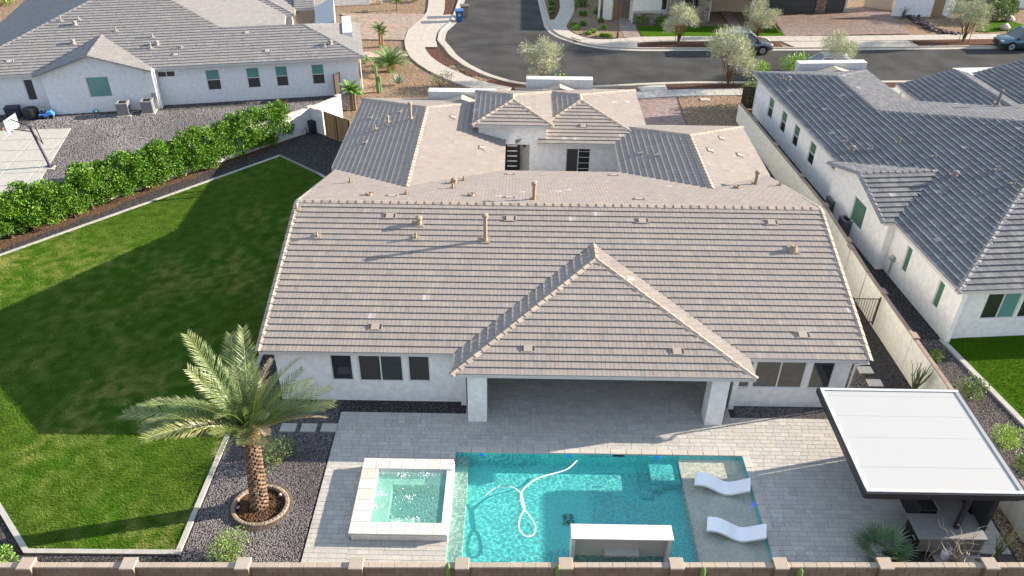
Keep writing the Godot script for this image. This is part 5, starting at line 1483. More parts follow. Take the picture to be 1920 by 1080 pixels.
func fences() -> void:
	var w := thing("block_wall", "tan concrete block wall with pillars along the bottom edge of the garden", "wall", Vector3(-18.4, 0, -15.64), deg_to_rad(1.09))
	var n := 92
	var core := MB.new(); core.box(Vector3(n * 0.2, 0.75, 0), Vector3(n * 0.4, 1.5, 0.14)); put("mortar", core, M.concrete, w)
	var low := MB.new()
	for row in 8:
		for i in n:
			var x := i * 0.4 + (0.2 if row % 2 else 0.0)
			var y := 1.62 - 0.2 * (row + 0.5)
			var b := MB.new() if row < 3 else low
			b.col = vary(Color(0.27, 0.2, 0.148), 0.12, 0.03)
			var o := Vector3(x + 0.2, y, rng.randf_range(-0.004, 0.004))
			if row < 3:
				b.bevel(Vector3.ZERO, Vector3(0.2, 0.39, 0.19), 0.008, Basis(Vector3(0, 1, 0), Vector3(1, 0, 0), Vector3(0, 0, -1)))
				put("block", b, M.block, w, o)
			else: b.box(o, Vector3(0.39, 0.19, 0.2))
	stuff(put("lower_blocks", low, M.block, w))
	for i in n:
		var b := MB.new()
		b.col = vary(Color(0.47, 0.40, 0.33), 0.07, 0.03)
		b.bevel(Vector3.ZERO, Vector3(0.392, 0.06, 0.19), 0.008)
		put("cap_block", b, M.block, w, Vector3(i * 0.4 + 0.2, 1.655, 0))
	for x in [-14.93, -11.79, -8.27, -4.77, -1.49, 1.74, 5.2, 8.46, 11.74, 15.06]:
		var px: float = x + 18.4
		for k in 4:
			var b := MB.new(); b.col = vary(Color(0.27, 0.2, 0.148), 0.1, 0.03)
			b.box(Vector3.ZERO, Vector3(0.42, 0.415, 0.42)); put("pillar_block", b, M.block, w, Vector3(px, 0.21 + k * 0.425, 0))
		var c := MB.new(); c.col = vary(Color(0.47, 0.40, 0.33), 0.06, 0.03)
		c.bevel(Vector3.ZERO, Vector3(0.44, 0.07, 0.44), 0.012); put("pillar_cap", c, M.block, w, Vector3(px, 1.735, 0))
	var f := thing("boundary_wall", "white painted boundary wall behind the row of green hedge shrubs", "wall", Vector3(-14.3, 0, -53.0))
	fence_run(f, Vector2(-14.3, -53.0), Vector2(-40, -25.6), 1.72, M.white_paint, Color(0.62, 0.5, 0.42), [0.0, 5.2, 10.4, 15.6, 20.8, 26.0, 31.2])
	fence_run(f, Vector2(-14.2, -53.1), Vector2(-12.65, -55.3), 1.72, M.white_paint, Color(0.62, 0.5, 0.42), [2.5])
	fence_run(f, Vector2(-14.2, -52.95), Vector2(-13.25, -52.3), 1.72, M.white_paint, Color(0.62, 0.5, 0.42), [0.95])
	var g := thing("wooden_gate", "double wooden slat gate with dark frame beside the white boundary wall", "gate", Vector3(-12.2, 0, -51.5), deg_to_rad(-37.5))
	slat_gate(g, Vector3(-0.6, 0, 0), 1.2, 1.75); slat_gate(g, Vector3(0.65, 0, 0), 1.2, 1.75)
	var e := thing("cream_fence", "long cream painted block fence between the two houses on the narrow side yard", "fence", Vector3(17.4, 0, -30))
	fence_run(e, Vector2(18.08, -15.6), Vector2(17.42, -33.5), 1.4, M.stucco_cream, Color(0.36, 0.28, 0.225), [Vector2(17.84, -28.4).distance_to(Vector2(18.08, -15.6)), Vector2(17.54, -31.83).distance_to(Vector2(18.08, -15.6)), Vector2(17.4, -35.85).distance_to(Vector2(18.08, -15.6)), 4.2])
	fence_run(e, Vector2(17.42, -33.6), Vector2(17.42, -40.5), 1.4, M.stucco_cream, Color(0.36, 0.28, 0.225), [3.0, 6.8])
	fence_run(e, Vector2(17.4, -40.6), Vector2(16.05, -55.8), 1.4, M.stucco_cream, Color(0.36, 0.28, 0.225), [3.5, 8.0, 12.0])
	var ig := thing("iron_gate", "small black iron picket gate between the house and the cream fence", "gate", Vector3(15.6, -0.2, -31.4))
	var b := MB.new()
	for y in [0.15, 1.5]: b.box(Vector3(0, y, 0), Vector3(3.3, 0.04, 0.03))
	for x in [-1.65, 0.0, 1.65]: b.box(Vector3(x, 0.8, 0), Vector3(0.06, 1.6, 0.06))
	put("gate_frame", b, M.metal_bronze, ig)
	for i in 26:
		var p := MB.new(); p.box(Vector3(-1.58 + i * 0.1265, 0.82, 0), Vector3(0.02, 1.33, 0.02)); put("picket", p, M.metal_bronze, ig)
	var sg := thing("side_gate", "dark brown gate between the cream fence end and the slate roofed house", "gate", Vector3(17.54, 0, -58.14), deg_to_rad(-10))
	b = MB.new(); b.box(Vector3(0, 0.9, 0), Vector3(1.5, 1.7, 0.06)); put("leaf", b, M.metal_bronze, sg)
	b = MB.new(); b.box(Vector3(0.8, 1.05, 0), Vector3(0.14, 2.1, 0.14)); put("post", b, M.metal_bronze, sg)


# ---------------------------------------------------------------- things in the yards
func cooler(called: String, label: String, at: Vector3, turn: float, m: Material) -> void:
	var t := thing(called, label, "air conditioner", at, turn)
	var b := MB.new(); b.bevel(Vector3(0, 0.04, 0), Vector3(1.0, 0.08, 1.0), 0.01); put("pad", b, M.concrete, t)
	b = MB.new(); b.box(Vector3(0, 0.5, 0), Vector3(0.72, 0.8, 0.72)); put("coil", b, M.black, t)
	b = MB.new()
	for i in 11:
		for s in [-1, 1]:
			b.box(Vector3(-0.36 + i * 0.072, 0.5, s * 0.38), Vector3(0.05, 0.78, 0.03)); b.box(Vector3(s * 0.38, 0.5, -0.36 + i * 0.072), Vector3(0.03, 0.78, 0.05))
	put("grille", b, m, t)
	b = MB.new()
	for s in [-1, 1]: b.box(Vector3(0, 0.93, s * 0.34), Vector3(0.82, 0.08, 0.14)); b.box(Vector3(s * 0.34, 0.93, 0), Vector3(0.14, 0.08, 0.54))
	b.box(Vector3(0, 0.89, 0), Vector3(0.6, 0.02, 0.6))
	put("top", b, m, t)
	b = MB.new()
	for k in 6: b.box(Vector3(0, 0.93, 0), Vector3(0.54, 0.012, 0.02), Basis(Vector3.UP, k * PI / 6))
	b.tube([Vector3(0, 0.91, 0), Vector3(0, 0.96, 0)], [0.09], 10)
	put("fan_guard", b, M.metal_dark, t)


func yard_things() -> void:
	cooler("air_conditioner", "grey outdoor air conditioner near the pilaster on the grey house's wall, closer to the hoop", Vector3(-28.42, 0, -55.36), deg_to_rad(11), M.metal_grey)
	cooler("air_conditioner", "grey outdoor air conditioner on the grey house's wall, farther from the hoop", Vector3(-26.85, 0, -55.83), deg_to_rad(11), M.metal_grey)
	var dk := mat("metal_shade", Color(0.11, 0.12, 0.13), 0.5)
	cooler("air_conditioner", "dark air conditioner in the narrow side strip, nearer the camera", Vector3(18.63, 0, -39.73), deg_to_rad(5), dk)
	cooler("air_conditioner", "dark air conditioner in the narrow side strip, farther back of the pair", Vector3(18.65, 0, -42.08), deg_to_rad(5), dk)
	# basketball hoop
	var at: Vector3 = Vector3(-29.69, 0, -46.68)
	var t := thing("basketball_hoop", "tall basketball hoop with glass backboard at the concrete court's edge", "basketball hoop", at)
	var toward := Vector3(-0.9, 0, 0.1)
	var top := Vector3(-0.42, 2.75, 0.0)
	var b := MB.new(); b.box(Vector3(0, 0.06, 0), Vector3(0.4, 0.04, 0.4)); b.tube([Vector3(0, 0.05, 0), top], [0.085], 8); put("pole", b, mat("pole_paint", Color(0.03, 0.025, 0.06), 0.5), t)
	b = MB.new()
	var bd := Vector3(-1.5, 2.9, 0.0)
	b.tube([top, bd + Vector3(0.1, 0.35, 0.12)], [0.035], 6); b.tube([top + Vector3(0.05, -0.35, 0), bd + Vector3(0.1, -0.3, 0.12)], [0.035], 6)
	b.tube([top + Vector3(0.14, -0.5, 0), top + Vector3(0.5, -1.15, 0.05)], [0.025], 6); b.tube([top, top + Vector3(0.35, -0.05, 0), top + Vector3(0.5, -1.15, 0.05)], [0.03], 6)
	put("arm", b, M.metal_dark, t)
	var bs := Basis(Vector3.UP, deg_to_rad(88))
	b = MB.new(); b.box(bd, Vector3(1.24, 0.78, 0.02), bs)
	var gl := StandardMaterial3D.new(); gl.albedo_color = Color(0.8, 0.9, 0.9, 0.25); gl.transparency = BaseMaterial3D.TRANSPARENCY_ALPHA; gl.roughness = 0.05
	put("backboard", b, gl, t)
	b = MB.new()
	for s in [-1, 1]: b.box(bd + bs * Vector3(s * 0.64, 0, 0), Vector3(0.05, 0.88, 0.05), bs); b.box(bd + bs * Vector3(0, s * 0.41, 0), Vector3(1.24, 0.05, 0.05), bs)
	put("backboard_frame", b, M.metal_grey, t)
	b = MB.new()
	var ring := []
	for i in 17: ring.append(bd + Vector3(-0.4, -0.32, 0.0) + Vector3(cos(i * TAU / 16) * 0.23, 0, sin(i * TAU / 16) * 0.23))
	b.tube(ring, [0.018], 6, false); put("rim", b, mat("orange", Color(0.6, 0.09, 0.05), 0.5), t)
	b = MB.new()
	for i in 12:
		var a := i * TAU / 12
		b.tube([ring[0] + Vector3(-0.23, 0, 0) + Vector3(cos(a) * 0.22, 0, sin(a) * 0.22), ring[0] + Vector3(-0.23, -0.4, 0) + Vector3(cos(a + 0.4) * 0.12, 0, sin(a + 0.4) * 0.12)], [0.008], 4)
	put("net", b, M.plastic_white, t)
	# along the grey house's wall
	t = thing("grill", "barbecue grill under a rumpled black cover by the grey house's wall", "grill", Vector3(-34.66, 0, -54.43), deg_to_rad(11))
	b = MB.new(); b.lathe(Vector3.ZERO, [Vector2(0.44, 0.05), Vector2(0.47, 0.3), Vector2(0.42, 0.62), Vector2(0.38, 0.78), Vector2(0.24, 0.87), Vector2(0, 0.9)], 12)
	for i in b.v.size(): b.v[i] = Vector3(b.v[i].x * 1.25 + grain.get_noise_3dv(b.v[i] * 14.0) * 0.12, b.v[i].y, b.v[i].z * 0.75)
	put("cover", b, M.black, t, Vector3.ZERO, true)
	b = MB.new(); b.box(Vector3(0.85, 0.75, 0), Vector3(0.25, 0.04, 0.5)); b.box(Vector3(0.93, 0.38, 0.2), Vector3(0.04, 0.74, 0.04)); put("shelf", b, M.metal_grey, t)
	t = thing("storage_box", "dark navy storage box against the grey house's wall behind the hoop", "box", Vector3(-36.09, 0, -54.68), deg_to_rad(11))
	b = MB.new(); b.bevel(Vector3(0, 0.35, 0), Vector3(0.9, 0.7, 0.6), 0.03); put("body", b, mat("navy", Color(0.015, 0.018, 0.04), 0.6), t)
	b = MB.new(); b.bevel(Vector3(0, 0.74, 0), Vector3(0.96, 0.08, 0.66), 0.02); put("lid", b, mat("navy2", Color(0.02, 0.024, 0.05), 0.6), t)
	t = thing("ride_on_toy", "small blue and black wheeled toy beside the covered grill", "toy car", Vector3(-33.66, 0, -54.57), deg_to_rad(14))
	var blue := mat("toy_blue", Color(0.05, 0.2, 0.55), 0.4)
	b = MB.new(); b.bevel(Vector3(0, 0.28, 0), Vector3(0.95, 0.25, 0.5), 0.06); b.bevel(Vector3(0.2, 0.45, 0), Vector3(0.35, 0.2, 0.46), 0.07); put("body", b, blue, t)
	b = MB.new(); b.bevel(Vector3(-0.2, 0.44, 0), Vector3(0.4, 0.16, 0.4), 0.04); put("seat", b, M.black, t)
	for q in [Vector2(-0.3, 0.24), Vector2(0.3, 0.24), Vector2(-0.3, -0.24), Vector2(0.3, -0.24)]:
		b = MB.new(); b.tube([Vector3(q.x, 0.15, q.y - 0.05), Vector3(q.x, 0.15, q.y + 0.05)], [0.15], 12); put("wheel", b, M.rubber, t)
	b = MB.new(); b.lathe(Vector3.ZERO, [Vector2(0, 0), Vector2(0.11, 0.05), Vector2(0.16, 0.16), Vector2(0.11, 0.27), Vector2(0, 0.32)], 12)
	tag(put("ball", b, mat("ball_teal", Color(0.05, 0.22, 0.27), 0.4), null, Vector3(-30.64, 0, -55.58), true), "small teal ball in the shade at the grey house's wall", "ball")
	b = MB.new(); b.tube([Vector3(-0.25, 0.05, 0), Vector3(0.1, 0.3, 0.1), Vector3(0.25, 0.06, 0.05)], [0.04], 5); b.tube([Vector3(0, 0.05, -0.2), Vector3(0.05, 0.25, 0.15)], [0.04], 5); b.tube([Vector3(0.2, 0.04, -0.2), Vector3(0.3, 0.45, 0.1)], [0.03], 5)
	tag(put("stick_pile", b, M.bark, null, Vector3(-17.45, 0, -57.75)), "few tan sticks leaning in the corner of the gravel yard", "sticks")
	# leaning boards and bin at the wooden gate
	t = thing("leaning_boards", "pale boards and rod leaning on the white wall next to the gate", "boards", Vector3(-14.69, 0, -52.51), deg_to_rad(45))
	b = MB.new(); b.box(Vector3(-0.2, 0.55, 0), Vector3(0.35, 1.1, 0.04), Basis(Vector3.RIGHT, -0.15)); put("board", b, M.concrete, t)
	b = MB.new(); b.tube([Vector3(0.1, 0, 0.1), Vector3(-0.1, 1.5, -0.15)], [0.025], 6); put("rod", b, M.metal_dark, t)
	t = thing("trash_bin", "small dark bin in the shaded corner by the wooden gate", "bin", Vector3(-14.21, 0, -52.71), deg_to_rad(40))
	b = MB.new(); b.bevel(Vector3(0, 0.4, 0), Vector3(0.5, 0.8, 0.5), 0.04); put("body", b, M.metal_dark, t)
	b = MB.new(); b.bevel(Vector3(0, 0.84, 0), Vector3(0.55, 0.08, 0.55), 0.03); put("lid", b, M.black, t)
	pavilion()


func pavilion() -> void:
	var o := Vector3(14.2, 0, -20.8)
	var t := thing("pavilion", "flat pergola with white roof panels and dark steel frame over the outdoor kitchen", "pergola", o)
	var x0 := -2.62; var x1 := 2.66; var z0 := -2.55; var z1 := 2.6
	var zs := [z0 + 0.05, z0 + 0.42, z0 + 1.5, z0 + 2.6, z0 + 4.0, z1 - 0.05]
	for i in 5:
		var b := MB.new()
		b.bevel(Vector3((x0 + x1) / 2, 2.69, (zs[i] + zs[i + 1]) / 2), Vector3(x1 - x0 - 0.1, 0.08, zs[i + 1] - zs[i] - 0.004), 0.003)
		put("roof_panel", b, M.panel_white, t)
	for q in [[Vector3(0.02, 2.62, z0), Vector3(5.36, 0.22, 0.06), "fascia"], [Vector3(0.02, 2.62, z1), Vector3(5.36, 0.22, 0.06), "fascia"], [Vector3(x0, 2.62, 0.025), Vector3(0.07, 0.26, 5.07), "fascia"], [Vector3(x1, 2.62, 0.025), Vector3(0.07, 0.26, 5.07), "gutter"]]:
		var b := MB.new(); b.bevel(q[0], q[1], 0.008); put(q[2], b, M.metal_dark, t)
	for q in [[Vector3(0.02, 2.757, z0 + 0.09), Vector3(5.2, 0.03, 0.12)], [Vector3(0.02, 2.757, z1 - 0.09), Vector3(5.2, 0.03, 0.12)], [Vector3(x0 + 0.09, 2.757, 0.02), Vector3(0.12, 0.03, 4.85)]]:
		var b := MB.new(); b.bevel(q[0], q[1], 0.006); put("flashing", b, M.white_paint, t)
	var g := MB.new(); g.box(Vector3(x1 - 0.12, 2.75, 0.02), Vector3(0.14, 0.02, 4.9)); put("gutter_channel", g, M.metal_grey, t)
	for q in [Vector2(0.95, 2.95), Vector2(1.85, 2.95), Vector2(0.95, -2.1), Vector2(1.85, -2.1)]:
		var b := MB.new(); var zz: float = minf(q.y, 2.45)
		b.box(Vector3(q.x, 1.25, zz), Vector3(0.15, 2.5, 0.15)); put("post", b, M.metal_dark, t)
	for zz in [2.45, -2.1]:
		var b := MB.new(); b.box(Vector3(0.02, 2.42, zz), Vector3(5.1, 0.16, 0.12)); put("beam", b, M.metal_dark, t)
	for i in 3:
		var b := MB.new(); b.box(Vector3(-1.7 + i * 1.6, 2.56, 0.15), Vector3(0.1, 0.12, 4.5)); put("joist", b, M.metal_dark, t)
	for i in 13:
		var b := MB.new(); b.box(Vector3(1.85, 0.2 + i * 0.178, 0.17), Vector3(0.03, 0.172, 4.4)); put("screen_slat", b, M.metal_dark, t)
	# outdoor kitchen under it
	var k := thing("kitchen_counter", "L shaped grey concrete outdoor counter beneath the pavilion roof", "counter", Vector3(14.85, 0, -18.5))
	var b := MB.new()
	b.box(Vector3(0.05, 0.42, 0.12), Vector3(2.15, 0.84, 0.95)); b.box(Vector3(0.55, 0.42, -1.3), Vector3(0.9, 0.84, 1.89))
	put("body", b, M.counter, k)
	b = MB.new()
	b.bevel(Vector3(0.02, 0.88, 0.1), Vector3(2.32, 0.07, 1.08), 0.01); b.bevel(Vector3(0.5, 0.88, -1.37), Vector3(1.1, 0.07, 1.85), 0.01)
	put("worktop", b, M.counter, k)
	b = MB.new(); b.box(Vector3(-1.05, 0.42, 0.1), Vector3(0.05, 0.8, 0.9)); put("fridge_door", b, M.black, k)
	b = MB.new(); b.tube([Vector3(-1.1, 0.6, 0.25), Vector3(-1.1, 0.6, 0.45)], [0.03], 8); put("handle", b, M.metal_grey, k)
	b = MB.new(); b.bevel(Vector3(-0.3, 0.48, -1.2), Vector3(0.6, 0.94, 1.3), 0.02); put("grill_unit", b, M.black, k)
	b = MB.new(); b.box(Vector3(0.02, 0.99, -1.2), Vector3(0.04, 0.08, 1.3)); put("grill_edge", b, M.metal_grey, k)
	var p := thing("propane_tank", "white propane gas bottle on dark gravel by the outdoor counter", "gas bottle", Vector3(14.79, 0, -17.81))
	b = MB.new(); b.lathe(Vector3.ZERO, [Vector2(0.13, 0.0), Vector2(0.14, 0.04), Vector2(0.155, 0.08), Vector2(0.155, 0.3), Vector2(0.13, 0.36), Vector2(0.06, 0.39), Vector2(0, 0.4)], 16); put("body", b, M.plastic_white, p, Vector3.ZERO, true)
	b = MB.new(); b.tube([Vector3(0, 0.38, 0), Vector3(0, 0.45, 0)], [0.03], 8); put("valve", b, M.metal_dark, p)
	b = MB.new()
	for s in [-1, 1]: b.box(Vector3(s * 0.1, 0.43, 0), Vector3(0.02, 0.12, 0.16))
	put("collar", b, M.plastic_white, p)
	var fp := thing("planter_edging", "low black rectangular planter edge behind the fan palm on the terrace", "planter", Vector3(13.55, 0, -17.35), 0.0)
	b = MB.new()
	for s in [-1, 1]: b.box(Vector3(0, 0.1, s * 0.55), Vector3(1.5, 0.2, 0.05)); b.box(Vector3(s * 0.75, 0.1, 0), Vector3(0.05, 0.2, 1.05))
	put("edging", b, M.black, fp)
	b = MB.new(); b.box(Vector3(0, 0.06, 0), Vector3(1.45, 0.1, 1.05)); put("gravel_fill", b, M.black, fp)


# ---------------------------------------------------------------- plants
func leaf_quad(b: MB, at: Vector3, dir: Vector3, side: Vector3, l: float, w: float) -> void:
	var m := at + dir * l * 0.5
	b.tri(at, m + side * w, at + dir * l); b.tri(at, at + dir * l, m - side * w)


func rand_dir() -> Vector3:
	var z := rng.randf_range(-1, 1); var a := rng.randf() * TAU; var r := sqrt(1 - z * z)
	return Vector3(r * cos(a), z, r * sin(a))


# Leaves through a lumpy volume: lobes are spheres, most leaves lie near their skins.
func foliage(b: MB, lobes: Array, n: int, l: float, w: float, dark: Color, light: Color, up := 0.35) -> void:
	var total := 0.0
	for q in lobes: total += q[1] * q[1]
	for q in lobes:
		for i in int(n * q[1] * q[1] / total):
			var d := rand_dir()
			var p: Vector3 = q[0] + d * float(q[1]) * pow(rng.randf(), 0.3) * rng.randf_range(0.85, 1.12)
			if p.y < 0.03: continue
			b.col = vary(dark.lerp(light, rng.randf()), 0.15, 0.06)
			var g := (d + rand_dir() * 0.9 + Vector3(0, up, 0)).normalized()
			var s := g.cross(rand_dir()).normalized()
			leaf_quad(b, p, g, s, l * rng.randf_range(0.7, 1.3), w)


func shrub(called: String, label: String, cat: String, at: Vector3, r: float, h: float, n: int, l: float, w: float, dark: Color, light: Color, group := "") -> Node3D:
	var t := thing(called, label, cat, at, rng.randf() * TAU, group)
	var lobes := []
	for i in 9:
		var a := rng.randf() * TAU; var d := sqrt(rng.randf()) * r * 0.6
		lobes.append([Vector3(cos(a) * d, h * rng.randf_range(0.3, 0.72), sin(a) * d), r * rng.randf_range(0.32, 0.55)])
	var b := MB.new()
	foliage(b, lobes, n, l, w, dark, light)
	put("foliage", b, M.leaf, t)
	b = MB.new()
	for q in lobes: b.tube([Vector3.ZERO, q[0]], [0.025, 0.008], 4)
	put("stem", b, M.bark, t)
	return t


func hedge_shrub(k: int) -> Node3D:
	var t := Node3D.new()
	var lobes := []
	for i in 34:  # shoots: upright lobes with dark gaps between them
		var y := 0.3 + 1.55 * pow(rng.randf(), 0.9)
		var a := i * 2.4
		var rr := 0.46 * sqrt(maxf(0.05, 1.0 - pow(absf(y - 0.9) / 1.15, 2.0)))
		lobes.append([Vector3(cos(a) * rr, y, sin(a) * rr), rng.randf_range(0.17, 0.3)])
	lobes.append([Vector3(0, 0.75, 0), 0.48]); lobes.append([Vector3(0, 1.35, 0), 0.42])
	var b := MB.new()
	foliage(b, lobes, 7600, 0.088, 0.024, Color(0.02, 0.075, 0.003), Color(0.135, 0.275, 0.006), 0.5)
	put("foliage", b, M.leaf, t)
	b = MB.new()
	for i in 4: b.tube([Vector3(0.03 * i, 0, 0), Vector3(rng.randf_range(-0.2, 0.2), 0.8, rng.randf_range(-0.2, 0.2))], [0.03, 0.015], 5)
	put("stem", b, M.bark, t)
	return t


func frond(l: float, droop: float, n: int, green: Color, tip: Color, leaf_l: float, leaf_w: float) -> ArrayMesh:
	# along +x from the crown, drooping towards -y
	var b := MB.new()
	var pts := []
	for i in 13:
		var t := i / 12.0
		pts.append(Vector3(l * (t - 0.12 * t * t * droop), l * (0.10 * t - 0.33 * droop * t * t), 0))
	b.col = green * Color(1.3, 1.15, 0.9)
	b.tube(pts, [0.035, 0.033, 0.03, 0.028, 0.025, 0.022, 0.02, 0.017, 0.015, 0.012, 0.01, 0.008, 0.005], 4)
	for i in n:
		var t := 0.1 + 0.9 * i / (n - 1.0)
		var k := t * 12.0
		var j := mini(int(k), 11)
		var p: Vector3 = pts[j].lerp(pts[j + 1], k - j)
		var f: Vector3 = (pts[j + 1] - pts[j]).normalized()
		var up := Vector3(-f.y, f.x, 0)
		var len := leaf_l * (0.45 + 0.75 * sin(PI * clampf(t * 0.95 + 0.05, 0, 1))) * rng.randf_range(0.85, 1.1)
		for s in [-1.0, 1.0]:
			var d := (f * rng.randf_range(0.75, 1.25) + Vector3(0, 0, s) + up * rng.randf_range(0.1, 0.7)).normalized()
			b.col = vary(green.lerp(tip, clampf(pow(t, 2.5) * rng.randf_range(0.2, 1.0), 0, 1)), 0.18, 0.08)
			var m := p + d * len * 0.6 + Vector3(0, -0.02, 0)
			var e := p + d * len + Vector3(0, -0.14 * len, 0)
			var sd := f * leaf_w
			b.tri(p - sd * 0.5, m - sd, m + sd); b.tri(p - sd * 0.5, m + sd, p + sd * 0.5); b.tri(m - sd, e, m + sd)
	return b.mesh()


func palm() -> void:
	var base := Vector3(-9.05, -0.08, -19.6)
	var t := thing("date_palm", "large date palm with arching fronds standing in a ring of soil by the lawn", "palm tree", base)
	var top := Vector3(0.22, 3.4, -0.1)
	var b := MB.new()
	b.col = Color(0.2, 0.12, 0.075)
	var path := []; var rad := []
	for i in 11:
		var k := i / 10.0
		path.append(Vector3(top.x * k, top.y * k, -0.1 * k)); rad.append(lerpf(0.24, 0.19, k) + (0.06 if i == 0 else 0.0))
	b.tube(path, rad, 14)
	for row in 30:  # old leaf bases in spirals
		for k in 9:
			var y := 0.08 + row * 0.115
			var a := k * TAU / 9 + row * 0.42 + rng.randf_range(-0.1, 0.1)
			var r := lerpf(0.235, 0.185, y / 3.55)
			var o := Vector3(cos(a) * r + 0.22 * y / 3.4, y, sin(a) * r - 0.1 * y / 3.55)
			b.col = vary(Color(0.27, 0.185, 0.125), 0.35, 0.08)
			var outw := Vector3(cos(a), 0, sin(a))
			b.box(o + outw * 0.035, Vector3(0.11, 0.09, 0.09), Basis(Vector3(-sin(a), 0, cos(a)), Vector3.UP, -outw) * Basis(Vector3.RIGHT, rng.randf_range(-0.9, -0.2)))
	put("trunk", b, M.palm_bark, t)
	b = MB.new(); b.col = Color(0.34, 0.22, 0.11)
	b.lathe(top - Vector3(0, 0.15, 0), [Vector2(0.2, -0.1), Vector2(0.33, 0.1), Vector2(0.28, 0.35), Vector2(0.12, 0.6), Vector2(0, 0.7)], 12)
	put("crown_base", b, M.palm_bark, t)
	var green := Color(0.082, 0.13, 0.036); var tip := Color(0.23, 0.235, 0.09); var dry := Color(0.33, 0.25, 0.15)
	var kinds := []
	for i in 5: kinds.append(frond(3.5, [0.6, 0.95, 0.45, 0.8, 1.15][i], 88, green * (0.9 + 0.1 * i), tip, 0.50, 0.014))
	var fan := [frond(3.2, 1.0, 70, Color(0.27, 0.27, 0.11), dry, 0.42, 0.018), frond(3.2, 0.7, 64, dry, Color(0.48, 0.37, 0.24), 0.36, 0.02)]
	for i in 46:
		var a := i * 2.39996 + rng.randf_range(-0.45, 0.45)
		var k := i / 45.0
		var el := deg_to_rad(lerpf(80, 14, pow(k, 0.75))) + rng.randf_range(-0.2, 0.2)
		if sin(a) < -0.35: el = maxf(el, 0.8)  # a turn by a points along (cos a, -sin a): the fronds on the pool side are held up
		var m: Mesh = kinds[rng.randi() % 5]
		if i > 38: m = fan[0]
		if i in [39, 42, 45]: m = fan[1]
		var o := put("frond", m, M.palm_leaf, t)
		var s := lerpf(0.8, 1.08, minf(1.0, k * 2.0)) * rng.randf_range(0.82, 1.08) * (1.0 - 0.14 * cos(a))
		o.transform = Transform3D(Basis(Vector3.UP, a) * Basis(Vector3.BACK, el) * Basis(Vector3.RIGHT, rng.randf_range(-0.9, 0.9)) * Basis.from_scale(Vector3.ONE * s), top + Vector3(0, 0.18, 0))
	# soil pit and its ring
	b = MB.new()
	b.lathe(Vector3(-9.05, 0, -19.55), [Vector2(0.0, -0.0), Vector2(0.8, 0.012)], 24)
	struct("soil", b, M.soil)
	tag(scatter("soil", pebble_mesh(), M.stone, PackedVector2Array([Vector2(-9.8, -19.9), Vector2(-9.3, -20.3), Vector2(-8.7, -20.25), Vector2(-8.3, -19.8), Vector2(-8.35, -19.1), Vector2(-9.1, -18.8), Vector2(-9.7, -19.1)]), 900, 0.01, Vector2(0.02, 0.06), [Color(0.05, 0.03, 0.02), Color(0.1, 0.06, 0.035)]), "dark clods of soil in the ring at the palm's foot", "soil")
	var rg := thing("planting_ring", "low earth coloured stone ring round the palm's soil pit", "edging", Vector3(-9.0, 0, -19.55))
	for i in 40:
		var a := i * TAU / 40
		var c := MB.new(); c.col = vary(Color(0.24, 0.19, 0.15), 0.2, 0.05)
		c.bevel(Vector3.ZERO, Vector3(0.17, 0.16, 0.15), 0.035)
		var o := put("stone", c, M.stone, rg, Vector3(cos(a) * 0.95, 0.06, sin(a) * 0.88))
		o.rotation.y = -a + PI / 2
	b = MB.new(); b.lathe(Vector3.ZERO, [Vector2(0.96, 0.1), Vector2(1.12, 0.02), Vector2(1.13, 0.0)], 40)
	put("berm", b, mat("berm_earth", Color(0.2, 0.165, 0.13), 1.0, M.gravel_dark.albedo_texture, 1.0, M.gravel_dark.heightmap_texture, 4.0), rg)
	for q in [[Vector2(-9.75, -19.35), "small black spotlight at the palm's foot on the lawn side"], [Vector2(-8.4, -19.95), "small black spotlight at the palm's foot on the terrace side"]]:
		var sp := thing("spotlight", q[1], "garden light", Vector3(q[0].x, 0.02, q[0].y))
		b = MB.new(); b.tube([Vector3.ZERO, Vector3(0, 0.12, 0)], [0.015], 6); put("stake", b, M.metal_dark, sp)
		b = MB.new(); b.tube([Vector3(0, 0.12, 0), Vector3(0.06, 0.2, 0.0)], [0.05], 8); put("head", b, M.metal_grey, sp)


func small_palm(called: String, label: String, at: Vector3, h: float, r: float, n: int, green: Color, trunk_r: float) -> void:
	var t := thing(called, label, "palm tree", at)
	var b := MB.new()
	b.col = Color(0.3, 0.19, 0.1)
	b.lathe(Vector3.ZERO, [Vector2(trunk_r * 1.2, 0), Vector2(trunk_r, h * 0.4), Vector2(trunk_r * 1.1, h), Vector2(0, h + 0.1)], 10)
	put("trunk", b, M.palm_bark, t)
	var m := frond(r, 1.0, 34, green, green * Color(1.5, 1.3, 1.2), r * 0.22, 0.03)
	for i in n:
		var o := put("frond", m, M.palm_leaf, t)
		o.transform = Transform3D(Basis(Vector3.UP, i * 2.4) * Basis(Vector3.BACK, lerpf(1.2, 0.05, float(i) / n)), Vector3(0, h, 0))


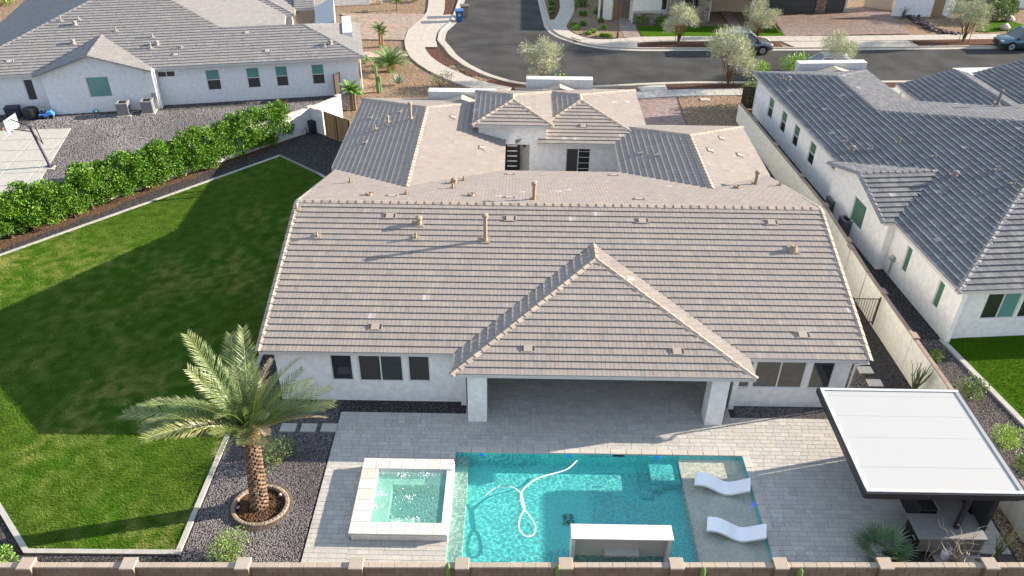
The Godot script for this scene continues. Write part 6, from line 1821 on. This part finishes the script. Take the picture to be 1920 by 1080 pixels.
func street_tree(k: int) -> Node3D:
	var t := Node3D.new()
	var wood := MB.new()
	var lobes := []
	for i in 11:
		var a := i * 2.4; var d := 0.4 + 1.35 * sqrt(rng.randf())
		lobes.append([Vector3(cos(a) * d, rng.randf_range(1.8, 3.6) - 0.2 * d, sin(a) * d), rng.randf_range(0.4, 0.75)])
	lobes.append([Vector3(0.1, 3.7, 0), 0.6]); lobes.append([Vector3(-0.3, 2.8, 0.2), 0.9])
	for q in lobes: wood.tube([Vector3(0, 0, 0), Vector3(q[0].x * 0.15, 0.9, q[0].z * 0.15), q[0] * Vector3(0.6, 0.8, 0.6), q[0]], [0.045, 0.032, 0.018, 0.006], 5)
	put("trunk", wood, M.bark, t)
	var b := MB.new()
	for q in lobes:
		for i in 520:
			var d := rand_dir()
			var p: Vector3 = q[0] + d * float(q[1]) * pow(rng.randf(), 0.5) * rng.randf_range(0.8, 1.35)
			b.col = vary(Color(0.25, 0.275, 0.17).lerp(Color(0.47, 0.48, 0.33), rng.randf()), 0.12, 0.05)
			var g := (d * 0.8 + rand_dir() * 0.6 + Vector3(0, 0.7, 0)).normalized()
			leaf_quad(b, p, g, g.cross(rand_dir()).normalized(), rng.randf_range(0.16, 0.34), 0.016)
	put("crown", b, M.leaf, t)
	for s in [Vector2(0.45, 0.1), Vector2(-0.4, 0.25), Vector2(0.0, -0.45)]:
		b = MB.new(); b.tube([Vector3(s.x, 0, s.y), Vector3(s.x * 1.1, 2.0, s.y * 1.1)], [0.03], 6); put("stake", b, mat("stake_wood", Color(0.2, 0.09, 0.05), 0.8), t)
	return t


func fan_palm(called: String, label: String, at: Vector3, n: int, r: float, col: Color) -> void:
	var t := thing(called, label, "palm", at)
	for i in n:
		var b := MB.new()
		var a := i * 2.4; var el := lerpf(1.25, 0.15, float(i) / n)
		var dir := Vector3(cos(a) * cos(el), sin(el), sin(a) * cos(el))
		var tip := dir * r * 0.55
		b.col = col * 0.9
		b.tube([Vector3(0, 0.1, 0), tip], [0.018, 0.01], 4)
		var side := dir.cross(Vector3.UP).normalized(); var up := side.cross(dir)
		for k in 15:
			var f := (k - 7) / 7.0 * 1.75
			var g := (dir * cos(f) + side * sin(f) + up * (0.12 * absf(f) - 0.08)).normalized()
			b.col = vary(col, 0.2, 0.08)
			leaf_quad(b, tip, g, g.cross(up).normalized(), r * 0.66 * (1.0 - 0.25 * absf(f) / 1.75), 0.034)
		put("fan_leaf", b, M.palm_leaf, t)


func stems(called: String, label: String, cat: String, at: Vector3, n: int, h: float, lean: float, r: float, col: Color, bend := 0.15, leaves := 0) -> void:
	var t := thing(called, label, cat, at)
	for i in n:
		var b := MB.new()
		var a := rng.randf() * TAU
		var l := h * rng.randf_range(0.6, 1.0); var o := rng.randf_range(0.2, 1.0) * lean * l
		var pts := []
		for k in 8:
			var s := k / 7.0
			pts.append(Vector3(cos(a) * o * s + sin(s * 9 + i) * bend * s * 0.4, l * s, sin(a) * o * s + cos(s * 8 + i * 2) * bend * s * 0.4))
		b.col = vary(col, 0.2, 0.08)
		b.tube(pts, [r, r, r * 0.9, r * 0.9, r * 0.8, r * 0.7, r * 0.6, r * 0.3], 5)
		for k in leaves:
			var s := rng.randf_range(0.25, 1.0); var j := mini(int(s * 7), 6)
			leaf_quad(b, pts[j].lerp(pts[j + 1], s * 7 - j), (rand_dir() + Vector3(0, 0.6, 0)).normalized(), rand_dir(), 0.07, 0.018)
		put("stem", b, M.leaf, t)


func greenery() -> void:
	palm()
	var kinds := [hedge_shrub(0), hedge_shrub(1), hedge_shrub(2), hedge_shrub(3)]
	var nth := ["first", "second", "third", "fourth", "fifth", "sixth", "seventh", "eighth", "ninth", "tenth", "eleventh", "twelfth", "thirteenth", "fourteenth", "fifteenth", "sixteenth", "seventeenth", "eighteenth", "nineteenth", "twentieth"]
	for i in 18:
		var p := Vector2(-16.1, -51.5).lerp(Vector2(-28.1, -36.9), i / 17.0)
		var r: Node3D = dup(kinds[i % 4], "hedge_shrub", "%s bright green hedge shrub counted from the gate along the white wall" % nth[i], Vector3(p.x + rng.randf_range(-0.1, 0.1), 0, p.y + rng.randf_range(-0.1, 0.1)), rng.randf() * TAU, rng.randf_range(1.22, 1.42))
		r.set_meta("category", "shrub"); r.set_meta("group", "hedge shrubs along the white wall")
	for k in kinds: k.free()
	var dk := Color(0.05, 0.09, 0.02); var lt := Color(0.16, 0.24, 0.06)
	shrub("bush", "loose dark green bush right behind the palm trunk in its shade", "bush", Vector3(-8.8, 0, -21.73), 0.85, 1.0, 1300, 0.11, 0.014, dk, Color(0.12, 0.17, 0.05))
	shrub("bush", "bright feathery bush in dark gravel below the palm, by the block wall", "bush", Vector3(-9.38, 0, -17.37), 0.8, 0.95, 1900, 0.12, 0.012, Color(0.08, 0.15, 0.03), Color(0.24, 0.34, 0.08))
	shrub("bush", "leafy green bush cut off at the bottom left corner behind the wall", "bush", Vector3(-16.68, 0, -16.6), 0.7, 0.9, 900, 0.1, 0.03, Color(0.08, 0.18, 0.02), Color(0.2, 0.34, 0.05))
	var side := [[Vector3(19.02, 0, -28.63), 0.35, "small young green shrub at the shaded end of the side strip"], [Vector3(19.43, 0, -26.04), 0.75, "leggy green shrub at the turf edging beside the pavilion roof"], [Vector3(19.56, 0, -23.22), 0.7, "lime green feathery shrub between pavilion roof and turf"], [Vector3(19.62, 0, -21.81), 0.5, "shrub at the right picture edge below the lime green one"]]
	for q in side:
		var lime: bool = q[2].begins_with("lime")
		shrub("shrub", q[2], "shrub", q[0], q[1], q[1] * 1.15, 1200 if lime else 650, 0.12, 0.014 if lime else 0.028, Color(0.1, 0.2, 0.02) if lime else dk, Color(0.32, 0.46, 0.05) if lime else lt)
	stems("ocotillo", "spiky green ocotillo stems against the cream fence behind the pavilion", "cactus", Vector3(17.14, 0, -26.32), 22, 1.7, 0.35, 0.022, Color(0.12, 0.15, 0.08), 0.12)
	stems("ocotillo", "small ocotillo with two green stems near the pavilion roof corner", "cactus", Vector3(18.25, 0, -26.25), 5, 1.2, 0.5, 0.02, Color(0.11, 0.14, 0.08), 0.1)
	stems("ocotillo", "pale green ocotillo canes in the bottom right corner by the cream fence", "cactus", Vector3(16.54, 0, -17.8), 11, 1.9, 0.42, 0.02, Color(0.22, 0.24, 0.12), 0.1)
	stems("bare_shrub", "bare twisted beige branches in front of the outdoor counter", "shrub", Vector3(14.98, 0, -17.6), 18, 1.7, 0.75, 0.016, Color(0.42, 0.35, 0.28), 0.5)
	stems("bare_shrub", "two thin dry forked twigs beside the fan palm", "shrub", Vector3(14.04, 0, -17.58), 4, 1.3, 0.4, 0.012, Color(0.42, 0.35, 0.28), 0.15)
	fan_palm("fan_palm", "blue green fan palm with stiff spiky leaves at the terrace's bottom edge", Vector3(12.75, 0, -17.9), 15, 1.08, Color(0.12, 0.19, 0.1))
	for q in [[Vector3(-2.01, 0, -17.44), "left of the pool under the spa"], [Vector3(1.55, 0, -17.51), "mid pool, left of the fountain wall"], [Vector3(6.26, 0, -17.6), "at the foot of the sun shelf"], [Vector3(9.4, 0, -17.66), "on the terrace edge past the sun shelf"]]:
		var p: Vector3 = q[0]
		var t := thing("cactus", "green cactus tip peeking over the block wall " + q[1], "cactus", Vector3(p.x * 0.957, 0, -15.85))
		var b := MB.new(); b.lathe(Vector3.ZERO, [Vector2(0.05, 0), Vector2(0.09, 0.5), Vector2(0.09, 1.6), Vector2(0.075, 1.78), Vector2(0.04, 1.86), Vector2(0, 1.88)], 9)
		b.col = Color.WHITE
		put("stem", b, mat("cactus_green", Color(0.13, 0.2, 0.06), 0.8), t, Vector3.ZERO, true)
	for i in 8:
		var x := 9.4 + i * 0.82
		stems("twiggy_plant", ["leafy twigs in front of the block wall, leftmost of eight sprigs", "second leafy sprig before the block wall from the fan palm side", "third leafy sprig before the block wall", "fourth leafy sprig before the block wall", "fifth leafy sprig before the block wall", "sixth leafy sprig before the block wall", "seventh leafy sprig before the block wall", "last leafy sprig before the block wall at the right"][i], "plant", Vector3(x, 0, -15.0 + 0.1 * sin(i * 3.0)), 4, 1.65, 0.12, 0.01, Color(0.2, 0.25, 0.08), 0.1, 26)
	var fl := shrub("flowering_plant", "yellow flowers just showing over the bottom edge before the block wall", "flower", Vector3(5.85, 0, -14.95), 0.4, 1.35, 260, 0.08, 0.02, Color(0.1, 0.2, 0.03), Color(0.2, 0.3, 0.05))
	var fb := MB.new()
	foliage(fb, [[Vector3(0, 1.45, 0), 0.2]], 90, 0.06, 0.025, Color(0.6, 0.42, 0.02), Color(0.75, 0.55, 0.04)); put("blossom", fb, M.leaf, fl)
	# street trees
	var st := [street_tree(0), street_tree(1)]
	for q in [[Vector3(16.88, 0, -63.07), 1.08,"large pale green street tree before the grey parked car"], [Vector3(1.97, 0, -62.82), 0.86,"pale green street tree beside the manhole, rising behind the white parapet"], [Vector3(14.64, 0, -73.76), 0.84,"slender pale street tree on the turf strip left of the parked car"], [Vector3(22.13, 0, -75.36), 0.84,"pale green street tree on the turf behind the grey parked car"], [Vector3(41.23, 0, -75.29), 0.96,"pale green street tree by the black river rocks"], [Vector3(26.56, 0, -66.86), 0.8,"feathery street tree top rising behind the slate house's parapet"]]:
		var r: Node3D = dup(st[int(q[0].x * 10.0) % 2], "street_tree", q[2], q[0], q[0].x * 7.0, q[1])
		r.set_meta("category", "tree"); r.set_meta("group", "pale street trees along the road")
	for k in st: k.free()
	# front gardens across the way
	var g1 := Color(0.06, 0.12, 0.02); var g2 := Color(0.17, 0.28, 0.05)
	for q in [[Vector3(17.34, 0, -58.66), 1.1,2.2,"dark green bush between the cream fence and the slate house"], [Vector3(19.59, 0, -63.3), 0.9,2.2,"bright green bush top beside the slate roof's corner"], [Vector3(22.72, 0, -64.65), 1.6,2.6,"broad bright green bush behind the slate house's roof"], [Vector3(6.51, 0, -85.71), 0.95,0.9,"round dark clipped shrub in the gravel bed at the lamp post"], [Vector3(6.46, 0, -82.22), 0.4,0.45,"small dark round shrub, nearer of two by the pavement curve"], [Vector3(7.9, 0, -83.05), 0.45,0.5,"small dark round shrub, farther of two by the garden wall"], [Vector3(11.93, 0, -79.94), 0.75,0.9,"dark shrub under the stone house's window"], [Vector3(14, 0, -79.86), 0.75,0.8,"second dark shrub before the stone pillar"], [Vector3(5.36, 0, -78.57), 0.35,0.3,"low shrub at the pavement curve"], [Vector3(5.52, 0, -77.72), 0.4,0.3,"low light green shrub next to the pavement curve"], [Vector3(6.31, 0, -78.96), 0.4,0.35,"low shrub amid the gravel bed"], [Vector3(8.05, 0, -80.11), 0.3,0.4,"little dark bush amid the gravel bed"], [Vector3(7.84, 0, -75.67), 0.3,0.2,"tiny green tuft near the pavement edge"], [Vector3(8.36, 0, -75.37), 0.35,0.25,"tiny bright tuft by the lamp post foot"], [Vector3(6.58, 0, -76.1), 0.3,0.2,"tiny tuft on the kerb side of the gravel bed"], [Vector3(7.08, 0, -76.78), 0.3,0.2,"tiny tuft in mid gravel bed"], [Vector3(8.13, 0, -78.01), 0.3,0.25,"tiny dark tuft under the garden wall"], [Vector3(3.49, 0, -86.36), 0.3,0.35,"small shrub at the top of the narrow planting bed"], [Vector3(3.43, 0, -84.36), 0.3,0.25,"low shrub in the middle of the narrow planting bed"], [Vector3(3.38, 0, -82.63), 0.3,0.2,"low shrub at the near end of the narrow planting bed"]]:
		var bright: bool = "bright" in q[3] or "light green" in q[3] or "tuft" in q[3]
		shrub("bush", q[3], "bush", q[0], q[1], q[2], int(420 + 900 * q[1]) , 0.15, 0.035, g1 if not bright else Color(0.1, 0.22, 0.02), g2 if not bright else Color(0.3, 0.45, 0.06))
	for q in [[Vector3(46.71, 0, -84.23), 2.6,4.2,"big dark leafy tree at the top right behind the pale street tree"], [Vector3(47.96, 0, -82.79), 1.6,2.4,"grey green shrub mass next to the big dark tree"], [Vector3(50.04, 0, -84.4), 1.0,1.6,"green oleander bush with pink bloom at the top right"]]:
		var t := shrub("garden_tree", q[3], "tree", q[0], q[1], q[2], 3000, 0.22, 0.045, Color(0.06, 0.1, 0.03), Color(0.2, 0.27, 0.1))
		if "oleander" in q[3]:
			var b := MB.new(); foliage(b, [[Vector3(0.6, 1.2, 0.2), 0.5]], 160, 0.12, 0.05, Color(0.5, 0.3, 0.3), Color(0.65, 0.45, 0.43)); put("blossom", b, M.leaf, t)
	# desert garden of the grey house
	small_palm("small_palm", "stout young date palm in the desert garden beside the pavement", Vector3(-10.48, 0, -65.42), 0.5, 1.9, 26, Color(0.1, 0.18, 0.045), 0.32)
	small_palm("small_palm", "slim twin palm, left stem, above the young date palm", Vector3(-12.28, 0, -71.77), 1.5, 0.85, 12, Color(0.1, 0.19, 0.04), 0.1)
	small_palm("small_palm", "slim twin palm, right stem, above the young date palm", Vector3(-12.02, 0, -71.63), 1.2, 0.7, 12, Color(0.1, 0.19, 0.04), 0.1)
	small_palm("small_palm", "feathery palm by the wooden gate, left stem of the pair", Vector3(-12.22, 0, -56.9), 1.5, 0.95, 14, Color(0.14, 0.27, 0.04), 0.1)
	small_palm("small_palm", "feathery palm by the wooden gate, right stem of the pair", Vector3(-11.94, 0, -56.91), 1.3, 0.8, 14, Color(0.13, 0.25, 0.04), 0.09)
	small_palm("small_palm", "tiny palm on the bare ground near the top edge", Vector3(-12.24, 0, -83.37), 0.8, 0.8, 10, Color(0.12, 0.24, 0.04), 0.08)
	var ag := thing("agave", "grey green agave rosette in the desert garden", "agave", Vector3(-9.37, 0, -62.24))
	for i in 26:
		var b := MB.new(); b.col = vary(Color(0.24, 0.29, 0.22), 0.15)
		var a := i * 2.4; var el := lerpf(1.35, 0.35, i / 26.0)
		var d := Vector3(cos(a) * cos(el), sin(el), sin(a) * cos(el))
		leaf_quad(b, Vector3(0, 0.05, 0), d, d.cross(Vector3.UP).normalized(), 1.0, 0.09); put("leaf", b, M.leaf, ag)
	var cc := thing("column_cactus", "tall ribbed column cactus with a shorter arm in the desert garden", "cactus", Vector3(-10.75, 0, -60.66))
	var cm := mat("cactus_green2", Color(0.12, 0.19, 0.07), 0.8)
	for q in [[Vector3(-0.12, 0, 0), 2.1], [Vector3(0.12, 0, 0.05), 1.3], [Vector3(0.0, 0, 0.15), 0.9]]:
		var b := MB.new(); b.lathe(q[0], [Vector2(0.09, 0), Vector2(0.11, q[1] * 0.5), Vector2(0.1, q[1] - 0.1), Vector2(0.0, q[1])], 9); put("stem", b, cm, cc)
	shrub("bush", "small agave like bush at the grey house's corner", "bush", Vector3(-12.77, 0, -67.31), 0.45, 0.6, 300, 0.2, 0.04, Color(0.12, 0.2, 0.08), Color(0.25, 0.33, 0.15))
	shrub("bush", "low round bush beneath the young date palm", "bush", Vector3(-11.43, 0, -66.83), 0.6, 0.5, 500, 0.15, 0.03, g1, g2)
	shrub("bush", "sparse grey brown bush before the white parapet", "bush", Vector3(-6.07, 0, -61.9), 1.0, 1.2, 520, 0.14, 0.03, Color(0.12, 0.13, 0.07), Color(0.3, 0.29, 0.17))
	shrub("bush", "low dark bush at the foot of the tree by the manhole", "bush", Vector3(3.42, 0, -62.64), 0.7, 1.0, 500, 0.15, 0.04, g1, g2)
	shrub("bush", "round dark bush at the top edge of the bare ground", "bush", Vector3(-12.31, 0, -86.97), 0.6, 0.8, 400, 0.15, 0.04, g1, g2)
	shrub("bush", "small round bush left of the pavement at the top edge", "bush", Vector3(-10.71, 0, -86.64), 0.6, 0.8, 400, 0.15, 0.04, g1, g2)
	shrub("bush", "green plant in the far top left corner past the grey roof", "bush", Vector3(-52.33, 0, -83.46), 1.4, 1.0, 600, 0.2, 0.05, Color(0.1, 0.2, 0.02), Color(0.24, 0.36, 0.06))
	stems("bare_shrub", "bare brown shrub at the head of the river rocks", "shrub", Vector3(38.94, 0, -83.65), 22, 1.3, 0.6, 0.02, Color(0.13, 0.09, 0.08), 0.2)


# ---------------------------------------------------------------- street
func car(label: String, at: Vector3, turn: float, paint: Color, s := 1.0) -> void:
	var t := thing("parked_car", label, "car", at, turn, "cars parked along the kerb")
	t.scale = Vector3.ONE * s
	var pm := StandardMaterial3D.new()
	pm.albedo_color = paint.linear_to_srgb(); pm.metallic = 0.55; pm.roughness = 0.3; pm.clearcoat_enabled = true; pm.clearcoat = 1.0; pm.clearcoat_roughness = 0.05
	# stations along the length, front at +x: x, sill, shoulder, half width
	var body := [[-2.33, 0.55, 0.98, 0.74], [-2.26, 0.38, 1.04, 0.83], [-1.9, 0.28, 1.08, 0.9], [-1.35, 0.25, 1.06, 0.92], [-0.4, 0.24, 1.02, 0.92], [0.5, 0.24, 0.99, 0.92], [1.05, 0.25, 0.98, 0.92], [1.5, 0.27, 0.95, 0.91], [1.95, 0.3, 0.88, 0.87], [2.2, 0.34, 0.8, 0.78], [2.32, 0.42, 0.7, 0.66]]
	var rings := []
	for q in body:
		var w: float = q[3]; var lo: float = q[1]; var hi: float = q[2]
		var ring := []
		for e in [Vector2(-w * 0.82, lo), Vector2(-w * 0.97, lo + 0.1), Vector2(-w, lerpf(lo, hi, 0.55)), Vector2(-w * 0.97, hi - 0.05), Vector2(-w * 0.88, hi), Vector2(-w * 0.45, hi + 0.035), Vector2(0, hi + 0.05), Vector2(w * 0.45, hi + 0.035), Vector2(w * 0.88, hi), Vector2(w * 0.97, hi - 0.05), Vector2(w, lerpf(lo, hi, 0.55)), Vector2(w * 0.97, lo + 0.1), Vector2(w * 0.82, lo)]:
			ring.append(Vector3(q[0], e.y, e.x))
		rings.append(ring)
	var b := MB.new()
	for i in rings.size() - 1:
		for k in 12: b.quad(rings[i][k + 1], rings[i][k], rings[i + 1][k], rings[i + 1][k + 1])
		b.quad(rings[i][0], rings[i][12], rings[i + 1][12], rings[i + 1][0])
	for k in range(1, 12): b.tri(rings[0][0], rings[0][k], rings[0][k + 1]); b.tri(rings[-1][0], rings[-1][k + 1], rings[-1][k])
	put("body", b, pm, t, Vector3.ZERO, true)
	# cabin: x, height, half width at the top and at the foot
	var cab := [[-2.12, 1.04, 0.76, 0.8], [-1.72, 1.6, 0.64, 0.84], [-1.2, 1.68, 0.66, 0.86], [0.0, 1.7, 0.66, 0.87], [0.35, 1.66, 0.65, 0.87], [1.2, 1.0, 0.72, 0.84]]
	b = MB.new()
	for i in cab.size() - 1:
		var p: Array = cab[i]; var q: Array = cab[i + 1]
		for sd in [-1.0, 1.0]:
			var e := [Vector3(p[0], 0.98, p[3] * sd), Vector3(q[0], 0.98, q[3] * sd), Vector3(q[0], q[1], q[2] * sd), Vector3(p[0], p[1], p[2] * sd)]
			if sd > 0: b.quad(e[0], e[1], e[2], e[3])
			else: b.quad(e[3], e[2], e[1], e[0])
		b.quad(Vector3(p[0], p[1], p[2]), Vector3(q[0], q[1], q[2]), Vector3(q[0], q[1], -q[2]), Vector3(p[0], p[1], -p[2]))
	put("window_glass", b, M.glass_dark, t)
	b = MB.new()
	for i in range(1, 4):
		var p: Array = cab[i]; var q: Array = cab[i + 1]
		var o := 0.012
		b.quad(Vector3(p[0], p[1] + o, p[2] + 0.03), Vector3(q[0], q[1] + o, q[2] + 0.03), Vector3(q[0], q[1] + o, -q[2] - 0.03), Vector3(p[0], p[1] + o, -p[2] - 0.03))
		for sd in [-1.0, 1.0]:
			var e := [Vector3(p[0], p[1] - 0.09, (p[2] + 0.035) * sd), Vector3(q[0], q[1] - 0.09, (q[2] + 0.035) * sd), Vector3(q[0], q[1] + o, (q[2] + 0.03) * sd), Vector3(p[0], p[1] + o, (p[2] + 0.03) * sd)]
			if sd > 0: b.quad(e[0], e[1], e[2], e[3])
			else: b.quad(e[3], e[2], e[1], e[0])
	put("roof", b, pm, t)
	b = MB.new()
	for sd in [-1.0, 1.0]:
		b.tube([Vector3(1.22, 0.99, 0.84 * sd), Vector3(0.35, 1.67, 0.67 * sd)], [0.045], 6)
		b.tube([Vector3(-2.12, 1.04, 0.79 * sd), Vector3(-1.72, 1.6, 0.66 * sd)], [0.07], 6)
		b.tube([Vector3(-0.35, 1.0, 0.885 * sd), Vector3(-0.45, 1.67, 0.68 * sd)], [0.035], 6)
		b.tube([Vector3(-1.35, 1.02, 0.87 * sd), Vector3(-1.55, 1.6, 0.67 * sd)], [0.06], 6)
	put("pillar", b, pm, t)
	b = MB.new()
	for sd in [-1.0, 1.0]: b.tube([Vector3(-1.6, 1.72, 0.6 * sd), Vector3(-1.5, 1.76, 0.6 * sd), Vector3(0.1, 1.77, 0.6 * sd), Vector3(0.2, 1.72, 0.6 * sd)], [0.02], 6)
	put("roof_rail", b, M.metal_grey, t)
	for sd in [-1.0, 1.0]:
		b = MB.new(); b.bevel(Vector3(1.0, 1.08, 0.98 * sd), Vector3(0.16, 0.14, 0.2), 0.04); put("mirror", b, pm, t)
		b = MB.new(); b.box(Vector3(2.13, 0.76, 0.6 * sd), Vector3(0.25, 0.12, 0.3), Basis(Vector3.UP, -0.35 * sd)); put("headlight", b, M.plastic_white, t)
		b = MB.new(); b.box(Vector3(-2.27, 0.92, 0.66 * sd), Vector3(0.12, 0.14, 0.26)); put("taillight", b, mat("tail_red", Color(0.3, 0.01, 0.01), 0.2), t)
		b = MB.new(); b.box(Vector3(-0.05, 0.31, 0.9 * sd), Vector3(2.0, 0.12, 0.06)); put("sill_trim", b, M.black, t)
	b = MB.new(); b.box(Vector3(2.28, 0.6, 0), Vector3(0.1, 0.22, 0.9)); put("grille", b, M.black, t)
	b = MB.new(); b.box(Vector3(2.25, 0.38, 0), Vector3(0.14, 0.12, 1.2)); b.box(Vector3(-2.26, 0.45, 0), Vector3(0.14, 0.2, 1.4)); put("bumper", b, M.black, t)
	b = MB.new(); b.box(Vector3(-2.34, 0.8, 0), Vector3(0.02, 0.13, 0.4)); put("number_plate", b, M.plastic_white, t)
	for x in [-1.42, 1.42]:
		for sd in [-1.0, 1.0]:
			b = MB.new(); b.tube([Vector3(x, 0.38, 0.9 * sd), Vector3(x, 0.38, 0.935 * sd)], [0.42], 20); put("wheel_arch", b, M.black, t)
			b = MB.new()
			b.tube([Vector3(x, 0.36, 0.70 * sd), Vector3(x, 0.36, 0.955 * sd)], [0.36], 22)
			var wh := put("wheel", b, M.rubber, t)
			b = MB.new()
			for k in 5: b.box(Vector3(x, 0.36, 0.965 * sd), Vector3(0.5, 0.07, 0.02), Basis(Vector3.BACK, k * PI / 5))
			b.tube([Vector3(x, 0.36, 0.957 * sd), Vector3(x, 0.36, 0.96 * sd)], [0.25], 16)
			put("rim", b, M.metal_grey, wh)


func street_things() -> void:
	car("grey parked SUV half hidden behind the large pale street tree", Vector3(20.06, 0, -71.88), deg_to_rad(-1.5), Color(0.08, 0.095, 0.115), 1.06)
	car("teal blue parked SUV cut off by the right edge of the photo", Vector3(45.98, 0, -73.95), deg_to_rad(180), Color(0.03, 0.095, 0.13), 1.06)
	car("silver parked car mostly hidden behind the bright bush and slate roof", Vector3(25.45, 0, -66.03), deg_to_rad(178), Color(0.5, 0.52, 0.54), 1.0)
	for q in [[Vector3(-5.75, 0, -79.79), Color(0.015, 0.10, 0.28), "blue wheeled recycling bin at the kerb, nearer of two", true], [Vector3(-5.33, 0, -81.45), Color(0.26, 0.2, 0.15), "brown wheeled rubbish bin at the kerb behind the blue one", false]]:
		var t := thing("wheeled_bin", q[2], "bin", q[0], 0.15, "wheeled bins at the kerb")
		var m := mat("bin_paint" + ("_blue" if q[3] else "_tan"), q[1], 0.5)
		var b := MB.new()
		b.hexa([Vector3(-0.28, 0.06, 0.3), Vector3(0.28, 0.06, 0.3), Vector3(0.28, 0.06, -0.28), Vector3(-0.28, 0.06, -0.28), Vector3(-0.36, 1.02, 0.42), Vector3(0.36, 1.02, 0.42), Vector3(0.36, 1.02, -0.4), Vector3(-0.36, 1.02, -0.4)])
		put("body", b, m, t)
		b = MB.new(); b.bevel(Vector3(0, 1.08, 0.02), Vector3(0.8, 0.12, 0.92), 0.05); put("lid", b, m if q[3] else mat("bin_lid", Color(0.1, 0.07, 0.06), 0.5), t)
		b = MB.new(); b.tube([Vector3(-0.3, 1.0, -0.5), Vector3(0.3, 1.0, -0.5)], [0.025], 6); put("handle", b, M.black, t)
		for s in [-1, 1]: b = MB.new(); b.tube([Vector3(s * 0.26, 0.13, -0.32), Vector3(s * 0.33, 0.13, -0.32)], [0.13], 12); put("wheel", b, M.rubber, t)
		if q[3]:
			b = MB.new()
			for k in 3: b.panel(Vector3(0, 0.72, 0.395), Vector3(cos(k * TAU / 3), sin(k * TAU / 3), 0), Vector3(-sin(k * TAU / 3), cos(k * TAU / 3), 0), P2([-0.07, 0.06, 0.05, 0.06, 0.05, 0.03, 0.1, 0.08, 0.05, 0.13, 0.05, 0.1, -0.07, 0.1]), Vector3(0, 0.0, -0.02))
			put("recycling_mark", b, M.plastic_white, t)
	var l := thing("street_lamp", "slim dark street lamp post standing by the gravel bed at the road corner", "street lamp", Vector3(9.24, 0, -75.25))
	var b := MB.new(); b.tube([Vector3.ZERO, Vector3(0, 0.5, 0), Vector3(0, 0.55, 0), Vector3(0, 5.2, 0)], [0.11, 0.1, 0.06, 0.05], 8); put("pole", b, M.metal_bronze, l)
	b = MB.new(); b.tube([Vector3(0, 5.1, 0), Vector3(-0.5, 5.3, 0.1)], [0.04], 6); b.bevel(Vector3(-0.8, 5.3, 0.15), Vector3(0.6, 0.12, 0.3), 0.03); put("lamp_head", b, M.metal_bronze, l)
	var mh := thing("manhole", "round manhole cover set in a pale concrete collar on the road", "manhole", Vector3(1.05, 0, -71.16))
	b = MB.new(); b.lathe(Vector3.ZERO, [Vector2(0.62, 0.0), Vector2(0.6, 0.012), Vector2(0.38, 0.012)], 28); put("collar", b, M.concrete, mh)
	b = MB.new(); b.lathe(Vector3.ZERO, [Vector2(0.38, 0.008), Vector2(0.0, 0.0081)], 28); put("cover", b, M.metal_bronze, mh)
	# river rocks, boulder, utility lids
	var rocks := thing("river_rocks", "dry stream of black and reddish river rocks beside the driveway across the street", "rocks", Vector3(40.22, 0, -80.6))
	var path := PackedVector2Array([Vector2(39.4, -83.87), Vector2(39.86, -81.66), Vector2(40.04, -79.54), Vector2(40.57, -78.37), Vector2(41.65, -77.91)])
	var line := resample(path, 0.28)
	for i in 150:
		var p: Vector2 = line[rng.randi() % line.size()] + Vector2(rng.randfn() * 0.35, rng.randfn() * 0.3)
		b = MB.new(); b.col = vary([Color(0.05, 0.05, 0.06), Color(0.08, 0.06, 0.06), Color(0.2, 0.16, 0.16), Color(0.1, 0.08, 0.09)][rng.randi() % 4], 0.3)
		b.lathe(Vector3.ZERO, [Vector2(0.1, 0), Vector2(0.16, 0.07), Vector2(0.1, 0.17), Vector2(0, 0.2)], 7)
		var o := put("rock", b, M.stone, rocks, Vector3(p.x, 0.02, p.y) - rocks.position)
		o.scale = Vector3(rng.randf_range(0.7, 1.5), 1, rng.randf_range(0.7, 1.3)); o.rotation.y = rng.randf() * TAU
	for q in [[Vector3(47.29, 0.05, -79.72), "pale boulder on the curved turf at the top right"], [Vector3(49.13, 0.05, -82.49), "smaller boulder at the back rim of the curved turf"]]:
		b = MB.new(); b.col = Color(0.42, 0.36, 0.3)
		b.lathe(Vector3.ZERO, [Vector2(0.4, 0), Vector2(0.5, 0.18), Vector2(0.36, 0.42), Vector2(0, 0.52)], 9)
		for i in b.v.size(): b.v[i] += b.v[i] * grain.get_noise_3dv(b.v[i] * 20.0) * 0.5
		tag(put("boulder", b, M.stone, null, q[0]), q[1], "boulder")
	b = MB.new(); b.bevel(Vector3(0, 0.02, 0), Vector3(0.75, 0.06, 0.5), 0.01)
	tag(put("utility_lid", b, M.concrete, null, Vector3(14.5, 0.01, -59.94)), "pale concrete utility lid set in the tan front yard", "utility cover")
	b = MB.new(); b.bevel(Vector3(0, 0.2, 0), Vector3(0.55, 0.42, 0.5), 0.03)
	tag(put("meter_box", b, M.concrete, null, Vector3(33.7, 0, -84.92)), "small grey box beside the single garage door across the street", "box")
